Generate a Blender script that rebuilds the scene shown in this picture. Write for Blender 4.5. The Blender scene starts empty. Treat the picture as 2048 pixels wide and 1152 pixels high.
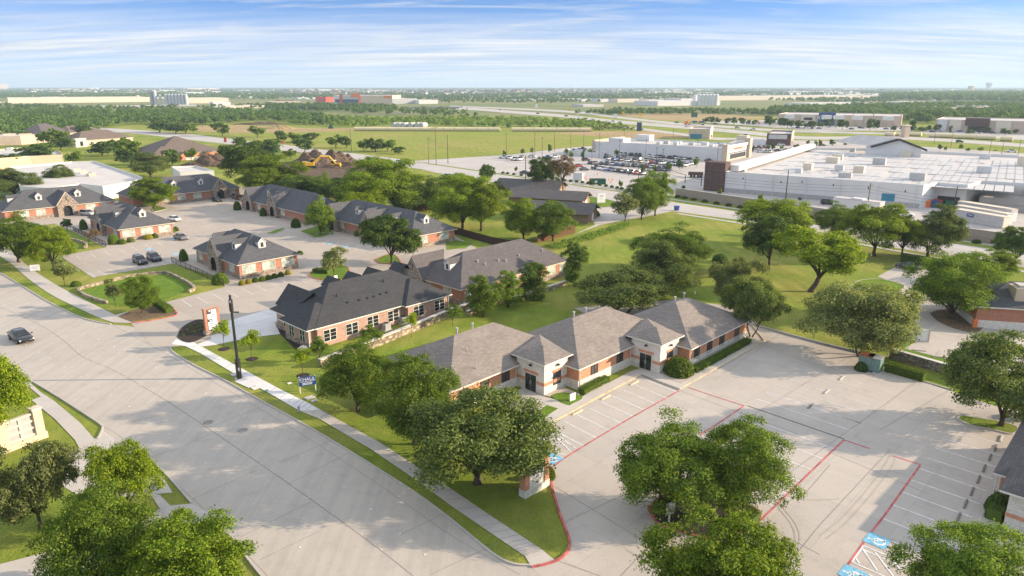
import bpy, math, random
import numpy as np
from mathutils import Vector, Matrix
S=bpy.context.scene; COL=S.collection
R=math.radians
# ---------------------------------------------------------------- camera model
F=1400.; CH=36.; PITCH=math.atan((576-172)/F)
cp,sp=math.cos(PITCH),math.sin(PITCH)
def W(x,y,z=0.):
    """photo pixel (2048x1152) -> point on the plane at height z"""
    u=(x-1024)/F; v=(576-y)/F
    t=(z-CH)/(-sp+v*cp)
    return Vector((u*t,(cp+v*sp)*t,z))
def proj(X,Y,Z):
    zc=Y*cp-(Z-CH)*sp; yc=Y*sp+(Z-CH)*cp
    return 1024+F*X/zc,576-F*yc/zc,zc
def hgt(b,ty):
    lo,hi=0.,250.
    for _ in range(50):
        m=(lo+hi)/2
        if proj(b.x,b.y,m)[1]>ty: lo=m
        else: hi=m
    return lo
cam=bpy.data.cameras.new('camera'); co=bpy.data.objects.new('camera',cam); COL.objects.link(co)
cam.sensor_width=36; cam.lens=F/2048*36; cam.clip_start=1; cam.clip_end=40000
co.location=(0,0,CH); co.rotation_euler=(R(90)-PITCH,0,0); S.camera=co
# ---------------------------------------------------------------- materials
def sock(n,*names):
    for k in names:
        if k in n.inputs: return n.inputs[k]
class NT:
    def __init__(s,name):
        s.m=bpy.data.materials.new(name); s.m.use_nodes=True; s.t=s.m.node_tree
        s.b=s.t.nodes['Principled BSDF']; s.o=s.t.nodes['Material Output']
    def n(s,ty,**kw):
        x=s.t.nodes.new(ty)
        for k,v in kw.items(): setattr(x,k,v)
        return x
    def l(s,a,b): s.t.links.new(a,b)
    def pos(s,obj=False):
        if obj: return s.n('ShaderNodeTexCoord').outputs['Object']
        return s.n('ShaderNodeNewGeometry').outputs['Position']
    def noise(s,vec,scale,detail=4,rough=.6):
        x=s.n('ShaderNodeTexNoise'); x.inputs['Scale'].default_value=scale; x.inputs['Detail'].default_value=detail
        x.inputs['Roughness'].default_value=rough
        if vec is not None: s.l(vec,x.inputs['Vector'])
        return x.outputs['Fac']
    def ramp(s,fac,stops):
        x=s.n('ShaderNodeValToRGB'); e=x.color_ramp.elements
        while len(e)<len(stops): e.new(.5)
        for i,(p,c) in enumerate(stops):
            e[i].position=p; e[i].color=(c if len(c)==4 else (*c,1)) if isinstance(c,tuple) else (c,c,c,1)
        s.l(fac,x.inputs[0]); return x.outputs['Color']
    def mix(s,fac,a,b,mode='MIX'):
        x=s.n('ShaderNodeMix',data_type='RGBA',blend_type=mode)
        for i,v in ((0,fac),(6,a),(7,b)):
            if hasattr(v,'is_output'): s.l(v,x.inputs[i])
            elif i==0: x.inputs[0].default_value=v
            else: x.inputs[i].default_value=(*v,1) if len(v)==3 else v
        return x.outputs[2]
    def bump(s,h,st=.3,d=.05):
        x=s.n('ShaderNodeBump'); x.inputs['Strength'].default_value=st; x.inputs['Distance'].default_value=d
        s.l(h,x.inputs['Height']); s.l(x.outputs[0],s.b.inputs['Normal'])
    def map(s,vec,sc=(1,1,1),rot=0):
        x=s.n('ShaderNodeMapping'); x.inputs['Scale'].default_value=sc; x.inputs['Rotation'].default_value=(0,0,rot)
        s.l(vec,x.inputs['Vector']); return x.outputs[0]
    def done(s,col,rough=.8,spec=.3,metal=0):
        if hasattr(col,'is_output'): s.l(col,s.b.inputs['Base Color'])
        else: s.b.inputs['Base Color'].default_value=(*col,1)
        s.b.inputs['Roughness'].default_value=rough; s.b.inputs['Metallic'].default_value=metal
        sock(s.b,'Specular IOR Level','Specular').default_value=spec
        return s.m
def sc(c,k): return tuple(min(1,x*k) for x in c)
def plain(name,c,rough=.6,spec=.4,metal=0,var=.12,scale=1.5,obj=True):
    q=NT(name)
    f=q.noise(q.pos(obj),scale,3)
    return q.done(q.ramp(f,[(.3,sc(c,1-var)),(.7,sc(c,1+var))]),rough,spec,metal)
def concrete(name,c,stain=.75,streak=0,sc1=.06,slabs=True):
    q=NT(name); p=q.pos()
    big=q.noise(p,sc1,5,.65); mid=q.noise(p,.5,4,.7); fine=q.noise(p,7,3,.7)
    col=q.ramp(big,[(.3,sc(c,stain+.16)),(.5,c),(.72,sc(c,1.06))])
    sl=q.n('ShaderNodeTexBrick'); q.l(q.map(p,(1,1,1),R(-46)),sl.inputs['Vector']); sl.offset=0; sl.inputs['Scale'].default_value=1; sl.inputs['Brick Width'].default_value=4.6; sl.inputs['Row Height'].default_value=4.1; sl.inputs['Mortar Size'].default_value=.025; sl.inputs['Mortar Smooth'].default_value=.3
    for k_,v_ in (('Color1',(.93,.93,.94)),('Color2',(1.05,1.045,1.03)),('Mortar',(.76,.75,.74))): sl.inputs[k_].default_value=(*v_,1)
    col=q.mix(.8 if slabs else 0.,col,sl.outputs['Color'],'MULTIPLY')
    col=q.mix(.45,col,q.ramp(mid,[(.25,(.74,.74,.745)),(.5,(1,1,1)),(.8,(1.06,1.05,1.03))]),'MULTIPLY')
    col=q.mix(.35,col,q.ramp(fine,[(.3,(.75,.75,.75)),(.7,(1.15,1.15,1.15))]),'MULTIPLY')
    blot=q.noise(p,.9,3,.5); col=q.mix(.5,col,q.ramp(blot,[(.17,(.55,.54,.53)),(.24,(1,1,1))]),'MULTIPLY')
    if streak:
        st=q.noise(q.map(p,(1.1,.04,1),streak),1.0,3)
        col=q.mix(.5,col,q.ramp(st,[(.32,(.82,.82,.83)),(.6,(1.05,1.045,1.035))]),'MULTIPLY')
    q.bump(fine,.15,.02)
    return q.done(col,.85,.25)
def grass(name,a,b,dry,dryness=.5,big=.035):
    q=NT(name); p=q.pos()
    n1=q.noise(p,big,5,.65); n2=q.noise(p,.45,5,.75); n3=q.noise(p,4,4,.8)
    col=q.ramp(n2,[(.3,a),(.7,b)])
    col=q.mix(q.ramp(n1,[(dryness-.12,0.),(dryness+.16,.85)]),col,dry)
    n4=q.noise(q.map(p,(.5,.09,1),R(28)),1.,3,.6); col=q.mix(.6,col,q.ramp(n4,[(.3,(.74,.80,.72)),(.7,(1.22,1.16,1.06))]),'MULTIPLY')
    col=q.mix(.75,col,q.ramp(n3,[(.28,(.45,.48,.42)),(.5,(1,1,1)),(.75,(1.35,1.3,1.15))]),'MULTIPLY')
    q.bump(n3,.9,.18)
    return q.done(col,.95,.1)
def brick(name,c1,c2,mort,w=.22,h=.075,bumpy=True,big=.25):
    q=NT(name); p=q.pos(True); s=q.n('ShaderNodeSeparateXYZ'); q.l(p,s.inputs[0])
    ad=q.n('ShaderNodeMath',operation='ADD'); q.l(s.outputs[0],ad.inputs[0]); q.l(s.outputs[1],ad.inputs[1])
    cb=q.n('ShaderNodeCombineXYZ'); q.l(ad.outputs[0],cb.inputs[0]); q.l(s.outputs[2],cb.inputs[1])
    b=q.n('ShaderNodeTexBrick'); q.l(cb.outputs[0],b.inputs['Vector'])
    b.inputs['Scale'].default_value=1; b.inputs['Brick Width'].default_value=w; b.inputs['Row Height'].default_value=h
    b.inputs['Mortar Size'].default_value=.1*h; b.inputs['Bias'].default_value=0
    for k,c in (('Color1',c1),('Color2',c2),('Mortar',mort)): b.inputs[k].default_value=(*c,1)
    n=q.noise(p,2.2,5,.7)
    col=q.mix(.6,b.outputs['Color'],q.ramp(n,[(.25,(.62,.62,.64)),(.5,(1,1,1)),(.8,(1.3,1.25,1.2))]),'MULTIPLY')
    n2=q.noise(p,9,2); col=q.mix(.4,col,q.ramp(n2,[(.3,(.75,.75,.75)),(.7,(1.25,1.25,1.25))]),'MULTIPLY')
    if bumpy: q.bump(b.outputs['Fac'],-.4,.01)
    return q.done(col,.85,.2)
def shingle(name,c):
    q=NT(name); p=q.pos(True); s=q.n('ShaderNodeSeparateXYZ'); q.l(p,s.inputs[0])
    ad=q.n('ShaderNodeMath',operation='ADD'); q.l(s.outputs[0],ad.inputs[0]); q.l(s.outputs[1],ad.inputs[1])
    cb=q.n('ShaderNodeCombineXYZ'); q.l(ad.outputs[0],cb.inputs[0]); q.l(s.outputs[2],cb.inputs[1])
    b=q.n('ShaderNodeTexBrick'); q.l(cb.outputs[0],b.inputs['Vector']); b.inputs['Scale'].default_value=1
    b.inputs['Brick Width'].default_value=.55; b.inputs['Row Height'].default_value=.13; b.inputs['Mortar Size'].default_value=.012
    for k,cc in (('Color1',sc(c,.86)),('Color2',sc(c,1.14)),('Mortar',sc(c,.75))): b.inputs[k].default_value=(*cc,1)
    n=q.noise(p,.35,4,.6); n2=q.noise(p,6,3,.8)
    col=q.mix(.5,b.outputs['Color'],q.ramp(n,[(.3,(.82,.82,.84)),(.7,(1.15,1.13,1.1))]),'MULTIPLY')
    col=q.mix(.7,col,q.ramp(n2,[(.3,(.84,.84,.84)),(.7,(1.16,1.16,1.16))]),'MULTIPLY')
    q.bump(n2,.25,.015)
    return q.done(col,.9,.2)
def stone(name,c,scale=2.2,var=.45):
    q=NT(name); p=q.pos(True); v=q.n('ShaderNodeTexVoronoi'); v.inputs['Scale'].default_value=scale
    q.l(q.map(p,(1,1,1.7)),v.inputs['Vector'])
    col=q.mix(.8,q.ramp(v.outputs['Color'],[(.15,sc(c,1-var)),(.85,sc(c,1+var*.5))]),q.ramp(v.outputs['Distance'],[(.35,(1,1,1)),(.62,(.45,.44,.42))]),'MULTIPLY')
    q.bump(v.outputs['Distance'],-.5,.05)
    return q.done(col,.9,.2)
def leaf(name,a,b,trans=.34):
    q=NT(name); g=q.n('ShaderNodeNewGeometry'); oi=q.n('ShaderNodeObjectInfo')
    col=q.ramp(g.outputs['Random Per Island'],[(.05,a),(.95,b)])
    hv=q.n('ShaderNodeHueSaturation'); q.l(col,hv.inputs['Color'])
    mr=q.n('ShaderNodeMapRange'); q.l(oi.outputs['Random'],mr.inputs[0]); mr.inputs[3].default_value=.8; mr.inputs[4].default_value=1.2
    q.l(mr.outputs[0],hv.inputs['Value'])
    q.done(hv.outputs[0],.65,.25)
    tr=q.n('ShaderNodeBsdfTranslucent'); q.l(q.mix(1.,hv.outputs[0],(1.5,1.45,.6),'MULTIPLY'),tr.inputs['Color'])
    mx=q.n('ShaderNodeMixShader'); mx.inputs[0].default_value=trans
    q.l(q.b.outputs[0],mx.inputs[1]); q.l(tr.outputs[0],mx.inputs[2]); q.l(mx.outputs[0],q.o.inputs['Surface'])
    return q.m
def paint(name,c,rough=.25):
    q=NT(name); m=q.done(c,rough,.5); sock(q.b,'Coat Weight').default_value=.6; return m
M={}
M['street']=concrete('street_concrete',(.425,.385,.335),.78,R(-38),slabs=False)
M['lot']=concrete('lot_concrete',(.44,.398,.35),.74)
M['village']=concrete('village_concrete',(.40,.352,.30),.8)
M['walk']=concrete('walk_concrete',(.47,.435,.39),.85)
M['new']=concrete('new_concrete',(.62,.61,.59),.9)
M['kerb']=concrete('kerb_concrete',(.45,.42,.38),.7)
M['road2']=concrete('avenue_concrete',(.44,.41,.38),.8)
M['joint']=plain('joint_tar',(.12,.12,.115),.9,.1)
M['crack']=plain('saw_joint',(.25,.235,.215),.9,.1)
M['oldrubber']=plain('weathered_stop',(.20,.17,.15),.9,.1,var=.25)
M['tyremark']=plain('tyre_mark',(.395,.35,.30),.9,.1,var=.1,scale=.5)
M['white_paint']=plain('white_paint',(.70,.695,.68),.75,.2,var=.2,scale=2)
M['worn_paint']=plain('worn_paint',(.60,.58,.55),.8,.2,var=.25,scale=2)
M['red_paint']=plain('red_paint',(.46,.12,.115),.8,.2,var=.45,scale=1.1)
M['blue_paint']=plain('blue_paint',(.17,.42,.58),.8,.2,var=.25,scale=3)
M['yellow_kerb']=plain('yellow_kerb',(.62,.50,.30),.8,.2,var=.25)
M['lawn']=grass('lawn_grass',(.135,.20,.026),(.21,.27,.038),(.33,.295,.085),.53,.05)
M['lush']=grass('lush_grass',(.095,.17,.02),(.15,.235,.03),(.22,.25,.045),.62,.06)
M['field']=grass('field_grass',(.12,.18,.03),(.18,.23,.045),(.28,.24,.08),.55,.02)
M['meadow']=grass('meadow_grass',(.19,.24,.042),(.26,.285,.05),(.31,.27,.09),.55,.015)
M['farland']=grass('far_grass',(.12,.17,.06),(.18,.21,.08),(.28,.24,.12),.52,.004)
M['dry']=grass('dry_ground',(.28,.20,.10),(.36,.27,.14),(.40,.30,.17),.5,.02)
M['mulch']=plain('mulch',(.05,.04,.035),.95,.1,var=.5,scale=6)
M['bed']=plain('bed_soil',(.16,.115,.075),.95,.1,var=.4,scale=3)
M['gravel']=plain('gravel',(.42,.36,.31),.95,.1,var=.45,scale=9)
M['soil']=plain('dark_soil',(.115,.08,.056),.95,.1,var=.4,scale=.5)
M['brick']=brick('orange_brick',(.58,.255,.135),(.47,.19,.10),(.50,.38,.29))
M['pinkbrick']=brick('pink_brick',(.44,.275,.205),(.35,.20,.15),(.42,.36,.31))
M['redbrick']=brick('red_brick',(.44,.17,.095),(.34,.125,.075),(.40,.32,.26))
M['lime']=brick('limestone',(.68,.65,.60),(.60,.57,.52),(.56,.53,.48),.6,.3)
M['rubble']=stone('rubble_stone',(.34,.30,.25))
M['archstone']=stone('arch_stone',(.40,.33,.27),3)
M['retstone']=stone('retaining_stone',(.42,.35,.26),1.6)
M['blockwall']=brick('block_wall',(.36,.30,.25),(.31,.26,.215),(.3,.25,.21),.8,.3)
M['shtan']=shingle('tan_shingle',(.225,.198,.176))
M['shdark']=shingle('charcoal_shingle',(.092,.095,.104))
M['shblack']=shingle('black_shingle',(.052,.054,.058))
M['shgrey']=shingle('grey_shingle',(.112,.104,.104))
M['shbrown']=shingle('brown_shingle',(.15,.12,.10))
M['trim']=plain('white_trim',(.68,.66,.61),.55,.4,var=.06)
M['cream']=plain('cream_trim',(.62,.55,.44),.6,.3,var=.08)
M['metal']=plain('galvanised',(.55,.56,.57),.4,.5,.5)
M['darkmetal']=plain('dark_metal',(.03,.03,.032),.5,.4)
M['black']=plain('black_paint',(.022,.021,.02),.45,.5)
M['wood']=plain('pole_wood',(.17,.13,.10),.85,.2,var=.3,scale=3)
M['cedar']=brick('cedar_fence',(.36,.17,.08),(.27,.125,.06),(.12,.06,.03),.16,3.,False)
M['oldfence']=brick('weathered_fence',(.17,.10,.065),(.13,.075,.05),(.05,.03,.02),.16,3.,False)
M['siding']=brick('tan_siding',(.42,.30,.2),(.38,.27,.18),(.25,.17,.11),.4,3.,False)
def glass(name,c,rough=.08):
    q=NT(name); n=q.noise(q.pos(True),.8,2); return q.done(q.ramp(n,[(.3,sc(c,.6)),(.7,sc(c,1.4))]),rough,.6)
M['glass']=glass('dark_glass',(.02,.026,.028)); M['blind']=glass('blind_glass',(.40,.46,.42),.3)
M['screen']=glass('screened_glass',(.055,.05,.05),.5); M['carglass']=glass('car_glass',(.015,.018,.02),.05)
M['tyre']=plain('tyre',(.02,.02,.02),.9,.1); M['rim']=plain('rim',(.4,.4,.41),.35,.5,.7)
M['lamp']=plain('head_lamp',(.75,.76,.78),.15,.6); M['tail']=plain('tail_lamp',(.35,.02,.02),.25,.5)
M['white']=plain('white_wall',(.62,.615,.60),.75,.2,var=.06,scale=.15); M['greywall']=plain('grey_wall',(.36,.36,.36),.8,.2,var=.1)
M['roofw']=plain('white_roof',(.50,.475,.45),.8,.2,var=.10,scale=.2); M['panelrow']=plain('roof_panel',(.465,.46,.455),.7,.4,var=.08,scale=.2)
M['beige']=plain('beige_wall',(.58,.47,.34),.8,.2,var=.08,scale=.3); M['tanwall']=plain('tan_wall',(.52,.42,.33),.8,.2,var=.1,scale=.3)
M['brownblock']=brick('brown_block',(.13,.085,.075),(.10,.065,.058),(.075,.05,.045),1.2,.35)
M['blue']=plain('blue_panel',(.03,.075,.20),.4,.4); M['royal']=plain('royal_blue',(.015,.06,.24),.4,.4)
M['yellow']=plain('machine_yellow',(.72,.42,.03),.5,.4); M['pipe']=plain('pipe_cream',(.66,.56,.36),.7,.2,var=.08,scale=.1)
M['greypipe']=plain('pipe_grey',(.45,.45,.44),.7,.2); M['green']=plain('dumpster_green',(.02,.115,.075),.55,.3)
M['cabinet']=plain('cabinet_green',(.14,.22,.20),.6,.3); M['rust']=plain('rust',(.36,.13,.05),.9,.1,var=.5,scale=2)
M['orange']=plain('orange_paint',(.72,.20,.06),.6,.3); M['redwall']=plain('red_wall',(.50,.08,.05),.7,.2); M['teal']=plain('teal_panel',(.04,.20,.30),.5,.3)
M['navy']=plain('navy_wall',(.05,.08,.13),.7,.2); M['signwhite']=plain('sign_white',(.72,.74,.75),.4,.4,var=.03); M['ink']=plain('sign_ink',(.06,.07,.08),.6,.2)
M['bark']=plain('bark',(.085,.065,.05),.95,.1,var=.45,scale=4); M['palebark']=plain('pale_bark',(.26,.21,.17),.95,.1,var=.35,scale=4)
LF={'oak':((.046,.086,.020),(.195,.245,.058)),'elm':((.085,.160,.006),(.29,.36,.014)),'mid':((.046,.108,.011),(.225,.315,.028)),
 'bright':((.062,.132,.009),(.26,.345,.018)),'dark':((.034,.078,.013),(.135,.205,.032)),'lime':((.16,.26,.006),(.33,.41,.014)),'hedge':((.065,.12,.010),(.17,.24,.020)),
 'olive':((.090,.125,.040),(.26,.29,.095)),'rusty':((.14,.085,.05),(.24,.18,.085)),'gold':((.26,.24,.02),(.42,.37,.035)),'far':((.040,.090,.020),(.135,.210,.042)),'scrub':((.11,.19,.025),(.22,.32,.05))}
for k,(a,b) in LF.items(): M['lf_'+k]=leaf('leaves_'+k,a,b)
# ---------------------------------------------------------------- mesh builder
class MB:
    def __init__(s): s.v=[]; s.f=[]; s.m=[]
    def poly(s,pts,mi=0):
        k=len(s.v); s.v+= [tuple(p) for p in pts]; s.f.append(tuple(range(k,k+len(pts)))); s.m.append(mi); return s
    def box(s,x0,x1,y0,y1,z0,z1,mi=0,mt=None):
        k=len(s.v); s.v+=[(x,y,z) for z in (z0,z1) for x,y in ((x0,y0),(x1,y0),(x1,y1),(x0,y1))]
        for f,m in (((0,3,2,1),mi),((4,5,6,7),mi if mt is None else mt),((0,1,5,4),mi),((1,2,6,5),mi),((2,3,7,6),mi),((3,0,4,7),mi)):
            s.f.append(tuple(k+i for i in f)); s.m.append(m)
        return s
    def prism(s,pl,z0,z1,mi=0,mt=None,bottom=True):
        n=len(pl); a=sum(pl[i][0]*pl[(i+1)%n][1]-pl[(i+1)%n][0]*pl[i][1] for i in range(n))
        if a<0: pl=pl[::-1]
        k=len(s.v); s.v+=[(p[0],p[1],z0) for p in pl]+[(p[0],p[1],z1) for p in pl]
        for i in range(n):
            j=(i+1)%n; s.f.append((k+i,k+j,k+n+j,k+n+i)); s.m.append(mi)
        s.f.append(tuple(k+n+i for i in range(n))); s.m.append(mi if mt is None else mt)
        if bottom: s.f.append(tuple(k+n-1-i for i in range(n))); s.m.append(mi)
        return s
    def rings(s,rs,mi=0,cap=True):
        k=len(s.v); n=len(rs[0])
        for r in rs: s.v+=[tuple(p) for p in r]
        for a in range(len(rs)-1):
            for i in range(n):
                j=(i+1)%n; s.f.append((k+a*n+i,k+a*n+j,k+(a+1)*n+j,k+(a+1)*n+i)); s.m.append(mi)
        if cap:
            s.f.append(tuple(k+n-1-i for i in range(n))); s.m.append(mi)
            s.f.append(tuple(k+(len(rs)-1)*n+i for i in range(n))); s.m.append(mi)
        return s
    def tube(s,pts,rad,n=8,mi=0):
        pts=[Vector(p) for p in pts]; rs=[]
        if not hasattr(rad,'__len__'): rad=[rad]*len(pts)
        for i,p in enumerate(pts):
            d=(pts[min(i+1,len(pts)-1)]-pts[max(i-1,0)]).normalized()
            a=d.cross(Vector((0,0,1)) if abs(d.z)<.9 else Vector((1,0,0))).normalized(); b=d.cross(a)
            rs.append([p+(a*math.cos(2*math.pi*q/n)+b*math.sin(2*math.pi*q/n))*rad[i] for q in range(n)])
        return s.rings(rs,mi)
    def strip(s,pts,w,z0,z1,mi=0,off=0.):
        """kerb-like bar along a plan polyline"""
        P=[Vector((p[0],p[1])) for p in pts]; L=[];Rr=[]
        for i,p in enumerate(P):
            d=(P[min(i+1,len(P)-1)]-P[max(i-1,0)]).normalized(); nn=Vector((-d.y,d.x))
            L.append(p+nn*(off+w/2)); Rr.append(p+nn*(off-w/2))
        rs=[[(l.x,l.y,z0),(l.x,l.y,z1),(r.x,r.y,z1),(r.x,r.y,z0)] for l,r in zip(L,Rr)]
        return s.rings(rs,mi)
    def flat(s,pts,w,z,mi=0):
        P=[Vector((p[0],p[1])) for p in pts]; k=len(s.v)
        for i,p in enumerate(P):
            d=(P[min(i+1,len(P)-1)]-P[max(i-1,0)]).normalized(); nn=Vector((-d.y,d.x))*(w/2)
            s.v+=[(p.x-nn.x,p.y-nn.y,z),(p.x+nn.x,p.y+nn.y,z)]
        for i in range(len(P)-1): s.f.append((k+2*i,k+2*i+2,k+2*i+3,k+2*i+1)); s.m.append(mi)
        return s
    def build(s,name,mats,parent=None,smooth=False,fix=True):
        me=bpy.data.meshes.new(name); me.from_pydata(s.v,[],s.f)
        if not isinstance(mats,(list,tuple)): mats=[mats]
        for m in mats: me.materials.append(M[m] if isinstance(m,str) else m)
        me.polygons.foreach_set('material_index',s.m)
        if smooth: me.polygons.foreach_set('use_smooth',[True]*len(s.f))
        me.update()
        o=bpy.data.objects.new(name,me); COL.objects.link(o)
        if parent: o.parent=parent
        return o
def tag(o,label=None,cat=None,group=None,kind=None):
    if label: o['label']=label
    if cat: o['category']=cat
    if group: o['group']=group
    if kind: o['kind']=kind
    return o
def thing(name,label,cat,loc=(0,0,0),rz=0.,group=None,scale=None):
    o=bpy.data.objects.new(name,None); COL.objects.link(o); o.empty_display_size=.3
    o.location=loc; o.rotation_euler=(0,0,rz)
    if scale: o.scale=scale
    return tag(o,label,cat,group)
def copy_tree(root,loc,rz=0.,scale=None,label=None,group=None,cat=None):
    r=root.copy(); COL.objects.link(r); r.location=loc; r.rotation_euler=(0,0,rz)
    if scale: r.scale=scale
    tag(r,label,cat,group)
    for ch in root.children:
        c=ch.copy(); COL.objects.link(c); c.parent=r
        for g in ch.children:
            d=g.copy(); COL.objects.link(d); d.parent=c
    return r
def PX(pts,z=0.): return [tuple(W(x,y,z)) for x,y in pts]
def sheet(name,px,z,mat,label=None,raw=None):
    b=MB(); b.poly(raw if raw else PX(px,z)); 
    me=b
    n=b.v; a=sum(n[i][0]*n[(i+1)%len(n)][1]-n[(i+1)%len(n)][0]*n[i][1] for i in range(len(n)))
    if a<0: b.f[0]=b.f[0][::-1]
    o=b.build(name,mat); tag(o,kind='structure'); return o
def spline(px,k=6):
    P=[Vector((*p,0)) if len(p)==2 else Vector(p) for p in px]; out=[]
    for i in range(len(P)-1):
        p0,p1,p2,p3=P[max(i-1,0)],P[i],P[i+1],P[min(i+2,len(P)-1)]
        for j in range(k):
            t=j/k; out.append(tuple(.5*((2*p1)+(p2-p0)*t+(2*p0-5*p1+4*p2-p3)*t*t+(3*p1-p0-3*p2+p3)*t**3))[:2])
    out.append(tuple(P[-1])[:2]); return out
A45=R(45.6); U=Vector((math.cos(A45),math.sin(A45),0)); V=Vector((-U.y,U.x,0))

ORD=['']+'first second third fourth fifth sixth seventh eighth ninth tenth'.split()+[f"{k}{'st' if k%10==1 and k%100!=11 else 'nd' if k%10==2 and k%100!=12 else 'rd' if k%10==3 and k%100!=13 else 'th'}" for k in range(11,200)]
# ---------------------------------------------------------------- light
SUN_EL,SUN_AZ=R(17.5),R(1.5)        # azimuth measured from +X towards +Y
sd=Vector((math.cos(SUN_EL)*math.cos(SUN_AZ),math.cos(SUN_EL)*math.sin(SUN_AZ),math.sin(SUN_EL)))
sl=bpy.data.lights.new('sun','SUN'); so=bpy.data.objects.new('sun',sl); COL.objects.link(so)
sl.energy=3.3; sl.angle=R(.5); sl.color=(1,.80,.58); so.rotation_euler=sd.to_track_quat('Z','Y').to_euler(); so.location=(200,0,200)
w=bpy.data.worlds.new('World'); S.world=w; w.use_nodes=True; t=w.node_tree; N=t.nodes; Lk=t.links
bg=N['Background']
sky=N.new('ShaderNodeTexSky'); sky.sky_type='NISHITA'; sky.sun_disc=False; sky.sun_elevation=SUN_EL; sky.sun_rotation=R(90)-SUN_AZ
sky.air_density=1.0; sky.dust_density=.6; sky.ozone_density=2.0
tc=N.new('ShaderNodeTexCoord')
def wn(ty,**k):
    x=N.new(ty)
    for a,b in k.items(): setattr(x,a,b)
    return x
sep=wn('ShaderNodeSeparateXYZ'); Lk.new(tc.outputs['Generated'],sep.inputs[0])
def math2(op,a,b):
    x=wn('ShaderNodeMath',operation=op)
    for i,v in ((0,a),(1,b)):
        if hasattr(v,'is_output'): Lk.new(v,x.inputs[i])
        else: x.inputs[i].default_value=v
    return x.outputs[0]
# the low sky over the plain is as clear as the sky higher up: sample Nishita a little above the true direction
zz=math2('ADD',math2('MULTIPLY',math2('MAXIMUM',sep.outputs[2],0.0),2.6),.13)
cb=wn('ShaderNodeCombineXYZ'); Lk.new(sep.outputs[0],cb.inputs[0]); Lk.new(sep.outputs[1],cb.inputs[1]); Lk.new(zz,cb.inputs[2])
nv=wn('ShaderNodeVectorMath',operation='NORMALIZE'); Lk.new(cb.outputs[0],nv.inputs[0]); Lk.new(nv.outputs[0],sky.inputs['Vector'])
SKYT=(.30,.47,.65); CLOUDC=(2.25,2.26,2.28); FILLC=(4.1,4.1,4.2)
# clouds: thin layer at constant height, seen in perspective
den=math2('ADD',math2('MAXIMUM',sep.outputs[2],0.0),.09)
cx=math2('DIVIDE',sep.outputs[0],den); cy=math2('DIVIDE',sep.outputs[1],den)
cc=wn('ShaderNodeCombineXYZ'); Lk.new(cx,cc.inputs[0]); Lk.new(cy,cc.inputs[1])
def wnoise(scx,scy,seed,detail,rough=.6,dist=0):
    mp=wn('ShaderNodeMapping'); mp.inputs['Scale'].default_value=(scx,scy,1); mp.inputs['Location'].default_value=(seed,seed*.7,seed*1.3); mp.inputs['Rotation'].default_value=(0,0,R(12))
    Lk.new(cc.outputs[0],mp.inputs['Vector'])
    x=wn('ShaderNodeTexNoise'); x.inputs['Scale'].default_value=1; x.inputs['Detail'].default_value=detail; x.inputs['Roughness'].default_value=rough
    x.inputs['Distortion'].default_value=dist
    Lk.new(mp.outputs[0],x.inputs['Vector']); return x.outputs['Fac']
def wramp(f,st):
    x=wn('ShaderNodeValToRGB'); e=x.color_ramp.elements
    while len(e)<len(st): e.new(.5)
    for i,(p,c) in enumerate(st): e[i].position=p; e[i].color=(c,c,c,1) if not isinstance(c,tuple) else (*c,1)
    Lk.new(f,x.inputs[0]); return x.outputs['Color']
low=wramp(sep.outputs[2],[(0.0,.94),(.030,.93),(.058,.86),(.078,.42),(.097,.06)])
c1=wramp(wnoise(.42,1.35,6.3,8,.62,1.2),[(.42,0.),(.62,1.)])
c2=wramp(wnoise(.6,1.5,14.2,9,.64,1.3),[(.50,0.),(.70,.9)])
inv=math2('SUBTRACT',1.0,low)
fac=math2('MINIMUM',math2('ADD',math2('MULTIPLY',low,math2('ADD',math2('MULTIPLY',c1,.40),.66)),math2('MULTIPLY',inv,math2('MULTIPLY',c2,.72))),.97)
shade=wramp(wnoise(.7,4.2,1.7,5,.6),[(.36,(.70,.77,.90)),(.60,(1.04,1.03,1.02))])
def wmix(f,a,b,mode='MIX'):
    x=wn('ShaderNodeMix',data_type='RGBA',blend_type=mode)
    for i,v in ((0,f),(6,a),(7,b)):
        if hasattr(v,'is_output'): Lk.new(v,x.inputs[i])
        elif i==0: x.inputs[0].default_value=v
        else: x.inputs[i].default_value=(*v,1)
    return x.outputs[2]
lowsky=wmix(fac,wmix(1.,sky.outputs[0],SKYT,'MULTIPLY'),wmix(1.,CLOUDC,shade,'MULTIPLY'))
fillveil=wramp(wnoise(.35,.35,5.5,5,.6),[(.3,.35),(.7,.75)])
fillsky=wmix(fillveil,wmix(1.,sky.outputs[0],(1.0,.95,.88),'MULTIPLY'),FILLC)  # whiter, cloudier sky above the frame, added as neutral fill light
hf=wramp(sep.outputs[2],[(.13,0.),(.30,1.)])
Lk.new(wmix(hf,lowsky,fillsky),bg.inputs['Color']); bg.inputs['Strength'].default_value=.15
S.view_settings.view_transform='Standard'; S.view_settings.look='None'; S.view_settings.exposure=1.50; S.view_settings.gamma=1
S.cycles.max_bounces=7; S.cycles.diffuse_bounces=4; S.cycles.glossy_bounces=2; S.cycles.transmission_bounces=3; S.cycles.volume_bounces=0; S.cycles.transparent_max_bounces=4
S.cycles.caustics_reflective=False; S.cycles.caustics_refractive=False
try: S.cycles.use_denoising=True; S.cycles.denoiser='OPENIMAGEDENOISE'
except Exception: pass
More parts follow.
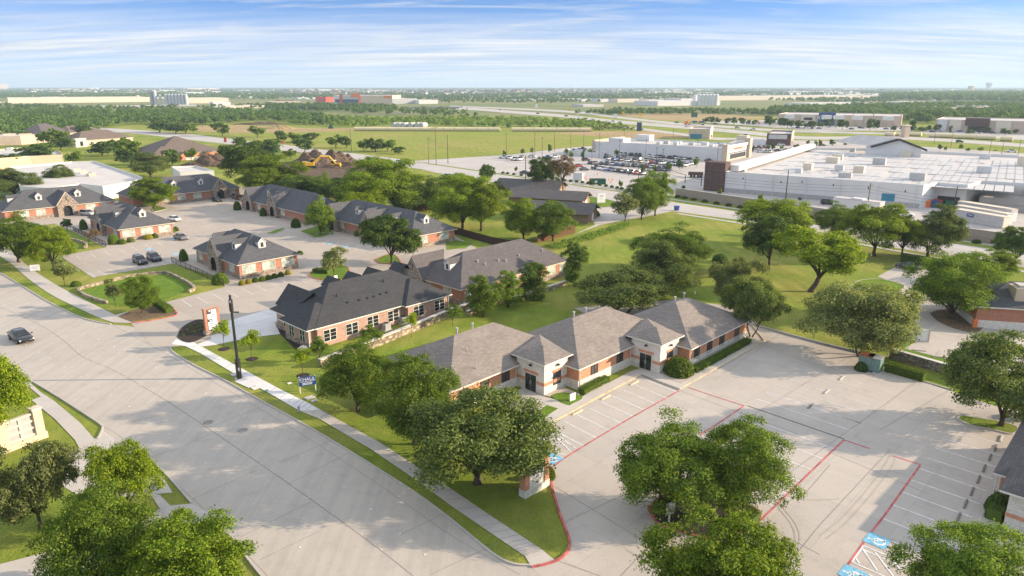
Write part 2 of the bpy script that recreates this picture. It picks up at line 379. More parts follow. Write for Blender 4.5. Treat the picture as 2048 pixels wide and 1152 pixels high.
# air
hz=MB().box(-15500,15500,-900,15500,-1.5,150).build('haze','white'); tag(hz,kind='stuff')
q=NT('air'); q.t.nodes.remove(q.b); pv=q.n('ShaderNodeVolumePrincipled'); pv.inputs['Density'].default_value=1.15e-4
pv.inputs['Color'].default_value=(.66,.85,1,1); pv.inputs['Anisotropy'].default_value=.1; q.l(pv.outputs[0],q.o.inputs['Volume'])
hz.data.materials.clear(); hz.data.materials.append(q.m)
# ---------------------------------------------------------------- ground
RK=[(-420,330),(-240,410),(-110,482),(0,546),(52,577),(104,608),(169,638),(222,649)]
RK2=[(341,694),(348,706),(391,732),(453,763),(531,807),(640,868),(800,967),(884,1026),(962,1090),(1000,1118),(1031,1130),(1061,1132)]
b=MB(); xs=[-15000,-3000,-700,700,3000,15000]; ys=[-800,-50,900,3000,15000]
for i in range(5):
    for j in range(4): b.poly([(xs[i],ys[j],0),(xs[i+1],ys[j],0),(xs[i+1],ys[j+1],0),(xs[i],ys[j+1],0)],1 if ys[j]>=900 or abs(xs[i]+xs[i+1])>1500 else 0)
tag(b.build('ground',['lawn','farland']),kind='structure')
street=spline(RK)+[(258,652),(300,660),(345,690)]+spline(RK2)+[(1120,1190),(1300,1330),(560,1330)]+[(522,1152),(484,1104),(415,1023),(383,1007),(340,957),(312,929)]+[(190,900),(200,875)]+spline([(205,860),(200,849),(162,824),(115,793.6),(57,759),(19,736),(-60,698),(-300,590),(-520,480)])
sheet('street',street,.02,'street')
LOT=[(1064,1136),(1116,1122),(1137,1101),(1139,1083),(1131,1058),(1112,1004),(1103,970),(1101,939),(1085,900),(1060,880),(1085,857),(1203,792),(1282,751.4),(1359,779.6),(1529,682),(1504,651),(1490,622),(1440,610),(1345,601),(1290,604),(1150,615),(1178,630),(1265,640),(1400,640),(1505,650),(1528,657),(1653,690.8),(1746.7,713),(1720,735),(1778,745),(1860,768),(1990,810),(2300,880),(2600,1000),(2600,1500),(1000,1500),(1010,1180)]
LOT=LOT[:12]+[(1282,751.4),(1359,779.6),(1529,682),(1504.7,650.7),(1528,657)]+[(1653,690.8),(1746.7,713),(1720,735),(1778,745),(1860,768),(1990,812),(2300,880),(2600,1000),(2600,1500),(1250,1500),(1120,1190)]
sheet('parking_lot',LOT,.028,'lot')
sheet('service_drive',[(1500,648),(1529,682),(1520,690),(1440,640),(1360,625),(1262,646),(1180,632),(1148,616),(1290,603),(1345,600),(1440,609),(1492,628),(1528,657),(1530,662)],.034,'lot')
VIL=[(262,647),(353,630),(325,606),(449,574),(440,556),(346,527),(185,555),(120,512),(212,495),(147,463),(110,447),(-60,470),(-60,425),(0,424),(240,402),(480,372),(606,432),(650,445),(837,470),(893,462),(960,500),(930,530),(830,560),(760,545),(690,590),(545,625),(545,655),(480,670),(345,694),(300,690)]
sheet('village_drive',VIL,.036,'village')
sheet('new_pavement',[(412,657),(472,637),(560,612),(600,640),(560,668),(500,675),(430,690)],.042,'new')
# near side of the street: far-left driveway
sheet('side_drive',[(200,870),(205,860),(330,960),(345,985),(170,1000),(60,930),(140,905)],.024,'walk')
sheet('lower_drive',[(330,1012),(383,1007),(415,1023),(420,1040),(340,1090),(0,1190),(-200,1260),(-200,1210),(0,1128),(90,1105),(240,1060)],.03,'walk')
# kerbs
def kerb(name,px,mat='kerb',w=.16,h=.15,sm=True): 
    pts=[W(*p) for p in (spline(px) if sm else px)]
    return tag(MB().strip(pts,w,0,h).build(name,mat),kind='structure')
kerb('kerb',RK); kerb('kerb',RK2)
kerb('kerb',[(-300,592),(-60,698),(19,736),(57,759),(115,793.6),(162,824),(200,849),(205,858),(196,878)])
kerb('kerb',[(300,915),(312,929.5),(340,957.6),(383,1007)]); kerb('kerb',[(484,1104),(522,1152),(600,1240)])
kerb('red_kerb',[(1064,1135),(1090,1130),(1116,1121),(1130,1110),(1137,1101),(1139,1083),(1131,1058),(1120,1030),(1112,1004),(1103,970),(1101,939)],'red_paint',.2,.14)
kerb('yellow_kerb',[(1060,872),(1085,856.5),(1203,791.5),(1282,750.5)],'yellow_kerb',.2,.15,False)
kerb('kerb',[(1282,751),(1359,779.6)],'joint',.12,.15,False); kerb('kerb',[(1359,779.6),(1529,682),(1504,651)],'yellow_kerb',.16,.14,False)
kerb('kerb',[(1504.7,650.2),(1528,656.5),(1590,674),(1653,690.3),(1746,712.5)],'kerb',.22,.28,False)
kerb('kerb',[(1778,744.5),(1860,767.5),(1905,781)],'kerb',.16,.14,False)
kerb('red_kerb',[(262,647),(300,642),(340,634),(354,629),(345,617),(325,606)],'red_paint',.18,.14)
# sidewalks (slightly above lawn)
sheet('sidewalk',spline([(-240,384),(-110,455),(0,512),(60,560),(104,590),(150,613),(200,636),(228,645)])+spline([(268,646),(240,634),(170,600),(110,568),(60,535),(0,488),(-110,432),(-240,366)]),.05,'walk')
sheet('sidewalk',[(232,629),(262,622),(300,610),(318,603),(324,607),(290,618),(250,630),(236,634)],.052,'walk')
sheet('new_sidewalk',[(343,688),(352,678),(387,684),(480,735),(560,778),(617,806),(640,819),(600,822),(545,790),(470,748),(400,706),(370,692)],.055,'new')
sheet('new_sidewalk',[(383,692),(440,672),(500,660),(545,645),(548,655),(480,676),(430,690),(396,694)],.058,'new')
sheet('sidewalk',[(617,806),(640,819),(760,885),(880,962),(960,1017),(1040,1070),(1085,1100),(1112,1122),(1064,1135),(1050,1112),(1000,1078),(900,1010),(840,965),(740,897),(640,838),(598,821)],.05,'walk')
sheet('sidewalk',[(-100,690),(60,775),(80,792),(130,838),(168,878),(191,880),(160,845),(110,803),(80,783),(60,765),(-100,670)],.05,'walk')
sheet('sidewalk',[(63,800),(82,793),(140,845),(191,880),(160,899),(150,880),(110,838)],.053,'walk')
sheet('sidewalk',[(300,985),(320,990),(352,1022),(380,1035),(400,1060),(372,1075),(340,1045),(315,1010)],.05,'walk')
# foreground office apron, beds and lawns in front of it
sheet('office_walk',[(1060,872),(1085,856.5),(1203,791.5),(1282,750.5),(1359,779.6),(1529,682),(1500,676),(1360,757),(1330,750),(1285,735),(1262,742),(1160,795),(1115,800),(1085,792),(1045,775),(1000,800),(1020,815),(1085,840),(1050,862)],.12,'walk')
def islet(name,px,mat='lush',z=.13,k=True,sm=True,kz=.16,km='kerb'):
    p=spline(px+[px[0]])[:-1] if sm else px
    b=MB(); b.prism([tuple(W(*q))[:2] for q in p],0,z); o=tag(b.build(name,mat),kind='structure')
    if k:
        pts=[W(*q) for q in p]; tag(MB().strip(pts+[pts[0]],.16,0,kz).build('kerb',km),kind='structure')
    return o
islet('turf_island',[(1101,793),(1115,788),(1140,788),(1165,797),(1143,810),(1138,812),(1120,806)],z=.15,k=False)
islet('turf_island',[(1060,838),(1094,812),(1116,819),(1078,844),(1060,850)],z=.15,k=False,sm=False)
islet('gravel_bed',[(1085,792),(1128,776),(1160,790),(1150,798),(1120,790),(1100,795)],'gravel',.14,False,False)
islet('gravel_bed',[(1160,786),(1205,762),(1216,768),(1175,790)],'gravel',.14,False,False)
islet('gravel_bed',[(1015,795),(1050,808),(1090,812),(1065,832),(1030,818)],'gravel',.14,False,False)
islet('gravel_bed',[(1320,745),(1345,742),(1385,745),(1392,752),(1362,768),(1328,757)],'gravel',.14,False,False)
islet('turf_island',[(1914,838),(1925,833),(1945,836),(2000,845),(2034,856),(2025,869),(1990,862),(1940,851)],'lawn',.14)
islet('planter_island',[(1296,1018),(1340,985),(1420,990),(1490,1010),(1520,1028),(1505,1052),(1440,1080),(1345,1060),(1312,1043)],'mulch',.13,km='red_paint')
# village islands and lawns
islet('turf_island',[(532,467),(557,459),(570,457),(560,464),(545,468)],'lush')
islet('turf_island',[(622,474),(640,467),(662,466),(650,473),(630,476)],'lush')
islet('turf_island',[(625,543),(650,534),(690,533),(699,545),(695,556),(670,562),(640,560),(618,552)],'lush',km='red_paint')
islet('turf_island',[(750,520),(775,510),(790,511),(802,526),(800,532),(775,528),(760,527)],'lush',km='red_paint')
islet('turf_island',[(310,410),(322,414),(333,418),(315,423),(305,423)],'lush')
islet('mulch_bed',[(354,674),(365,655),(395,640),(420,645),(433,655),(420,668),(385,685),(365,683)],'mulch',.1,False)
islet('bare_bed',[(236,634),(262,622),(318,603),(345,617),(352,629),(310,636),(262,644)],'bed',.08,False,False)
sheet('verge_lawn',[(625,472),(600,462),(640,450),(660,456),(668,468)],.06,'lush')
sheet('verge_lawn',[(893,500),(890,475),(905,478),(945,487),(930,497),(915,497)],.06,'lush')
# retention basins
sheet('basin_lawn',[(160,582),(200,570),(260,556),(330,548),(360,555),(387,575),(375,582),(320,603),(250,612),(215,608),(180,595)],.03,'lush')
sheet('basin_lawn',[(60,483),(100,477),(145,482),(172,490),(168,497),(100,508),(50,505),(25,493)],.03,'lush')
sheet('side_lawn',[(1810,720),(1800,672),(1822,675),(1830,684),(1809,697),(1900,720),(1880,735)],.03,'lush')
islet('turf_island',[(1695,576),(1720,562),(1765,560),(1808,572),(1795,585),(1780,591),(1745,583)],'lush',km='kerb')
sheet('east_drive',[(1755,553),(1792,533),(1872,542),(1850,560),(1990,580),(2200,640),(2200,780),(1910,722),(1809,697),(1830,684),(1822,650),(1760,610),(1790,592),(1810,572)],.026,'lot')
islet('planter_island',[(1858,628),(1880,621),(1940,620),(1975,632),(1968,655),(1950,668),(1910,660),(1875,645)],'bed',.12)
# house drive by the avenue
sheet('house_drive',[(1145,470),(1200,450),(1250,440),(1300,432),(1344,422),(1290,412),(1230,404),(1150,392),(1110,384),(1085,388),(1110,400),(1150,412),(1180,430),(1190,450)],.026,'walk')
islet('turf_island',[(1138,399),(1150,393),(1190,395),(1232,404),(1234,412),(1200,415),(1165,410)],'lush',.1)
# avenue behind
up=[(200,255),(280,260),(380,268),(427,274),(505,283),(566,289),(640,299),(708,306.6),(775,315),(830,322),(854,327.5),(1024,352.5),(1249,386),(1351,405),(1480,424),(1778,468),(1978,497),(2300,546)]
dn=[(2300,596),(2050,535),(1890,512),(1781,494),(1490,441.6),(1344,422),(1110,383),(1024,370),(980,363),(870,345),(841,338),(708,320),(567,301),(505,294),(427,285),(280,268),(200,262)]
sheet('avenue',up+dn,.03,'road2')
def line(name,px,w,z,mat,sm=True): return tag(MB().flat([W(*p) for p in (spline(px) if sm else px)],w,z).build(name,mat),kind='structure')
line('footpath',[(854,325.5),(1024,350),(1249,383.5),(1351,400),(1480,419),(1778,461),(1978,490),(2300,536)],1.6,.06,'walk')
line('footpath',[(900,354),(980,367.5),(1024,374),(1100,386)],1.5,.06,'walk'); line('footpath',[(1355,427.5),(1490,448),(1620,470),(1781,500),(1890,519),(2060,545)],1.6,.06,'walk')
# retail plots beyond the avenue
sheet('retail_lot',[(824,322),(900,317),(1024,309),(1130,296),(1184,292),(1450,287),(1500,272),(1580,280),(1700,283),(1900,300),(2300,335),(2400,560),(1978,487),(1740,452),(1351,393),(1249,381),(1024,349),(857,325.5)],.024,'road2')
sheet('meadow',[(560,262),(700,261),(1190,262),(1260,264),(1200,290),(1130,295),(1024,308),(900,316),(822,321),(775,314),(700,305),(620,295),(560,287),(450,270),(500,262)],.012,'meadow')
sheet('bare_ground',[(380,262),(400,252),(480,250),(560,254),(640,257),(705,256),(710,261),(600,264),(470,266)],.02,'dry')
sheet('bare_ground',[(1100,266),(1180,263),(1290,262),(1385,266),(1400,275),(1300,277),(1180,272)],.02,'dry')
sheet('construction_ground',[(560,325),(640,318),(720,322),(745,345),(700,358),(600,362),(560,345)],.02,'soil')
sheet('verge_meadow',[(780,345),(840,340),(980,366),(1000,380),(900,375),(800,362)],.012,'meadow')
# highway
hw=[([(880,213),(950,216),(1024,221.5),(1130,229.5),(1230,240),(1378,252),(1500,262),(1614,273),(1811,273),(2100,291)],[(2100,298),(1811,279),(1614,279),(1500,269),(1378,258),(1230,246),(1130,235),(1024,226.5),(950,220.5),(880,217)]),
 ([(900,211),(1130,221),(1231,232),(1349,244.5),(1427,249.5),(1530,257),(1640,262),(1800,266)],[(1800,269.5),(1640,266),(1530,261.5),(1427,254),(1349,249),(1231,236),(1130,224.5),(900,213)]),
 ([(1240,251),(1340,263),(1420,274),(1500,277),(1728,286),(1900,297),(2100,310)],[(2100,318),(1900,304),(1728,292),(1500,282),(1420,279),(1340,267.5),(1240,254.5)])]
for a,c in hw: sheet('highway',spline(a,4)+spline(c,4),.04,'road2')
sheet('store_lot',[(1400,243),(1530,240),(1820,250),(1830,262),(1640,262),(1530,254),(1427,246)],.03,'road2')
sheet('store_lot',[(1840,262),(1900,256),(2200,266),(2200,290),(2000,277),(1850,268)],.03,'road2')
sheet('frontage_field',[(1230,228),(1400,226),(1560,236),(1400,243),(1330,241),(1230,231)],.014,'dry')
# ---------------------------------------------------------------- joints, markings
def seg(b,a,c,w,z,mi=0): b.flat([W(*a),W(*c)],w,z,mi)
b=MB()
b.flat([W(*p) for p in spline([(-60,590),(60,640),(120,676),(166,714),(230,742),(330,800),(420,860),(520,928),(640,1012),(760,1100),(860,1180)])],.09,.026)
b.flat([W(*p) for p in spline([(200,849),(240,873),(300,920),(345,962),(420,1030),(500,1115),(560,1180)])],.05,.026)
b.flat([W(*p) for p in spline([(228,652),(300,690),(339,712),(420,760),(540,830),(660,905),(790,992),(900,1070),(1040,1150)])],.05,.026)
for a,c in (((56,740),(258,676)),((345,700),(267,655)),((510,942),(387,998)),((620,1005),(480,1075)),((640,1062),(520,1120)),((350,898),(300,915)),((800,1070),(900,1023)),((240,850),(360,820)),((420,868),(340,905)),((560,800),(410,858)),((700,905),(570,972)),((860,1150),(1000,1085)),((130,668),(290,640)),((40,650),(160,628)),((690,870),(560,925))):
    seg(b,a,c,.05,.026)
tag(b.build('road_joint','crack'),kind='structure')
b=MB()
for a,c in (((1104,970),(1300,1090)),((1128,1045),(1260,985)),((1116,1122),(1330,1200)),((1360,782),(1600,870)),((1270,860),(1560,1010)),((1505,700),(1425,745)),((1560,668),(1430,760)),((1528,690),(1700,760)),((1700,713),(1440,870)),((1830,766),(1560,960)),((1900,780),(1760,860)),((1640,1050),(1780,900)),((1450,1010),(1640,1110)),((1560,1150),(1640,1050)),((1400,1180),(1250,1100)),((1660,905),(1860,990)),((1230,1165),(1300,1090)),((1660,930),(1600,1000)),((640,615),(440,660)),((330,672),(420,640)),((500,530),(760,590)),((640,545),(560,470)),((470,500),(640,470)),((300,520),(440,470)),((420,420),(620,480)),((1930,600),(1800,690)),((1990,690),(1800,650)),((1880,700),(1850,740))):
    seg(b,a,c,.04,.046)
tag(b.build('lot_joint','crack'),kind='structure')
# pavement joints on the walks
b=MB()
for k in range(36):
    t=k/35
    a=W(345,690).lerp(W(1060,1133),t)
    c=W(370,684).lerp(W(1112,1122),t)
    d=(c-a).normalized(); 
    b.flat([W(*spline([(383,697),(560,797),(640,838),(840,965),(1000,1078),(1050,1112)],7)[k]),W(*spline([(398,690),(575,786),(655,828),(880,962),(1040,1070),(1085,1100)],7)[k])],.05,.062)
tag(b.build('walk_joint','crack'),kind='structure')
# raised road markers
b=MB()
def studs(px,n,mi,w=.12):
    P=[W(*p) for p in spline(px,8)]; Ls=[0]
    for a,c in zip(P[:-1],P[1:]): Ls.append(Ls[-1]+(c-a).length)
    for k in range(n):
        d=Ls[-1]*k/(n-1)+ (k%4)*.35
        for i in range(len(P)-1):
            if Ls[i+1]>=d: break
        p=P[i].lerp(P[i+1],min(1,max(0,(d-Ls[i])/(Ls[i+1]-Ls[i])))); b.box(p.x-w/2,p.x+w/2,p.y-w/2,p.y+w/2,.02,.05,mi)
studs([(70,648),(125,676),(170,716),(232,744),(332,800),(423,860),(523,928),(643,1012),(763,1100)],56,1)
studs([(0,660),(80,706),(146,745),(250,808),(360,885),(480,985),(600,1095)],18,0)
studs([(140,655),(225,692),(330,745),(435,800),(545,870),(700,985),(850,1110)],20,0)
tag(b.build('road_stud',['white_paint','yellow_kerb']),kind='structure')
def mark(name,segs,w,mat,z=.048):
    b=MB()
    for s in segs:
        for a,c in zip(s[:-1],s[1:]): seg(b,a,c,w,z)
    return tag(b.build(name,mat),kind='structure')
mark('fire_lane_line',[[(1101,938),(1130,916),(1180,885),(1256,839.5),(1358,782)],[(1376,775),(1420,790),(1488,812)],[(1488,812),(1440,845),(1400,870)],[(1515,1047),(1560,1003),(1610,955),(1687.7,880.4)],[(1687.7,880.4),(1740,898)],[(1785,912),(1841,930)],[(1841,930),(1770,1030),(1737,1072),(1680,1152),(1640,1210)]],.17,'red_paint')
st=[]
for (x0,y0),(x1,y1) in (((1146,820),(1218,860)),((1173,828),(1228,845)),((1205,800),(1270,838)),((1235,787),(1303,824)),((1265,768),(1332,803)),((1165,838),(1205,862)),((1240,759),(1300,800)),
  ((1400,835),(1480,868)),((1440,822),(1546,866)),((1470,808),(1600,860)),((1505,793),(1690,870)),((1520,775),(1673,836)),((1550,765),(1707,826)),((1586,752),(1738,810)),((1550,720),(1640,752)),((1590,727),(1722,845)),((1608,735),(1752,814)),((1590,745),(1768,786)),
  ((1490,840),(1667,898)),((1475,853),(1645,918)),((1528,873),(1644,916)),((1545,895),(1625,940)),((1560,930),(1602,960)),((1510,985),(1555,1010)),((1460,815),(1690,882))): pass
lines=[((1475,853),(1667,899)),]
A0,A1=W(1687.7,880.4),W(1515.8,1046.7)
# stalls right of the first fire lane: evenly spaced along the two measured ends
def stalls(p0,p1,n,length,dirn,w=.11,mat='white_paint',name='stall_line',skip=(),z=.044):
    b=MB(); a=W(*p0); c=W(*p1); d=W(*dirn[1])-W(*dirn[0]); d.normalize()
    for k in range(n):
        if k in skip: continue
        q=a.lerp(c,k/(n-1)); e=q+d*length; b.flat([q,e],w,z)
    return tag(b.build(name,mat),kind='structure')
D1=((1853.3,914.8),(1983,956.7)); D2=((1528,873),(1643.9,916)); D3=((1624.3,723.3),(1796.2,772.8))
stalls((1897,858.6),(1639,1205),14,5.6,D1)                       # right row, by the far-right office
stalls((1689,879),(1520,1042),8,-11.2,D2)                         # double row beside the planter
stalls((1796,773),(1722,847),6,-11.4,D3,mat='worn_paint')
stalls((1722,847),(1689,879),3,-11.2,D2)
stalls((1356,786),(1168,893),9,-5.2,((1173,828),(1218,850)),mat='white_paint')
b=MB()
for a,c in (((1083,898),(1132,911)),((1097,868),(1145,893)),((1083,876),(1120,906)),((1108,872),(1141,903)),((1120,874),(1151,897)),((1097,868),(1130,873)),((1083,898),(1097,868))): seg(b,a,c,.11,.05)
for a,c in (((1727,1092),(1803,1124)),((1704,1125),(1790,1163)),((1727,1092),(1704,1125)),((1725,1098),(1755,1143)),((1750,1105),(1788,1155)),((1786,1119),(1800,1140)),((1711,1117),(1719,1128))): seg(b,a,c,.13,.05)
tag(b.build('hatching','white_paint'),kind='structure')
stalls((330,606),(640,546),12,5.4,((360,590),(405,618)),name='stall_line',mat='worn_paint'); stalls((466,640),(560,612),5,5,((470,647),(500,657)),mat='white_paint')
stalls((130,530),(190,556),3,-5,((194,543),(209,551)),mat='worn_paint'); stalls((192,554),(350,527),9,-5,((225,532),(242,540)),mat='worn_paint'); stalls((152,511),(410,470),11,5,((183,505),(199,517)),mat='worn_paint')
stalls((470,455),(720,490),14,5,((540,430),(520,440)),mat='worn_paint'); stalls((700,487),(820,506),9,5,((700,492),(660,500)),mat='white_paint'); stalls((330,413),(480,395),10,5,((345,412),(360,420)),mat='worn_paint')
stalls((110,448),(230,428),7,5,((163,455),(180,465)),mat='worn_paint'); stalls((830,540),(915,505),6,5,((850,536),(880,545)),mat='worn_paint')
stalls((1800,545),(1850,551),4,5,((1800,545),(1780,556)),mat='worn_paint')
def acc_symbol(px,ang,sz=1.5):
    o=W(*px,.052); b=MB(); ca,sa=math.cos(ang),math.sin(ang)
    def T(x,y,z): return (o.x+x*ca-y*sa,o.y+x*sa+y*ca,z)
    b.poly([T(-sz*.5,-sz*.5,.052),T(sz*.5,-sz*.5,.052),T(sz*.5,sz*.5,.052),T(-sz*.5,sz*.5,.052)],0)
    for k in range(13):
        a0=R(130+k*21); a1=R(130+(k+1)*21); r=.30*sz; q=.66
        b.poly([T(r*q*math.cos(a0)-.04*sz,r*q*math.sin(a0)-.1*sz,.058),T(r*math.cos(a0)-.04*sz,r*math.sin(a0)-.1*sz,.058),T(r*math.cos(a1)-.04*sz,r*math.sin(a1)-.1*sz,.058),T(r*q*math.cos(a1)-.04*sz,r*q*math.sin(a1)-.1*sz,.058)],1)
    for x0,x1,y0,y1 in ((-.12,-.03,-.02,.26),(-.12,.14,-.06,.02),(.08,.15,-.28,-.02),(.08,.26,-.32,-.26),(-.14,-.02,.30,.40),(-.1,.1,.10,.16)):
        b.poly([T(x0*sz,y0*sz,.058),T(x1*sz,y0*sz,.058),T(x1*sz,y1*sz,.058),T(x0*sz,y1*sz,.058)],1)
    return tag(b.build('accessible_marking',['blue_paint','white_paint']),kind='structure')
acc_symbol((1754,1081),R(45),1.7); acc_symbol((1706,1148),R(45),1.7); acc_symbol((1104,917),R(45),1.7)
for p in ((660,487),(690,494),(350,478),(298,498),(352,508)): acc_symbol(p,R(45),1.6)

b=MB()
def arc(px,n=10):
    b.flat([W(*p) for p in spline(px,n)],.11,.0445)
for o_ in (0,9): arc([(1588+o_,1098),(1590+o_,1070),(1580+o_,1045),(1560+o_,1020),(1548+o_,1000)])
for o_ in (0,8): arc([(1530,1085+o_),(1532+o_,1060),(1528+o_,1035)])
arc([(1640,1072),(1680,1040),(1730,985),(1770,930),(1782,905)]); arc([(1652,1078),(1692,1046),(1742,990),(1782,936),(1794,908)]); arc([(1560,990),(1620,1000),(1680,998)])
tag(b.build('tyre_mark','tyremark'),kind='structure')
# ---------------------------------------------------------------- foliage
def card_mesh(name,C,Nn,size,mats,rng,flat=.62):
    n=len(C); r=rng.normal(size=(n,3)); t=np.cross(Nn,r); t/=np.linalg.norm(t,axis=1)[:,None]+1e-9
    bt=np.cross(Nn,t); s=(size*rng.uniform(.65,1.35,n))[:,None]
    v=np.empty((n,4,3)); dr=Nn*s*.25
    v[:,0]=C-t*s-dr; v[:,1]=C-bt*s*flat+dr; v[:,2]=C+t*s-dr; v[:,3]=C+bt*s*flat+dr
    me=bpy.data.meshes.new(name); me.vertices.add(n*4); me.vertices.foreach_set('co',v.reshape(-1).astype('f'))
    me.loops.add(n*4); me.loops.foreach_set('vertex_index',np.arange(n*4,dtype='i'))
    me.polygons.add(n); me.polygons.foreach_set('loop_start',np.arange(0,n*4,4,dtype='i')); 
    me.materials.append(M[mats]); me.update(calc_edges=True)
    return me
def crown_pts(rng,Rx,H,bottom,lobes,n,tuft=12,spread=.22,shape='round',inner=.35,lr=(.24,.44),up=0.):
    """leaf positions: boughs (lobes) carrying many small leaf clumps, with gaps between them"""
    z0=H*bottom; hz=(H-z0)/2; cz=z0+hz; L=[]
    for i in range(lobes):
        d=rng.normal(size=3); d/=np.linalg.norm(d)
        if shape=='cone':
            h=rng.uniform(0,1); rad=Rx*(1-h)**.8*.75; a=rng.uniform(0,6.28); q=np.array([rad*math.cos(a)*.8,rad*math.sin(a)*.8,z0+h*(H-z0)*.93]); r=Rx*(.5*(1-h)+.16)
        else:
            if d[2]<-.55: d[2]*=(.85 if bottom<.13 else .4)
            k=rng.uniform(.45,.78); r=rng.uniform(*lr)*(1.1-.25*k); q=np.array([d[0]*Rx*k,d[1]*Rx*k,cz+(d[2]+up)*hz*k*.95]); r=r*min(Rx,hz*1.25)
        L.append((q,r))
    if shape!='cone': L.append((np.array([0,0,cz]),.42*min(Rx,hz)))
    c=np.array([l[0] for l in L]); r=np.array([l[1] for l in L]); p=r**2; p/=p.sum()
    # clumps sit on the boughs
    nc=min(240,max(14,int(n/200))) if n>12000 else (max(40,n//70) if n>4600 else max(30,n//26))
    ci=rng.choice(len(L),nc,p=p); cd=rng.normal(size=(nc,3)); cd[:,2]+=.35; cd/=np.linalg.norm(cd,axis=1)[:,None]
    cr=rng.uniform(.19,.36,nc)*r[ci]*1.35+(.05 if n>4600 else .11)*Rx; far_=np.where(rng.random(nc)<.16,rng.uniform(.98,1.12,nc),rng.uniform(.62,1.0,nc))
    CC=c[ci]+cd*(r[ci]*far_)[:,None]*np.array([1,1,.85]); OUT=CC-np.array([0,0,cz-.2*hz]); OUT/=np.linalg.norm(OUT,axis=1)[:,None]+1e-6
    w_=cr**2; w_/=w_.sum(); li=rng.choice(nc,n,p=w_)
    d=rng.normal(size=(n,3)); d/=np.linalg.norm(d,axis=1)[:,None]
    d=d+OUT[li]*.55+np.array([0,0,.42]); d/=np.linalg.norm(d,axis=1)[:,None]
    rr=np.where(rng.random(n)<.12,rng.uniform(1.0,1.4,n),rng.uniform(.55,1.05,n))
    P=CC[li]+d*(cr[li]*rr)[:,None]*np.array([1.12,1.12,.72])+rng.normal(size=(n,3))*.05
    k=P[:,2]>z0*.85; P=P[k]; D=d[k]
    Nn=D*.8+rng.normal(size=P.shape)*.5+np.array([0,0,.2]); Nn/=np.linalg.norm(Nn,axis=1)[:,None]
    return P,Nn,L
def trunk_mb(rng,L,H,bottom,r0,limbs=7,lean=0.,stems=1,forkh=None):
    b=MB(); fz=H*(bottom+.06) if forkh is None else forkh
    for sidx in range(stems):
        a0=rng.uniform(0,6.28); off=.0 if stems==1 else .28
        base=Vector((off*math.cos(a0+sidx*2.1),off*math.sin(a0+sidx*2.1),-.15)); 
        top=Vector((base.x*(1 if stems==1 else 4)+lean,base.y*(1 if stems==1 else 4),fz)); rs=r0/(1 if stems==1 else 1.5)
        m1=base.lerp(top,.5)+Vector((rng.uniform(-.1,.1),rng.uniform(-.1,.1),0))
        b.tube([base,base+Vector((0,0,.35)),m1,top],[rs*1.5,rs*1.05,rs*.9,rs*.75],9)
        idx=rng.choice(len(L),min(limbs,len(L)),replace=False)
        for i in idx:
            e=Vector(L[i][0]); st=m1.lerp(top,rng.uniform(.6,1)); md=st.lerp(e,.5)+Vector((0,0,rng.uniform(.0,.5)))
            b.tube([st,md,e],[rs*.55,rs*.34,rs*.1],6)
    return b
PROTO={}; BOT={}; PTS={}; DBG=False
def proto(key,seed,Rx,H,bottom,lobes,n,size,mat,r0=.22,bark='bark',limbs=8,tuft=12,spread=.22,shape='round',inner=.35,stems=1,lean=0.,lr=(.24,.44),up=0.,name='tree'):
    rng=np.random.default_rng(seed); P,Nn,L=crown_pts(rng,Rx,H,bottom,lobes,n,tuft,spread,shape,inner,lr,up)
    me=card_mesh('crown',P,Nn,size,mat,rng)
    tb=trunk_mb(rng,L,H,bottom,r0,limbs,lean,stems)
    tm=bpy.data.meshes.new('trunk'); tm.from_pydata(tb.v,[],tb.f); tm.materials.append(M[bark]); tm.polygons.foreach_set('use_smooth',[True]*len(tb.f)); tm.update()
    # measured extents
    PTS[key]=P[rng.choice(len(P),min(len(P),900),replace=False)]
    PROTO[key]=(me,tm,float(np.percentile(np.hypot(P[:,0],P[:,1]),91)),float(np.percentile(P[:,2],99.0)))
    return PROTO[key]
q=.85
proto('oak1',1,5,9,.05,32,42000,0.102,'lf_oak',.26,limbs=9,spread=.30,tuft=30); proto('oak2',2,5,8.6,.06,32,42000,0.102,'lf_oak',.26,limbs=9,spread=.30,tuft=30); proto('oak3',13,5,8.2,.12,16,39900,0.106,'lf_olive',.25,limbs=9,spread=.30,inner=.25,tuft=30)
proto('live1',31,5.4,7.5,.17,32,42000,0.099,'lf_oak',.17,limbs=7,stems=3,spread=.30,inner=.3,tuft=30); proto('live2',32,5.4,7.6,.12,32,42000,0.099,'lf_olive',.17,limbs=7,stems=2,spread=.30,inner=.25,tuft=30)
proto('elm1',3,5,9.5,.15,16,35700,0.106,'lf_elm',.24,limbs=9,inner=.3,spread=.30,tuft=30); proto('elm2',4,5,9,.12,22,35700,0.106,'lf_elm',.24,limbs=9,inner=.3,spread=.30,tuft=30); proto('elm3',14,5,8.8,.2,15,31500,0.109,'lf_elm',.3,limbs=9,inner=.25,lean=.9,spread=.28,tuft=30)
proto('mid1',45,4.6,9.5,.03,32,54000,.086,'lf_mid',.22,limbs=8,spread=.30,tuft=30); proto('mid2',6,4.6,9.8,.03,32,54000,.086,'lf_mid',.22,limbs=8,spread=.30,tuft=30)
proto('bright1',17,4.6,9.5,.03,32,58000,.088,'lf_bright',.22,limbs=8,spread=.30,tuft=30)
proto('dark1',7,4.6,9,.14,32,31500,0.112,'lf_dark',.22,limbs=8,spread=.28,tuft=30); proto('dark2',18,4.6,9,.05,32,29400,0.119,'lf_dark',.22,limbs=8,spread=.28,tuft=30)
proto('maple',8,4.4,7.4,.14,20,31500,0.112,'lf_dark',.18,limbs=8,spread=.28,tuft=30)
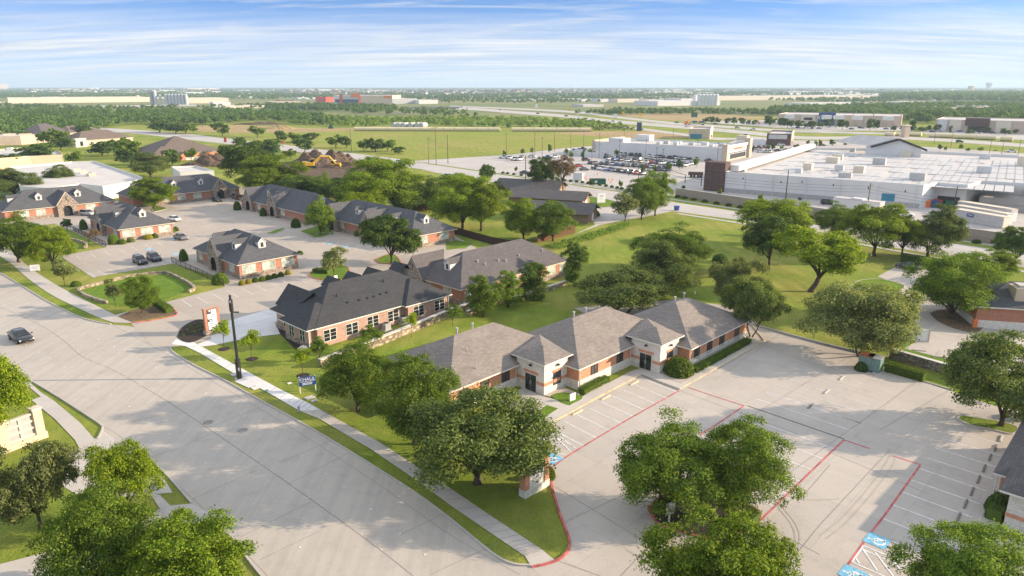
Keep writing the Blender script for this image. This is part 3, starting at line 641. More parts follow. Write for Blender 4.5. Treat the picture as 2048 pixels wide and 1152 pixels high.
proto('holly1',9,2.2,7.2,-.12,26,17000,.10,'lf_dark',.12,limbs=5,lr=(.6,.8)); proto('holly2',19,2.3,7.0,-.12,24,17000,.10,'lf_mid',.12,limbs=5,lr=(.6,.8))
proto('young1',10,1.5,4.2,.24,8,1700,.105,'lf_lime',.045,limbs=5,tuft=7,spread=.14,inner=.5); proto('young2',11,1.6,4.4,.2,8,2600,.105,'lf_mid',.05,limbs=5,tuft=8,spread=.15,inner=.5)
proto('young3',12,2.0,4.6,.16,10,3600,.11,'lf_olive',.06,limbs=6,tuft=9,spread=.18,inner=.5)
proto('rusty',15,2.0,4.0,.34,8,1300,.11,'lf_rusty',.05,limbs=6,stems=3,tuft=7,spread=.2); proto('pine',16,3.6,13,.38,14,4200,.17,'lf_rusty',.2,limbs=12,tuft=9,spread=.35,inner=.3)
proto('far1',21,4.2,8,.08,12,1500,.42,'lf_far',.2,limbs=4,tuft=6,spread=.45); proto('far2',22,4.2,8,.08,14,1500,.42,'lf_dark',.2,limbs=4,tuft=6,spread=.45); proto('far3',23,4.2,8,.08,10,1500,.42,'lf_mid',.2,limbs=4,tuft=6,spread=.45)
trng=random.Random(5)
def tree(px,py,top,wpx,key,label,cat='tree',name='tree',group=None,rz=None,cx=None):
    me,tm,pr,ph=PROTO[key]; b=W(px,py); Q=PTS[key]; best=None
    for rz_ in ([rz] if rz is not None else [trng.uniform(0,6.28)+k*.785 for k in range(8 if wpx>40 else 1)]):
        cr,sr=math.cos(rz_),math.sin(rz_); X0=Q[:,0]*cr-Q[:,1]*sr; Y0=Q[:,0]*sr+Q[:,1]*cr; Z0=Q[:,2]
        sx=wpx*proj(b.x,b.y,4)[2]/F/2/pr; sz=sx
        for _ in range(12):
            X=b.x+X0*sx; Y=b.y+Y0*sx; Z=Z0*sz; zc=Y*cp-(Z-CH)*sp; u_=1024+F*X/zc; v_=576-F*(Y*sp+(Z-CH)*cp)/zc
            lo_,hi_=np.percentile(u_,1.5),np.percentile(u_,98.5); sx*=(wpx*.95/(hi_-lo_))**.8
            t_=np.percentile(v_,.6); sz*=max(.6,min(1.6,(py-top)/max(6,py-t_)))**.8
            sz=min(max(sz,sx*.5),sx*2.2)
        e=abs((lo_+hi_)/2-(px if cx is None else cx))
        if best is None or e<best[0]: best=(e,rz_,sx,sz)
    _,rz,sx,sz=best
    if cx is not None: b=W(px+(cx-px)*.0,py)
    if DBG: print('TREE',key,px,py,'h %.1f w %.1f'%(sz*ph,sx*pr*2))
    o=thing(name,label,cat,b,rz,group,(sx,sx,sz))
    c=bpy.data.objects.new('crown',me); COL.objects.link(c); c.parent=o
    t=bpy.data.objects.new('trunk',tm); COL.objects.link(t); t.parent=o
    return o
TR=[ # base px, base py, crown top y, crown width px, kind, label
(-22,905,708,200,'elm1','bright yellow-green tree behind the cream stone sign at the left edge'),
(82,1058,883,168,'oak3','open grey-green tree with a pale visible trunk left of the brightest street tree'),
(250,1052,886,150,'elm2','bright green tree standing right beside the side driveway and the big street'),
(215,1205,970,240,'mid1','largest tree in the bottom left corner, mixed green, over the lower driveway'),
(385,1255,1028,228,'bright1','bottom-edge tree with ragged crown overhanging the near kerb of the street'),
(1438,1270,1026,285,'bright1','bright green tree at the bottom edge in front of the planter island'),
(1935,1270,1052,290,'mid2','dark green tree at the bottom right corner by the accessible bays'),
(1345,1034,822,215,'mid1','broad dense tree on the planter island, left one of the pair'),
(1482,1036,842,172,'mid2','looser tree on the planter island, right one of the pair'),
(716,822,682,140,'mid1','tree behind the sidewalk nearest the blue sign board'),
(829,888,714,155,'mid2','tree between the blue-sign tree and the biggest oak along the sidewalk'),
(955,966,782,268,'oak1','biggest dark oak, arching over the brick monument sign at the lot entrance'),
(2001,853,668,240,'oak2','large oak on the small teardrop island at the right edge of the parking lot'),
(1718,712,570,212,'live2','wide olive live oak by the lot kerb next to the white bin enclosure'),
(1474,628,520,112,'live2','olive live oak behind the right end of the tan-roofed brick office, farther of two'),
(1502,674,556,122,'live1','live oak at the far right corner of the tan-roofed brick office, nearer of two'),
(1246,632,533,170,'live1','spreading multi-stem live oak directly behind the middle of the tan-roofed office'),
(1320,592,483,124,'oak2','round dark oak standing alone in the big lawn behind the tan-roofed office'),
(1345,545,446,140,'mid1','green tree partly hidden behind the round dark oak on the big lawn'),
(1545,490,400,135,'elm1','bright tree at the avenue end of the lawn grove, leftmost crown'),
(1537,540,434,96,'dark1','dark tree with two pale stems below the leftmost crown of the lawn grove'),
(1622,583,455,160,'elm3','leaning bright tree with a bare slanted trunk in front of the lawn grove'),
(1748,512,410,136,'elm2','bright tree forming the right side of the lawn grove'),
(1672,472,402,88,'mid1','green tree at the back of the lawn grove near the block wall'),
(1803,515,433,66,'elm1','small twin-stemmed bright tree left of the tall grey-green roadside oak'),
(1855,513,412,120,'oak2','tall grey-green roadside oak by the block wall and avenue'),
(2030,530,455,105,'dark1','dark tree at the right edge beside the avenue'),
(1903,638,508,178,'mid2','large tree on the kidney-shaped planter beside the red brick building'),
(1988,562,500,92,'bright1','bright tree behind the kidney planter tree near the avenue'),
(783,528,432,118,'maple','round dark shade tree on the red-kerbed island in the office village'),
(641,470,392,55,'mid1','slim tree in front of the second long slate-roofed office','tree'),
(925,458,352,112,'bright1','big bright lawn tree left of the brown-roofed house, left trunk'),
(962,462,362,100,'elm2','big bright lawn tree left of the brown-roofed house, right trunk'),
(1047,480,398,70,'bright1','round bright tree in front of the brown-roofed house'),
(1106,482,403,74,'mid2','olive green tree touching the front roof of the brown-roofed house'),
(1250,447,388,50,'young3','small grey tree at the lawn corner by the house drive'),
(1283,439,343,68,'mid1','taller of the two slender trees at the lawn corner by the avenue'),
(1310,431,345,66,'mid2','slender tree closest to the blue bin on the avenue'),
(1086,387,316,58,'dark1','dark tree by the avenue right of the tall wooden pole'),
(1125,398,312,52,'pine','thin half-bare reddish pine beside the house drive'),
(543,398,312,125,'bright1','bright tree in the belt behind the slate-roofed offices, leftmost'),
(500,378,285,110,'dark1','dark tree in the belt behind the offices near the soil heap'),
(607,415,352,92,'dark2','dark tree in the belt right behind the excavator'),
(648,402,345,60,'mid1','small tree just in front of the yellow excavator boom'),
(690,420,358,95,'dark1','dark tree in the belt behind the third slate-roofed office'),
(758,425,318,150,'bright1','largest bright tree in the belt behind the slate-roofed offices'),
(725,440,375,80,'elm1','low bright tree in front of the largest belt tree'),
(815,428,360,90,'dark2','dark tree at the right end of the belt by the cedar fence'),
(872,418,352,88,'mid1','green tree between the belt and the big bright lawn trees'),
(912,400,350,85,'mid2','green tree behind the big bright lawn trees'),
(975,372,330,30,'dark1','small dark tree near the avenue behind the lawn trees'),
(1000,398,362,26,'young3','small round tree left of the brown-roofed house'),
(38,525,424,135,'mid1','large tree at the left edge shading the left basin lawn'),
(107,540,455,90,'elm2','bright yellow-green tree by the orange planter at the left edge'),
(308,418,357,86,'bright1','bright tree in front of the far slate-roofed office'),
(120,375,330,62,'oak1','olive tree beside the white flat roof'),
(30,392,338,110,'oak2','olive tree mass left of the white flat roof'),
(302,354,306,70,'oak1','olive tree at the right end of the white flat roof'),
(285,626,551,72,'mid2','round tree on the bare corner bed by the village entrance'),
(232,614,558,36,'young3','thin grey tree in the front retention basin'),
(130,570,520,44,'young3','pale olive shrub tree at the roadside lawn left of the front basin'),
(187,494,458,34,'rusty','reddish bare crape myrtle beside the first iron fence'),
(135,462,438,22,'dark1','small dark round tree in the left office car park'),
(668,556,494,46,'young3','young grey-green tree on the hedge island of the village'),
(965,634,553,60,'holly2','first evergreen holly from the left behind the charcoal-roofed office'),
(1015,615,543,58,'holly2','second evergreen holly from the left, beside the charcoal-roofed office'),
(1067,600,526,54,'holly1','third evergreen holly from the left, beside the charcoal-roofed office'),
(1150,570,486,48,'holly1','tall dark evergreen holly at the far corner of the charcoal-roofed office'),
(449,699,640,34,'young1','staked sapling in a mulch ring beside the tall black pole'),
(504,719,660,40,'young1','bright staked sapling between the black pole and the blue-black-roofed office'),
(606,752,696,32,'young1','thin yellow-green sapling just behind the blue sign board'),
(640,728,674,36,'young2','grey-green sapling at the left corner of the black-roofed office'),
(745,706,650,40,'young2','sapling at the retaining wall near the first air conditioner'),
(823,674,626,28,'young1','slim pale sapling at the middle of the stone retaining wall'),
(906,652,610,32,'young2','green sapling at the right end of the stone retaining wall'),
]
CXS={716:730,829:832,955:968,1345:1328,1482:1490,1438:1440,215:212,385:380,250:250,82:82,2001:1968,1718:1698,1474:1480,1502:1500,1246:1236,1320:1330,1345.5:1335,1622:1664,1545:1552,1748:1715,1855:1876,1903:1912}
trng.seed(11)
for a in TR: tree(*a[:6],cx=CXS.get(a[0]) if a[1]!=545 else 1335)
# further trees around the western offices
W2=[(72,328,300,70,'olive hedge-like tree in front of the beige flat-roofed office'),(20,335,308,60,'dark tree at the left edge by the beige office'),(112,293,258,48,'round tree in front of the grey-roofed church'),(168,276,248,34,'tree before the tan wing of the church'),(122,300,276,50,'tree by the arched porch'),(150,330,302,32,'small street tree right of the beige office'),
 (205,312,284,50,'tree right below the first tan hip roof'),(232,300,280,34,'upright tree between the two tan hip roofs'),(255,318,276,48,'dark upright tree at the corner of the second tan hip roof'),(262,330,300,62,'olive tree in front of the second tan hip roof'),(345,334,300,34,'round tree before the brick front of the second tan roof'),(383,322,296,24,'small tree at the doorway of the second tan roof'),
 (450,318,292,22,'conical tree right of the second tan roof'),(90,275,262,38,'round tree near the two-portal office'),(88,292,262,28,'tree beside the two-portal office'),(320,265,245,50,'tree behind the second tan roof by the avenue, left'),(352,267,246,44,'tree behind the second tan roof by the avenue, middle'),(372,268,248,44,'tree behind the second tan roof by the avenue, right'),(478,290,277,26,'small tree between the avenue lanes'),
 (610,305,278,38,'dark tree at the avenue above the soil heap'),(582,318,298,26,'small tree beside the soil heap'),(535,312,288,50,'tree left of the soil heap'),(500,315,292,40,'tree by the avenue left of the soil heap')]
for i,(x,y,tp,wd,l) in enumerate(W2): tree(x,y,tp,wd,('far1','far2','far3')[i%3],l)
MID=[(445,272,246,36,'bush by the pole line, left end'),(515,274,252,32,'bush by the pole line, middle'),(565,285,262,24,'bush at the avenue bend'),(590,284,265,26,'second bush at the avenue bend'),(618,286,266,34,'third bush at the avenue bend'),
 (672,296,270,34,'left half of the dark thicket before the meadow'),(693,296,273,26,'right half of the dark thicket before the meadow'),(728,302,278,24,'left tree of the meadow clump'),(751,304,278,36,'middle tree of the meadow clump'),(775,303,280,32,'right tree of the meadow clump'),(797,308,294,26,'low bush right of the meadow clump')]
for i,(x,y,tp,wd,l) in enumerate(MID): tree(x,y,tp,wd,('far2','far3')[i%2],l,'shrub' if 'bush' in l else 'tree','bush' if 'bush' in l else 'tree')
# young trees of the retail car parks and stores
KT=[(1024+42*.156-15,312,'left of all'),]
g='young trees of the retail car park'
for i,(x,y,tp,wd,l) in enumerate([(1009,313,301,7,'conical tree at the left end of the retail car park'),(1046,310,297,8,'second small tree at the left end of the retail car park'),(1064,308,293,6,'thin tree by the left light poles of the retail lot'),(1100,306,289,7,'thin tree above the blue car in the retail lot'),(1133,310,293,7,'tree left of the white enclosure'),(1143,318,303,8,'pale tree before the white enclosure'),(1165,318,302,7,'green tree before the white enclosure'),(1181,313,297,9,'tree over the right end of the white enclosure'),(1232,313,299,9,'tree at the left end of the back car row'),(1285,348,328,9,'conical tree in the front car rows'),(1308,345,330,8,'tree among the front car rows'),(1338,345,323,12,'dark round tree at the end of the front car rows'),(1359,340,315,11,'tree on the right lawn tip of the retail lot'),(1392,336,311,11,'tree on the kerbed lawn tip nearest the store front'),(1241,377,350,8,'yellowish sapling right of the green dumpster'),(1182,374,352,8,'yellowish sapling left of the green dumpster'),(1032,345,331,6,'bare sapling by the shrub row'),(1330,358,343,10,'dark small tree by the black gate frame'),(1366,385,371,10,'sapling before the block wall, left'),(1438,397,378,10,'sapling before the block wall, middle'),(1520,404,388,10,'sapling before the block wall, right'),(1600,400,396,8,'sapling behind the bright lawn grove'),(1640,292,279,7,'thin tree by the dark brick restaurant'),(1536,301,289,8,'pale tree in front of the dark brick restaurant, left'),(1546,301,286,8,'pale tree in front of the dark brick restaurant, right'),(1563,300,291,8,'dark tree in front of the dark brick restaurant'),(1592,298,288,11,'round tree at the right of the dark brick restaurant'),(1505,303,291,6,'small tree by the white store corner'),(1615,292,280,7,'tree on the lawn right of the dark restaurant'),(1632,294,281,7,'second tree on the lawn right of the dark restaurant'),(1665,291,279,12,'double tree behind the warehouse parapet'),(1689,293,283,7,'tree behind the warehouse parapet'),(1718,291,283,7,'last tree behind the warehouse parapet'),(1880,300,289,9,'young tree right of the gabled entrance roof'),(1890,303,292,7,'dark young tree right of the gabled entrance roof'),(1922,300,288,9,'pale tree before the highway'),(1935,303,296,9,'yellow tree before the highway'),(1960,304,294,12,'yellow-green tree before the highway'),(1990,302,297,7,'small tree before the highway, right')]):
    tree(x,y,tp,wd,'far3' if i%3 else 'far1',l,'tree','young_tree',g)
# clipped shrubs and hedges
def shrub_mesh(seed,Rx,Rz,n,size,mat):
    rng=np.random.default_rng(seed); d=rng.normal(size=(n,3)); d/=np.linalg.norm(d,axis=1)[:,None]; d[:,2]=np.abs(d[:,2])*1.0-.15*(rng.random(n))
    rr=1+rng.normal(size=n)*.035; P=d*rr[:,None]*np.array([Rx,Rx,Rz*1.7]); P[:,2]=np.maximum(P[:,2]+Rz*.3,.05)
    Nn=d+rng.normal(size=(n,3))*.45; Nn/=np.linalg.norm(Nn,axis=1)[:,None]
    me=card_mesh('leaves',P,Nn,size,mat,rng); return me
def core_mb(Rx,Rz):
    b=MB(); rs=[]
    for i in range(6):
        a=math.pi/2*i/5.2; rs.append([(Rx*.9*math.cos(a)*math.cos(k*math.pi/5),Rx*.9*math.cos(a)*math.sin(k*math.pi/5),Rz*1.75*math.sin(a)+.0) for k in range(10)])
    return b.rings(rs)
SH={k:shrub_mesh(40+i,1,.62,1500,.085,'lf_'+k) for i,k in enumerate(('hedge','dark','gold','mid','olive'))}
CM=core_mb(1,.6); cme=bpy.data.meshes.new('branches'); cme.from_pydata(CM.v,[],CM.f); cme.materials.append(M['lf_dark']); cme.update()
def shrub(px,py,r,h,kind,label,group=None,cat='shrub',name='round_shrub'):
    o=thing(name,label,cat,W(px,py),trng.uniform(0,6),group,(r,r,h/1.25))
    for n,me in (('leaves',SH[kind]),('branches',cme)):
        c=bpy.data.objects.new(n,me); COL.objects.link(c); c.parent=o
    return o
def hedge(px,w,h,mat,label,seed=3,name='hedge',closed=False):
    P=[W(*p) for p in px]; rng=np.random.default_rng(seed); C=[];Nn=[]
    core=MB().strip(P,w*.86,0,h*.93)
    for a,c in zip(P[:-1],P[1:]):
        L=(c-a).length; d=(c-a)/L; nn=Vector((-d.y,d.x,0)); n=int(L*(w+2*h)*95)
        for k in range(n):
            s=rng.uniform(0,L); u=rng.uniform(-h,w+h)
            if u<0: p=a+d*s-nn*(w/2)+Vector((0,0,h+u)); m=-nn
            elif u>w: p=a+d*s+nn*(w/2)+Vector((0,0,h-(u-w))); m=nn
            else: p=a+d*s+nn*(u-w/2)+Vector((0,0,h)); m=Vector((0,0,1))
            C.append(tuple(p+Vector(rng.normal(size=3)*.05))); q=Vector(m)+Vector(rng.normal(size=3)*.45); Nn.append(tuple(q.normalized()))
    base=P[0]; o=thing(name,label,'hedge',base)
    me=card_mesh('leaves',np.array(C)-np.array(base),np.array(Nn),.075,mat,rng); c=bpy.data.objects.new('leaves',me); COL.objects.link(c); c.parent=o
    k=core.build('branches','lf_dark',o); k.data.transform(Matrix.Translation(-base))
    return o
shrub(1357,748,1.85,2.35,'hedge','large clipped ball shrub at the corner of the second white entrance')
hedge([(1163,789),(1214,763)],.9,.8,'lf_hedge','clipped hedge under the window right of the first white entrance',4)
hedge([(1387,746),(1440,717),(1496,686)],1.0,.75,'lf_hedge','long clipped hedge along the right front of the tan-roofed office',5)
hedge([(1771,741),(1848,763)],1.1,1.2,'lf_hedge','clipped hedge beside the green utility cabinets',6)
hedge([(310,606),(340,626)],1.3,.9,'lf_hedge','clipped hedge at the village entrance corner',7)
hedge([(1985,1042),(2004,1008)],1.3,1.1,'lf_dark','dark hedge bed beside the far-right office entrance',8)
hedge([(628,545),(658,548)],1.2,.9,'lf_dark','short dark hedge on the red-kerbed hedge island',9)
hedge([(1802,522),(1858,530)],2.0,1.6,'lf_dark','dark hedge behind the lone dark car in the right car park',10)
hedge([(1490,1040),(1512,1050)],1.6,1.0,'lf_mid','low hedge at the right end of the planter island',11)
hedge([(2050,830),(2080,842)],2,1.2,'lf_dark','hedge at the right edge behind the lawn strip',12)
for x,y,r,h,k,l in ((368,522,.9,2.6,'dark','tall dark cone shrub at the left end of the black iron fence'),(441,567,1.5,2.1,'mid','big round green shrub at the near corner of the first slate office'),(168,459,.95,2.7,'dark','dark cone shrub beside the left office of the front pair'),(228,488,1.25,2.3,'mid','round green shrub at the corner of the left front office'),(475,420,1.1,2.7,'dark','dark egg-shaped shrub at the left end of the second slate office'),(527,432,1.0,2.4,'dark','dark shrub between the two porches of the second slate office'),(592,455,1.25,2.5,'dark','dark shrub at the right end of the second slate office'),(381,401,1.0,2.2,'dark','round dark shrub at the brick front of the far slate office'),(152,572,.9,1.0,'mid','low shrub by the roadside lawn'),(700,440,.7,1.4,'dark','small shrub by the porch of the third slate office'),(715,472,.8,1.5,'mid','shrub under the windows of the third slate office'),(1002,1000,.9,1.6,'dark','dark shrub at the far-right office bed') ,(1098,957,.6,1.3,'hedge','small conical shrub behind the brick monument sign'),(1790,745,.8,1.2,'dark','dark low shrub left of the green utility cabinets'),(1184,432,2.2,2.0,'dark','dark rounded shrub at the house garage'),(1440,524,1.6,1.8,'dark','lone low bush on the big lawn'),(600,509,.7,.9,'hedge','low shrub at the right corner of the first slate office')):
    if x==1002: x,y=1992,1022
    if x==1790: x,y=1722,741
    shrub(x,y,r,h,k,l)
for i,(x,y,k) in enumerate(((484,570,'gold'),(497,567,'gold'),(511,564,'hedge'),(525,562,'hedge'),(537,559,'hedge'),(549,556,'hedge'),(562,553,'hedge'),(576,549,'gold'))):
    shrub(x,y,.62,.95,k,('golden' if k=='gold' else 'green')+f" ball shrub by the right wall of the nearest slate office, {('first','second','third','fourth','fifth','sixth','seventh','last')[i]} from the left",'ball shrubs in a row')
for i,(x,y,k,r) in enumerate(((245,488,'hedge',.9),(262,484,'olive',.9),(297,478,'gold',1.1),(310,476,'hedge',.8),(332,468,'hedge',.8),(345,465,'mid',.8),(352,462,'hedge',.7))):
    shrub(x,y,r,1.2,k,f"shrub at the right wall of the left front office, {('first','second','third','fourth','fifth','sixth','last')[i]} from the near corner",'wall shrubs of the left front office')
for i in range(20):
    p=spline([(1006,345),(1100,357),(1180,366),(1250,378)],20)[i*3]; shrub(p[0],p[1]+2,.75,.9,'dark',ORD[i+1]+' dark clipped shrub from the left between avenue and retail lot','row of small dark shrubs by the avenue',name='small_shrub')
for i in range(24):
    p=spline([(1355,394),(1480,415),(1620,436),(1740,455),(1980,489)],6)[i]; shrub(p[0],p[1]+1,1.0,.9,'dark',ORD[i+1]+' dark low shrub from the left along the block wall foot','row of low shrubs along the block wall',name='small_shrub')
# ornamental grass clumps in the mulch
for i in range(14):
    x=368+ (i%5)*11+(i//5)*6; y=672-(i//5)*9-(i%5)*3; shrub(x,y,.32,.4,'olive','pale tuft of ornamental grass in the dark mulch by the village sign','grass tufts in the mulch bed','grass tuft','grass_tuft')
# far woods: masses of crowns
def wood(name,label,px,spacing,hm,n,size,mat,seed,rim=1.0):
    rng=np.random.default_rng(seed); P=[W(*p) for p in px]; xs=[p.x for p in P]; ys=[p.y for p in P]
    def inside(x,y):
        c=False; j=len(P)-1
        for i in range(len(P)):
            if (P[i].y>y)!=(P[j].y>y) and x<(P[j].x-P[i].x)*(y-P[i].y)/(P[j].y-P[i].y)+P[i].x: c=not c
            j=i
        return c
    C=[];Nn=[]; area=(max(xs)-min(xs))*(max(ys)-min(ys)); cnt=int(area/spacing**2)
    for k in range(min(cnt,60000)):
        x=rng.uniform(min(xs),max(xs)); y=rng.uniform(min(ys),max(ys))
        if not inside(x,y): continue
        h=hm*rng.uniform(.55,1.25); r=h*rng.uniform(.42,.62)
        d=rng.normal(size=(n,3)); d/=np.linalg.norm(d,axis=1)[:,None]; d[:,2]=np.abs(d[:,2])
        c=np.array([x,y,h*.38])+d*np.array([r,r,h*.62])*rng.uniform(.8,1.08,n)[:,None]; C.append(c)
        m=d+rng.normal(size=(n,3))*.35; Nn.append(m/np.linalg.norm(m,axis=1)[:,None])
    C=np.concatenate(C); Nn=np.concatenate(Nn)
    me=card_mesh(name,C,Nn,size,mat,rng,.75); o=bpy.data.objects.new(name,me); COL.objects.link(o)
    return tag(o,label,'woodland',kind='stuff')
wood('woodland','green woodland belt left of the open meadow',[(-120,285),(95,283),(200,262),(270,250),(330,250),(420,250),(470,246),(560,243),(640,250),(700,248),(600,233),(540,227),(470,227),(330,226),(190,228),(60,224),(-120,226)],9.5,7.5,70,.95,'lf_far',51)
wood('woodland','bright scrub along the far side of the pipeline',[(560,248),(700,256),(830,250),(1000,256),(1180,258),(1250,254),(1170,245),(1030,240),(900,237),(800,240),(640,235)],8,4.5,24,.9,'lf_scrub',52)
wood('woodland','wood left of the orange store',[(530,222),(700,224),(800,217),(655,212),(560,213),(535,217)],10,7,40,1.2,'lf_far',53)
wood('woodland','dark wood behind the long grey store',[(1540,232),(1700,236),(1880,250),(2060,252),(2200,240),(2200,222),(2000,212),(1800,216),(1640,219),(1540,226)],10,9,60,1.25,'lf_far',54)
wood('woodland','hazy wooded ridge below the water towers',[(1770,201),(2250,208),(2250,188),(1980,187),(1850,189),(1760,194)],18,14,44,2.1,'lf_far',55)
wood('woodland','wood at the left horizon',[(-100,196.5),(250,196.5),(560,199),(560,191),(300,190),(-100,191)],20,7,26,1.9,'lf_far',56)
wood('woodland','hedge line in the dry field beyond the highway',[(1148,228),(1245,231),(1300,229),(1560,232),(1560,226),(1330,222),(1240,224)],11,6,40,1.1,'lf_far',57)
wood('woodland','wooded suburb toward the horizon, middle',[(640,200),(1100,200),(1300,196),(1500,190),(1500,183),(1200,181.5),(800,181),(640,184),(480,186),(420,190)],36,7,18,2.6,'lf_far',58)
wood('woodland','tree cover near the horizon, left',[(-200,190),(420,190),(600,186),(600,181),(-200,181)],46,7,16,3.0,'lf_far',59)
wood('woodland','tree cover near the horizon, right',[(1480,192),(1750,190),(2300,186),(2300,181),(1480,181)],46,8,16,3.2,'lf_far',60)
wood('woodland','last band of trees on the horizon',[(-400,180.5),(2500,180.5),(2500,176.2),(-400,176.2)],110,9,10,6.5,'lf_far',61)
wood('woodland','low scrub on the waste ground right of the pipeline',[(1185,262),(1290,262),(1260,256),(1190,255)],6,2.5,16,.7,'lf_olive',62)
wood('woodland','tree clumps before the overpass',[(700,228),(900,236),(960,236),(930,230),(840,228),(740,222)],15,9,28,1.3,'lf_far',63)
FT=[(1411,246,235,13),(1423,248,233,12),(1436,247,235,12),(1454,249,236,13),(1467,249,235,12),(1484,251,236,14),(1497,250,240,10),(1508,251,240,12),(1540,252,232,22),(1562,254,236,16),(1575,256,236,24),(1598,256,241,19),(1615,257,244,17),(1624,257,242,16),(1640,256,243,13),(1655,255,236,22),(1684,259,236,24),(1740,261,238,18),(1752,261,240,14),(1775,251,236,16),(1786,262,252,12),(1805,262,249,14),(1822,266,241,16),(1845,264,254,18),(1857,262,251,12),(1872,263,249,17),(1902,263,252,13),(1918,263,251,16),(1935,263,250,10),(1975,266,254,14),(2010,270,257,22),(2030,268,259,12),(1940,268,261,16)]
for i,(x,y,tp,wd) in enumerate(FT):
    tree(x,y,tp,wd,('far1','far2')[i%2],('car park tree before the long grey store' if x<1800 else 'car park tree before the pale right-hand store')+', '+ORD[1+sum(1 for q_ in FT if q_[0]<x and (q_[0]<1800)==(x<1800))]+' from the left','tree','tree','car park trees of the far stores')

wood('woodland','broken tree belt around the factory halls on the left',[(-80,216),(180,221),(330,219),(420,214),(560,220),(640,222),(640,215),(540,209),(460,216),(330,216),(180,217),(0,210),(-80,210)],17,6,36,1.2,'lf_far',64)
wood('woodland','scattered trees behind the factory halls and the orange store',[(-100,198),(300,194),(660,192),(660,187),(300,187),(-100,190)],30,7,26,1.9,'lf_far',65)
wood('woodland','trees between the sheds beyond the highway',[(880,206),(1000,207),(1160,206),(1330,199),(1480,199),(1700,206),(1800,206),(1800,197),(1480,193),(1200,197),(1000,200),(880,202)],24,7,30,1.5,'lf_far',66)
wood('tall_grass','tall pale grass along the cedar fence and house drive',[(1088,494),(1150,479),(1205,462),(1245,450),(1262,447),(1255,456),(1190,478),(1118,500)],.55,.8,9,.17,'lf_scrub',67)
# ---------------------------------------------------------------- buildings
def hip_roof(b,x0,x1,y0,y1,z,pitch,mi=0,mf=1,ov=.5,th=.16,hipL=True,hipR=True):
    """hip roof over a rectangle (eave outline given), long axis x; returns ridge"""
    D=y1-y0; Lx=x1-x0; t=math.tan(pitch)
    if Lx>=D:
        h=D/2*t; a=Vector((x0+(D/2 if hipL else 0),y0+D/2,z+h)); c=Vector((x1-(D/2 if hipR else 0),y0+D/2,z+h))
    else:
        h=Lx/2*t; a=Vector((x0+Lx/2,y0+Lx/2,z+h)); c=Vector((x0+Lx/2,y1-Lx/2,z+h))
    p=[(x0,y0,z),(x1,y0,z),(x1,y1,z),(x0,y1,z)]
    if Lx>=D: fs=[[p[0],p[1],c,a],[p[2],p[3],a,c],[p[3],p[0],a],[p[1],p[2],c]]
    else: fs=[[p[0],p[1],a],[p[2],p[3],c],[p[3],p[0],a,c],[p[1],p[2],c,a]]
    for f in fs: b.poly(f,mi)
    q=[(x,y,z-th) for x,y,_ in p]
    for i in range(4):
        j=(i+1)%4; b.poly([q[i],q[j],p[j],p[i]],mf)
    b.poly(q[::-1],mf)
    return a,c
def window(par,side,x,z0,w,h,face,fr='trim',pane='glass',mull=2,name='window',rows=1,arch=False):
    """side f/b: wall y=face, facing -y/+y ; l/r: wall x=face facing -x/+x ; x is the coordinate along the wall"""
    F_=MB(); G=MB(); t=.07
    sg={'f':-1,'b':1,'l':-1,'r':1}[side]
    def bx(m,a0,a1,z_0,z_1,d0,d1):
        lo,hi=sorted((face+sg*d0,face+sg*d1))
        if side in 'fb': m.box(a0,a1,lo,hi,z_0,z_1)
        else: m.box(lo,hi,a0,a1,z_0,z_1)
    x0,x1=x-w/2,x+w/2
    bx(F_,x0-t,x1+t,z0-t,z0,-.02,.055); bx(F_,x0-t,x1+t,z0+h,z0+h+t,-.02,.055)
    bx(F_,x0-t,x0,z0,z0+h,-.02,.05); bx(F_,x1,x1+t,z0,z0+h,-.02,.05)
    for k in range(1,mull): a=x0+w*k/mull; bx(F_,a-.06,a+.06,z0,z0+h,-.02,.045)
    for k in range(1,rows): a=z0+h*k/rows; bx(F_,x0,x1,a-.02,a+.02,-.02,.035)
    bx(G,x0,x1,z0,z0+h,-.02,.02)
    f=F_.build(name,fr,par); G.build('pane',pane,f); return f
def dormer(par,side,x,d,zb,face,roofm,w=1.5,h=1.5,dep=2.6,wm='trim'):
    """little gabled dormer; d = distance of its front behind the eave line"""
    B=MB(); Rf=MB()
    def T(a,dd,z):   # a along facade, dd into the roof
        return {'f':(a,face+dd,z),'b':(a,face-dd,z),'l':(face+dd,a,z),'r':(face-dd,a,z)}[side]
    k=x-w/2; m=x+w/2; zt=zb+h; zp=zt+w*.5
    B.poly([T(k,d,zb-.5),T(m,d,zb-.5),T(m,d,zt),T(x,d,zp),T(k,d,zt)]); B.poly([T(k,d,zb-.5),T(k,d,zt),T(k,d+dep,zt),T(k,d+dep,zb-.5)]); B.poly([T(m,d,zb-.5),T(m,d+dep,zb-.5),T(m,d+dep,zt),T(m,d,zt)])
    o=.16; e=.14
    for s0,s1 in ((k-o,x),(m+o,x)):
        z0=zt-o*1.0; Rf.poly([T(s0,d-.15,z0+.03),T(x,d-.15,zp+.03),T(x,d+dep+.9,zp+.03),T(s0,d+dep,z0+.03)]); Rf.poly([T(s0,d-.15,z0+.03),T(x,d-.15,zp+.03),T(x,d-.15,zp-.1),T(s0,d-.15,z0-.1)],1)
    q=B.build('dormer',wm,par); Rf.build('dormer_roof',[roofm,'trim'],q)
    Wn=MB(); 
    for a0,a1,zz0,zz1 in ((x-.3,x-.03,zb+.35,zb+1.3),(x+.03,x+.3,zb+.35,zb+1.3)): Wn.poly([T(a0,d-.03,zz0),T(a1,d-.03,zz0),T(a1,d-.03,zz1),T(a0,d-.03,zz1)])
    Wn.build('dormer_window','glass',q); return q
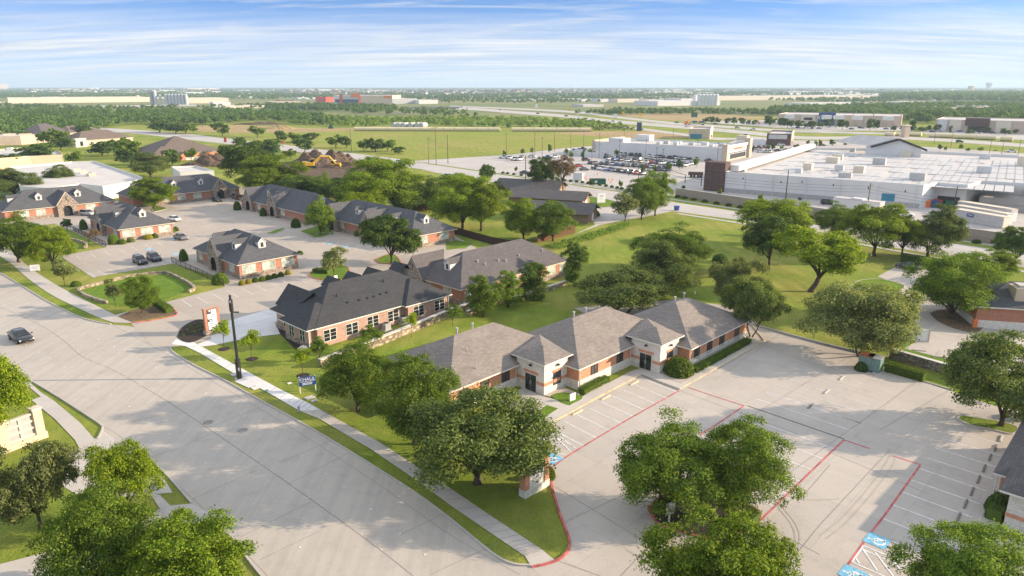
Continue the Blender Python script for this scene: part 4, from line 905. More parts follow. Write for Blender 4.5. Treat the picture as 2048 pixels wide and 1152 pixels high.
def entry(par,side,x,face,roofm,w=5.0,zw=3.6,zp=7.0,out=1.0,dep=6.5):
    """stone entrance gable with an arched opening"""
    B=MB(); Rf=MB()
    def T(a,dd,z): return {'f':(a,face+dd,z),'b':(a,face-dd,z),'l':(face+dd,a,z),'r':(face-dd,a,z)}[side]
    k,m=x-w/2,x+w/2
    aw=1.15; az=1.9; arc=[(x+aw*math.cos(R(180-20*i)),az+aw*math.sin(R(180-20*i))) for i in range(10)]
    left=[(k,0),(x-aw,0)]+arc[:5]+[(x,az+aw),(x,zp),(k,zw)]; right=[(m,0),(m,zw),(x,zp),(x,az+aw)]+arc[5:]+[(x+aw,0)]
    for pl in (left,right): B.poly([T(a,-out,z) for a,z in pl])
    B.poly([T(k,-out,0),T(k,-out,zw),T(k,1.5,zw),T(k,1.5,0)]); B.poly([T(m,-out,0),T(m,1.5,0),T(m,1.5,zw),T(m,-out,zw)])
    g=B.build('entrance_gable','archstone',par)
    o=.22; sl=(zp-zw)/(w/2)
    for s0 in (k-o,m+o):
        Rf.poly([T(s0,-out-.12,zw-o*sl+.05),T(x,-out-.12,zp+.05),T(x,dep,zp+.05),T(s0,dep-2.5,zw-o*sl+.05)],0); Rf.poly([T(s0,-out-.12,zw-o*sl+.05),T(x,-out-.12,zp+.05),T(x,-out-.12,zp-.17),T(s0,-out-.12,zw-o*sl-.17)],1)
    Rf.build('gable_roof',[roofm,'cream'],g)
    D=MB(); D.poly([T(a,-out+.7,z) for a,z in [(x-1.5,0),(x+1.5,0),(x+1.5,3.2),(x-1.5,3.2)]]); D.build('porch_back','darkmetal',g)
    D=MB(); D.poly([T(a,-out+.62,z) for a,z in [(x-.5,.02),(x+.5,.02),(x+.5,2.2),(x-.5,2.2)]]); D.build('door','glass',g)
    Vn=MB(); Vn.poly([T(a,-out-.03,z) for a,z in [(x-.16,zw+1.0),(x+.16,zw+1.0),(x+.16,zw+1.9),(x,zw+2.2),(x-.16,zw+1.9)]]); Vn.build('gable_vent','darkmetal',g)
    return g
def slate_office(label,org,ang,L,D,roofm,wins,entries,dorms,brickm='redbrick',z=3.05,pitch=R(32),pane='blind',name='office_building',hipL=True):
    root=thing(name,label,'office building',org,ang)
    i=.55; b=MB(); b.box(i,L-i,i,D-i,.95,z-.1); wall=b.build('wall',brickm,root)
    b=MB(); b.box(i-.06,L-i+.06,i-.06,D-i+.06,0,.95); b.build('stone_base','archstone',root)
    b=MB(); hip_roof(b,0,L,0,D,z,pitch,0,1,hipL=hipL); rf=b.build('roof',[roofm,'cream'],root)
    b=MB(); hz_=z+min(L,D)/2*math.tan(pitch)
    for k in range(3): b.tube([(L*.45+k*1.7,D*.5+1.2,hz_-1.4),(L*.45+k*1.7,D*.5+1.2,hz_-.55)],.12,7)
    b.build('roof_vent','darkmetal',rf)
    for s,x,w in wins: window(root,s,x,1.0,w,1.6,{'f':i,'b':D-i,'l':i,'r':L-i}[s],'cream',pane)
    for s,x in entries: entry(root,s,x,{'f':i,'b':D-i,'l':i,'r':L-i}[s],roofm)
    for s,x,d in dorms: dormer(root,s,x,d,z+d*math.tan(pitch)-.2,{'f':0,'b':D,'l':0,'r':L}[s],roofm)
    return root
def org(near,v): return Vector((near[0],near[1],0))+V*v
G90=A45-R(90)
def canon(near,dv): # left-facade buildings: x runs from far-left corner to near corner
    o=Vector((near[0],near[1],0))+V*dv; return o
# V3..V6: facade on the left (facing the street), right wall lit
wr=lambda D,n=3:[('r',D*(k+.6)/(n+.2),2.7) for k in range(n)]
nr=W(474.4,530.6,3.05)
slate_office('nearest slate-roofed brick office, with iron fence in front and ball shrubs by its right wall',canon(nr,21.2),G90,21.2,13.4,'shdark',wr(13.2)+[('f',17.4,2.2),('f',2.6,2)],[('f',11.2)],[('f',14.6,2.6),('f',5.6,2.6),('r',6.8,3.0)])
slate_office('slate-roofed office directly right of the maple, beside the cedar fence',canon((-23.6,156.3),38.5),G90,39.5,14,'shdark',wr(14,2)+[('f',10,2),('f',24,2)],[('f',6.5),('f',22.5)],[('f',14,2.8),('f',19,2.8),('f',29,2.8),('r',7,3)])
slate_office('slate-roofed office with two stone porches in front of the tree belt',canon((-55.3,185.5),39.5),G90,39.8,14,'shdark',wr(14,2)+[('f',12,2),('f',26,2)],[('f',6.5),('f',21.5)],[('f',14,2.8),('f',19.0,2.8),('r',7,3)])
slate_office('slate-roofed office with shrubs by its lit right wall and a second iron fence',canon(W(235,460,3.05),24),G90,24,13.3,'shdark',wr(13.3)+[('f',20,2)],[('f',10.5)],[('f',14.5,2.6),('f',6,2.6),('r',7,3)])
slate_office('slate-roofed office at the far left edge with one tall stone porch',W(4,424,3.05)*1,R(45),28.6,14.6,'shdark',[('f',5,2.2),('f',9,2.2),('f',21.6,2.4),('f',25.6,2.2),('r',4,2.2)],[('f',15.5)],[('f',9.6,3),('f',19.4,3),('l',6,2.6)])
slate_office('farthest slate-roofed office, in front of the soil heap, porch at its right end',W(262,397,3.05)*1,R(44.5),34.5,15,'shdark',[('f',15,2.4),('f',20,2.4),('f',31.5,1.6),('f',10,2)],[('f',27.2)],[('f',14,3),('f',22.5,3),('l',7.5,2.6)])
for o in list(bpy.data.objects):
    if o.get('category')=='office building': o.location.z=0
# V2
q=W(921,580,3.05); q.z=0
v2=slate_office('long charcoal-roofed brick office behind the row of evergreen hollies',q,R(46.2),29.4,13.9,'shgrey',[('f',2.6,1.8),('f',8,2.4),('f',13.5,2.4),('f',19,2.4),('f',24,2.4),('f',27.3,1.6),('l',4,2),('l',9.5,2)],[('l',12.2)],[('l',6.5,2.8)],'redbrick')
b=MB()
for x,y,zz in ((8,4.2,.5),(9,3.3,.5),(12.5,3.4,.5),(14,3.0,.5),(18,3.4,.5),(24.5,3.3,.5)): b.tube([(x,y,3.05+y*.62-.05),(x,y,3.05+y*.62+zz)],.13,8)
b.build('roof_pipe','metal',v2)
# V1: black roof, jogged front, bay on the left, gables on the far side
q=W(633.6,662,3.05); q.z=0
v1=thing('office_building','black-roofed pink brick office with air conditioners and a retaining wall in front','office building',q,R(46))
b=MB(); b.box(1.2,24.6,1.5,13.8,.05,2.95); b.box(16.4,24.65,.55,1.5,.05,2.95); b.box(.6,9.0,.95,1.6,.05,2.95); b.box(-.4,1.3,1.6,8.2,.05,2.95); b.build('wall','pinkbrick',v1)
b=MB(); b.box(-.48,.9,1.55,8.26,0,.9); b.box(.54,1.2,.9,1.6,0,.9); b.box(.9,1.5,8.2,13.86,0,.9); b.build('stone_base','archstone',v1)
b=MB(); hip_roof(b,.3,25.15,.9,14.3,3.05,R(31.5),0,1); rf=b.build('roof',['shblack','trim'],v1)
b=MB(); hip_roof(b,15.6,25.2,.0,9.4,3.045,R(31.5),0,1); b.build('roof_wing',['shblack','trim'],rf)
b=MB(); hip_roof(b,-1.05,7.2,1.0,8.9,3.04,R(31.5),0,1); b.build('roof_wing',['shblack','trim'],rf)
b=MB()
for x,y in ((7.6,3.6),(9.6,3.5),(11.1,3.5),(12.3,3.5),(13.6,3.6),(14.8,3.6)): b.box(x-.16,x+.16,y-.14,y+.14,3.05+(y-.9)*.613-.05,3.05+(y-.9)*.613+.22)
b.tube([(6.6,5,5.4),(6.6,5,6.1)],.09,6); b.tube([(15.6,5.6,5.8),(15.6,5.6,6.5)],.09,6); b.build('roof_vent','darkmetal',rf)
for x,f in ((2.6,.95),(6.3,.95),(10.4,1.5),(14.2,1.5),(18.5,.55),(22.8,.55)): window(v1,'f',x,.75,2.0,1.65,f,'trim','glass',2,rows=3)
for y,f in ((3.4,-.4),(6.4,-.4)): window(v1,'l',y,.8,1.3,1.7,f,'trim','glass',2,rows=2)
window(v1,'l',11,.8,1.3,1.7,1.2,'trim','glass',2)
for x,wd,zp in ((4.2,4.6,6.2),(19.0,4.6,6.2)): entry(v1,'b',x,13.8,'shblack',w=wd,zp=zp)
for x in (9.0,12.8,22.0): dormer(v1,'b',x,3.2,4.9,14.3,'shblack',w=2.4,h=1.2)
b=MB(); b.tube([(24.7,.45,.1),(24.7,.45,2.9)],.06,6); b.tube([(-.5,1.45,.1),(-.5,1.45,2.9)],.06,6); b.build('downspout','trim',v1)
b=MB(); b.box(8.7,8.9,1.3,1.49,.9,1.7); b.build('meter_box','metal',v1)
# ---- foreground tan-roofed office
q=W(898.5,785,3); q.z=0; OB=q; AB=R(45.7); UB=Vector((math.cos(AB),math.sin(AB),0)); VB=Vector((-UB.y,UB.x,0))
def LB(u,v,z=0): return OB+UB*u+VB*v+Vector((0,0,z))
b1=thing('office_building','long tan-roofed office of orange brick and white stone with two corner entrances','office building',q,AB)
mods=((0,20.4,0,13.6),(15.25,36.1,-6.3,7.3),(30.8,47.9,-12.5,1.35))
b=MB(); s=MB()
for i,(u0,u1,v0,v1_) in enumerate(mods):
    k=.0 if i==0 else .012*i
    b.box(u0+.55,u1-.55,v0+.55+k,v1_-.55-k,1.18,2.96-k); s.box(u0+.48,u1-.48,v0+.48+k,v1_-.48-k,0,1.18-k*.1)
b.build('wall','brick',b1); s.build('stone_base','lime',b1)
rf=None
for i,(u0,u1,v0,v1_) in enumerate(mods):
    b=MB(); hip_roof(b,u0,u1,v0,v1_,3.0+i*.006,R(26.3)+i*.0006,0,1); o=b.build('roof',['shtan','trim'],b1)
    b=MB()
    for x,y in ((u0+5.5,v0+1.5),(u0+6.5,v0+4.2)) if i==0 else (((u0+13.5,v1_-6.2),)): 
        zz=3+min(y-v0,v1_-y)*.494; b.tube([(x,y,zz-.05),(x,y,zz+.45)],.06,7)
    for x,dv in ((u0+7.6,.4),(u0+10.4,.6)): 
        zz=3+(13.6/2-dv)*.494; b.tube([(x,v1_-6.8+dv,zz-.1),(x,v1_-6.8+dv,zz+.75)],.11,8); b.tube([(x,v1_-6.8+dv,zz+.7),(x,v1_-6.8+dv,zz+.85)],.18,8)
    b.build('roof_pipe','metal',o)
for u,f in ((2.6,0),(6.0,0),(9.5,0)): window(b1,'f',u,1.0,1.25,1.35,f+.55,'darkmetal','screen',2,rows=2)
for u in (19.0,24.4): window(b1,'f',u,1.0,1.25,1.35,-5.75,'darkmetal','screen',2,rows=2)
for u in (33.2,36.6,40,44.4): window(b1,'f',u,1.0,1.2,1.35,-11.95,'darkmetal','screen',2,rows=2)
b=MB(); 
for u,v in ((11.2,.43),(16.0,-5.85),(26.6,-5.87),(31.4,-12.05)): b.tube([(u,v,.05),(u,v,2.85)],.055,6)
b.build('downspout','trim',b1)
def tower(u0,u1,v0,v1_,doorv,winu,lab):
    b=MB(); b.box(u0,u1,v0,v1_,0,4.15); tw=b.build('entrance_tower','lime',b1)
    b=MB(); e=.035
    b.box(u0-e,u1+e,v0-e,v1_,1.22,1.62); b.box(u0-e*.9,u1+e*.9,v0-e*.9,v1_,3.92,4.12); b.build('brick_band','brick',tw)
    b=MB(); ov=.5; hip_roof(b,u0-ov,u1+ov,v0-ov,v1_+ov,4.25,R(23),0,1); r=b.build('tower_roof',['shtan','trim'],tw)
    cu,cv=(u0+u1)/2,(v0+v1_)/2; h=4.25+((u1-u0)/2+ov)*math.tan(R(23))-.04; b=MB()
    P_=(cu+.35,cv+.35,h-.28); Bk=(cu+3.9,cv+4.0,4.75); L0=(u0-ov+.12,v1_+ov-.12,4.16); R0=(u1+ov-.12,v0-ov+.12,4.16)
    Ls=(L0[0]+.4,L0[1]+1.6,3.2); Lk=(Bk[0]-.2,Bk[1]+1.8,3.4); Rs=(R0[0]+1.6,R0[1]+.4,3.2); Rk=(Bk[0]+1.8,Bk[1]-.2,3.4)
    for f in ([P_,Bk,L0],[P_,R0,Bk],[L0,Bk,Lk,Ls],[R0,Rs,Rk,Bk],[Bk,Rk,Lk]): b.poly(f)
    b.build('saddle_roof','shtan',tw)
    # door on the left face
    d=MB(); y0,y1=doorv; e=.05
    d.box(u0-e,u0+.01,y0,y1,.02,2.32); dm=d.build('door_frame','trim',tw)
    d=MB()
    for k in range(2):
        a=y0+.08+(y1-y0-.08)*k/2; d.box(u0-e-.03,u0,a,a+(y1-y0)/2-.1,.1,2.24)
    dd=d.build('door','glass',tw)
    d=MB(); d.box(u0-.11,u0-.085,(y0+y1)/2-.14,(y0+y1)/2-.10,.9,1.4); d.box(u0-.11,u0-.085,(y0+y1)/2+.10,(y0+y1)/2+.14,.9,1.4); d.build('door_handle','metal',dd)
    d=MB(); d.box(u0-.04,u0,y0-.22,y1+.22,2.36,2.72); d.build('door_lintel','brick',tw)
    window(tw,'f',winu,.95,1.25,1.5,v0,'darkmetal','screen',2,rows=2)
    d=MB(); d.box(winu-.85,winu+.85,v0-.045,v0,2.56,2.86); d.build('window_lintel','brick',tw)
    d=MB(); d.box(winu-.15,winu+.15,v0-.3,v0,3.35,3.55); d.box(u0-.3,u0,(y0+y1)/2-.15,(y0+y1)/2+.15,3.35,3.55); d.build('wall_light','darkmetal',tw)
tower(11.55,15.85,-3.95,.6,(-2.75,-.85),13.9,'')
tower(27.0,31.4,-10.2,-5.7,(-9.0,-7.1),29.3,'')
# ---- partly seen office at the right edge
p=W(1986,945,3); pa=W(2046,838,3); d=(pa-p); an=math.atan2(d.y,d.x)
q=Vector((p.x,p.y,0))
rn=thing('office_building','grey-roofed office cut off by the right edge, orange brick over white stone','office building',q,an-0)
# local x runs up-right along the lot-facing eave, building lies to the -y side
b=MB(); b.box(.6,14,-13,-.6,1.2,2.96); b.build('wall','brick',rn); b=MB(); b.box(.53,14.05,-13.05,-.53,0,1.2); b.build('stone_base','lime',rn)
b=MB(); hip_roof(b,0,14.6,-13.6,0,3,R(26),0,1); b.build('roof',['shgrey','trim'],rn)
b=MB(); b.box(-3.4,.6,-9.6,-1.8,0,3.6); tw=b.build('entrance_tower','lime',rn)
b=MB(); b.box(-3.44,.6,-9.64,-1.76,1.1,1.45); b.build('brick_band','brick',tw)
b=MB(); hip_roof(b,-4.1,1.4,-10.3,-1.1,3.6,R(25),0,1); b.build('tower_roof',['shgrey','trim'],tw)
b=MB(); b.box(-3.47,-3.3,-5.2,-3.4,.05,2.3); b.build('door','glass',tw)
b=MB(); b.tube([(.45,-.3,.1),(.45,-.3,2.8)],.06,6); b.build('downspout','trim',rn)
b=MB(); b.box(9,10.2,-3,-2.2,4.0,5.1); b.build('roof_unit','metal',rn)
# ---- red brick building at the right edge
p=W(1952,612,3.2); 
rb=thing('office_building','red brick building with white stone base at the right edge by the kidney planter','office building',Vector((W(1948,655).x,W(1948,655).y,0)),R(-14))
b=MB(); b.box(0,24,0,12,1.3,3.5); b.build('wall','redbrick',rb); b=MB(); b.box(-.05,24.05,-.05,12.05,0,1.3); b.build('stone_base','lime',rb)
b=MB(); hip_roof(b,-.6,24.6,-.6,12.6,3.6,R(22),0,1); b.build('roof',['shdark','trim'],rb)
b=MB(); b.box(5.2,9.2,1.2,4.2,3.8,6.3); wl=b.build('roof_screen','tanwall',rb); b=MB(); b.box(5.7,8.7,1.7,3.7,6.0,6.7); b.build('roof_unit','roofw',wl)
b=MB(); b.box(-.3,.3,-.3,.3,0,1.4); b.build('brick_pier','orange',rb)
# ---- brown-roofed house: three staggered gables
hr=thing('brown_house','low brown-roofed wooden house with three stepped gable ends','house',Vector((W(1150,468).x,W(1150,468).y,0)),R(118))
for i,(cx,cy,L,Wd,z) in enumerate(((1112,452,20,11,3),(1120,422,24,10,3),(1060,410,22,13,3.3))):
    ends=((1185,441),(1172,413),(1122,392))[i]; a=W(*ends)
    # ridge direction toward upper-left
    ang=R(160); ux=Vector((math.cos(ang),math.sin(ang),0)); vx=Vector((-ux.y,ux.x,0))
    def T(x,y,z): 
        w_=a+ux*x+vx*y; return (w_.x,w_.y,z)
    M_=hr.matrix_basis.inverted()
    def TT(x,y,z): return tuple(Matrix.Translation(hr.location).inverted()@Vector(T(x,y,z)))
    b=MB(); h=Wd/2
    b.poly([TT(0,-h+.5,0),TT(0,h-.5,0),TT(0,h-.5,2.7),TT(0,0,2.7+h*.36),TT(0,-h+.5,2.7)]); b.poly([TT(0,h-.5,0),TT(L,h-.5,0),TT(L,h-.5,2.7),TT(0,h-.5,2.7)]); b.poly([TT(0,-h+.5,0),TT(0,-h+.5,2.7),TT(L,-h+.5,2.7),TT(L,-h+.5,0)]); b.poly([TT(L,-h+.5,0),TT(L,-h+.5,2.7),TT(L,0,2.7+h*.36),TT(L,h-.5,2.7),TT(L,h-.5,0)])
    wl=b.build('wall','siding',hr)
    b=MB(); zr=2.75+h*.38
    for sg in (1,-1): b.poly([TT(-1,sg*(h+.3),2.5),TT(-1,0,zr),TT(L+.6,0,zr),TT(L+.6,sg*(h+.3),2.5)],0); b.poly([TT(-1.02,sg*(h+.3),2.5),TT(-1.02,0,zr),TT(-1.02,0,zr-.3),TT(-1.02,sg*(h+.3),2.25)],1)
    b.build('roof',['shgrey','wood'],hr)
    b=MB(); b.poly([TT(-.03,-1.2,0),TT(-.03,1.2,0),TT(-.03,1.2,2.1),TT(-.03,-1.2,2.1)]); b.build('garage_door','trim',wl)
hr.rotation_euler.z=0
# ---- walls and fences
def wall_thing(name,label,cat,px,w,h,mat,coping=None,raw=None,base=0):
    P=raw or [W(*p) for p in px]; o=P[0]
    r=thing(name,label,cat,o)
    LP=[p-o for p in P]; MB().strip(LP,w,base,h).build('wall',mat,r)
    if coping: MB().strip(LP,w*1.25,h,h+.1).build('coping',coping,r)
    return r
wall_thing('retaining_wall','stone retaining wall below the black-roofed office','wall',[(640,735),(760,690),(830,661),(900,632),(935,620)],.5,1.1,'retstone','lime')
wall_thing('retaining_wall','stone retaining wall along the holly row of the charcoal-roofed office','wall',[(935,632),(985,610),(1040,600),(1085,585),(1132,570)],.45,.8,'retstone','lime')
wall_thing('retaining_wall','dark stone retaining wall between the green utility cabinets and the right edge','wall',[(1779,715),(1830,730),(1905,752),(1990,778)],.5,1.3,'rubble','lime')
wall_thing('basin_wall','low curved stone wall around the front retention basin','wall',spline([(215,608),(180,597),(158,582),(200,569),(260,555),(320,548),(345,552),(388,576),(378,586)]),.35,.45,'retstone','retstone')
wall_thing('basin_wall','low curved stone wall around the basin at the left edge','wall',spline([(15,492),(60,483),(100,477),(145,481),(173,490),(170,498)]),.35,.45,'retstone','retstone')
bw=wall_thing('block_wall','long brown block screen wall between the avenue and the white warehouse','wall',[(1351,393),(1480,413),(1740,452),(1980,487),(2250,528)],.35,2.9,'blockwall','lime')
def picket(label,px,h=1.3,step=.35):
    P=[W(*p) for p in px]; o=P[0]; r=thing('iron_fence',label,'fence',o); b=MB()
    for a,c in zip(P[:-1],P[1:]):
        n=int((c-a).length/step)
        for k in range(n+1):
            p=a.lerp(c,k/n)-o; rr=.035 if k%7==0 else .016; b.box(p.x-rr,p.x+rr,p.y-rr,p.y+rr,0,h)
    b.build('picket','black',r)
    b=MB(); LP=[p-o for p in P]; b.strip(LP,.05,.15,.2); b.strip(LP,.05,h-.12,h-.07); b.build('rail','black',r); return r
picket('black iron fence between the front basin and the nearest slate office',[(344,525),(396,548),(449,573)])
picket('black iron fence beside the bare crape myrtle at the left basin',[(147,462),(180,478),(213,494)])
def board(label,px,h,mat): 
    r=wall_thing('board_fence',label,'fence',px,.08,h,mat); return r
board('bright cedar board fence running to the brown-roofed house',[(1075,485),(1110,476),(1150,465)],1.9,'cedar')
board('weathered brown board fence behind the charcoal-roofed office',[(890,462),(935,475),(985,489),(1030,497)],1.8,'oldfence')
board('cedar board fence glimpsed behind the tree belt',[(800,424),(850,420),(905,410)],1.9,'cedar'); board('short cedar fence at the right end of the farthest slate office',[(472,400),(500,402)],1.8,'cedar')
# ---- white bin enclosure, utility cabinets, air conditioners, wheel stops
p=W(1795,678); r=thing('bin_enclosure','white board bin enclosure beside the wide olive live oak','enclosure',p,R(-20)); MB().box(0,3.9,0,.12,0,1.9).build('gate','signwhite',r); MB().box(-.16,0,-.1,.2,0,2.0).build('post','tanwall',r); MB().box(-3.2,-.16,.0,.2,0,1.9).build('side_wall','tanwall',r); MB().box(3.9,4.05,-.1,.2,0,2).build('post','tanwall',r)
for i,(px,c,lab) in enumerate((((1731,738),'rust','green utility cabinet with a rusty top'),((1748,742),'cabinet','clean green utility cabinet right of the rusty-topped one'))):
    p=W(*px); r=thing('utility_cabinet',lab,'cabinet',p,R(-44)); MB().box(-.8,.8,-.75,.75,.12,2.0).build('housing','cabinet',r); MB().box(-.85,.85,-.8,.8,2.0,2.1).build('lid',c if i==0 else 'metal',r); b=MB(); b.box(-.72,-.03,-.78,-.75,.3,1.8); b.box(.03,.72,-.78,-.75,.3,1.8); b.build('door','cabinet',r); MB().box(-1.1,1.1,-1.1,1.1,0,.12).build('pad','walk',r)
for i,(px,lab) in enumerate((((773,660),'boxy air conditioner on a pad, left of two by the black-roofed office'),((807,647),'air conditioner on a pad, right of two by the black-roofed office'))):
    p=W(*px); r=thing('air_conditioner',lab,'air conditioner',p,A45); MB().box(-.7,.7,-.7,.7,0,.12).build('pad','walk',r); b=MB(); b.box(-.5,.5,-.5,.5,.12,1.15); b.build('casing','greywall',r); b=MB(); b.tube([(0,0,1.15),(0,0,1.22)],.4,14); b.build('fan_grille','darkmetal',r)
def wstop(px,ang,lab,grp,mat='kerb',L=1.8):
    p=W(*px); b=MB(); h=.16
    b.rings([[(-L/2,-.1,0.03),(-L/2+.08,-.07,h),(-L/2+.08,.07,h),(-L/2,.1,.03)],[(L/2,-.1,.03),(L/2-.08,-.07,h),(L/2-.08,.07,h),(L/2,.1,.03)]])
    o=b.build('wheel_stop',mat); o.location=(p.x,p.y,0); o.rotation_euler=(0,0,ang); return tag(o,lab,'wheel stop',grp)
for i,px in enumerate(((1094,852),(1155,826),(1212,796),(1269,767))): wstop(px,A45,('first','second','third','fourth')[i]+' wheel stop from the left in the bays before the tan-roofed office','wheel stops at the tan-roofed office','yellow_kerb')
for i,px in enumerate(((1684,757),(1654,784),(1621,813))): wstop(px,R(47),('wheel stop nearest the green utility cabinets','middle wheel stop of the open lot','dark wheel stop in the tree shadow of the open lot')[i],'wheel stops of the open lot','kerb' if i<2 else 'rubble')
for i,px in enumerate(((2002,878),(1991,897),(1980,916),(1968,938),(1957,960),(1944,984),(1931,1009),(1917,1036))): wstop(px,R(50),('first','second','third','fourth','fifth','sixth','seventh','last')[i]+' wheel stop from the oak in the row before the right-edge office','wheel stops at the right-edge office','kerb' if i==0 else 'oldrubber')
for i,px in enumerate(((1838,702),(1880,715))): wstop(px,R(-16),('left','right')[i]+' orange wheel stop beyond the dark retaining wall','wheel stops beyond the retaining wall','tanwall')
# ---- signs
def text(s,size,mat,par,loc,rot,name='lettering',ext=.008,align='CENTER'):
    c=bpy.data.curves.new(name,'FONT'); c.body=s; c.size=size; c.extrude=ext; c.align_x=align; c.align_y='CENTER'
    o=bpy.data.objects.new(name,c); COL.objects.link(o); dg=bpy.context.evaluated_depsgraph_get(); me=bpy.data.meshes.new_from_object(o.evaluated_get(dg)); bpy.data.objects.remove(o)
    me.materials.clear(); me.materials.append(M[mat]); o=bpy.data.objects.new(name,me); COL.objects.link(o); o.parent=par; o.location=loc; o.rotation_euler=rot; return o
FR=(R(90),0,0)
a=W(601,787); c=W(632,782); d=c-a; r=thing('sign_board','blue real-estate sign board on two white posts beside the sidewalk','sign',a.lerp(c,.5),math.atan2(d.y,d.x)); L=d.length/2
for x in (-L,L): MB().box(x-.06,x+.06,-.06,.06,0,2.15).build('post','trim',r)
MB().box(-L-.05,L+.05,-.13,-.063,.95,2.1).build('panel','royal',r)
text('KHALIL',.58,'signwhite',r,(0,-.14,1.78),FR); 
b=MB(); rg=random.Random(2)
def scrib(b,x0,x1,z,h,y=-.14):
    x=x0
    while x<x1:
        w_=rg.uniform(.05,.12); b.box(x,min(x1,x+w_),y,y+.01,z,z+h); x+=w_+.03
scrib(b,-.8,.8,1.46,.06); scrib(b,-.65,.55,1.24,.1); scrib(b,-.6,.5,1.08,.1); b.build('small_lettering','signwhite',r)
# village directory sign
a=W(413,671); c=W(440,664); d=c-a; r=thing('directory_sign','orange brick directory sign with white panel in the mulch bed','sign',a.lerp(c,.5),math.atan2(d.y,d.x)); L=d.length/2
MB().box(-L-.25,L+.25,-.5,.4,0,.75).build('stone_base','archstone',r); MB().box(-L-.1,-L+.3,-.3,.22,.75,4.0).build('brick_pier','redbrick',r); MB().box(L-.3,L+.1,-.3,.22,.75,4.0).build('brick_pier','redbrick',r); MB().box(-L-.15,L+.15,-.34,.26,4.0,4.2).build('top_cap','redbrick',r); MB().box(-L+.3,L-.3,-.27,.18,.75,4.0).build('backing','ink',r)
pn=MB().box(-L+.36,L-.36,-.34,-.27,.85,3.9).build('panel','signwhite',r); b=MB(); b.box(-L+.36,-.1,-.36,-.341,3.3,3.9); b.box(-L+.36,0,-.36,-.341,2.1,2.5); b.build('dark_field','ink',pn); b=MB(); scrib(b,-L+.6,-.2,3.65,.25,-.37); scrib(b,-L+.6,-.1,2.22,.15,-.37); b.build('light_lettering','signwhite',pn)
b=MB()
for z in (1.1,1.4,1.7,2.75,3.05): scrib(b,-L+.7,L-.65,z,.1,-.36)
b.build('small_lettering','ink',pn)
# monument at lot entrance
a=W(1044,995); c=W(1093,968); d=c-a; r=thing('monument_sign','brick and stone monument sign with white panels under the biggest oak','sign',a.lerp(c,.5),math.atan2(d.y,d.x)); L=d.length/2
MB().box(-L,L,-.4,.4,0,.75).build('stone_base','lime',r)
for x in (-L+.05,L-.6): MB().box(x,x+.55,-.36,.36,.75,3.3).build('brick_pier','brick',r)
MB().box(-L+.6,L-.6,-.25,.25,.75,3.2).build('stone_field','lime',r); MB().box(-L-.05,L+.05,-.45,.45,3.3,3.45).build('cap','darkmetal',r)
pn=MB().box(-L+.7,L-.7,-.30,-.252,1.65,2.3).build('panel','signwhite',r); p2=MB().box(-L+.7,L-.7,-.30,-.252,2.45,3.05).build('panel','signwhite',r); b=MB(); scrib(b,-L+1.2,L-.9,1.85,.18,-.31); b.tube([(-L+1.0,-.31,1.97),(-L+1.0,-.305,1.97)],.16,12); b.build('lettering','metal',pn); b=MB(); scrib(b,-L+1.2,L-1.0,2.65,.2,-.31); b.build('lettering','metal',p2)
# small signs
def board_sign(px,w,h,z0,ang,lab,posts=1,mat='signwhite',nm='sign_board'):
    p=W(*px); r=thing(nm,lab,'sign',p,ang)
    for x in ([0] if posts==1 else [-w*.4,w*.4]): MB().box(x-.06,x+.06,0.045,.14,0,z0+h*.6).build('post','trim',r)
    pn=MB().box(-w/2,w/2,-.04,.045,z0,z0+h).build('panel',mat,r); b=MB(); scrib(b,-w*.35,w*.35,z0+h*.55,h*.12,-.05); scrib(b,-w*.3,w*.25,z0+h*.3,h*.1,-.05); b.build('lettering','metal',pn); return r
board_sign((1339,1048),.95,1.1,1.0,R(30),'white sign on a white post at the planter island',1); board_sign((1145,803),.9,.95,.1,R(40),'low white sign on the turf patch by the first entrance',1); board_sign((71,543),1.7,1.2,.2,R(20),'white sign lying on the lawn near the orange planter',2); board_sign((672,563),.7,1.1,.1,R(45),'small grey sign on the hedge island',1)
p=W(1202,406); r=thing('lawn_sign','white monument sign on the oval lawn by the brown-roofed house','sign',p,R(20)); MB().box(-1.5,1.5,-.25,.25,0,.4).build('base','lime',r); pn=MB().box(-1.4,1.4,-.2,.2,.4,3).build('panel','signwhite',r); b=MB(); b.box(-.7,.7,-.22,-.2,1.9,2.6); b.box(-.7,.7,-.22,-.2,1.2,1.4); b.build('emblem','metal',pn)
# cream stone sign at the left edge
a=W(8,905); c=W(93,872); d=c-a; r=thing('stone_sign','cream stone entrance sign with lattice panels at the left edge','sign',a,math.atan2(d.y,d.x)); L=d.length
MB().box(-.4,L,-.45,.45,0,.7).build('stone_base','beige',r)
for x in (-.3,L-1.0): MB().box(x,x+.85,-.4,.4,.7,3.4).build('pillar','beige',r); MB().box(x-.08,x+.93,-.48,.48,3.4,3.6).build('pillar_cap','cream',r)
b=MB()
for z in (.7,1.45,2.2,2.95): b.box(.55,L-1,-.2,.2,z,z+.22)
b.box((L-.45)/2-.12,(L-.45)/2+.12,-.19,.19,.92,2.95); b.build('lattice','cream',r); MB().box(.55,L-1,-.06,.06,.92,2.95).build('sign_panel','greywall',r)
b=MB(); 
p=W(238,790/1) 
p=W(58,508); b=MB(); 
for k in range(4): b.box(-.9+k*.5,-.5+k*.5,-.35,.35,0,1.0)
b.box(-1.05,1.05,-.45,.45,1.0,1.15); o=b.build('planter_box','orange'); o.location=(p.x,p.y,0); tag(o,'orange planter box at the foot of the left-edge tree','planter')
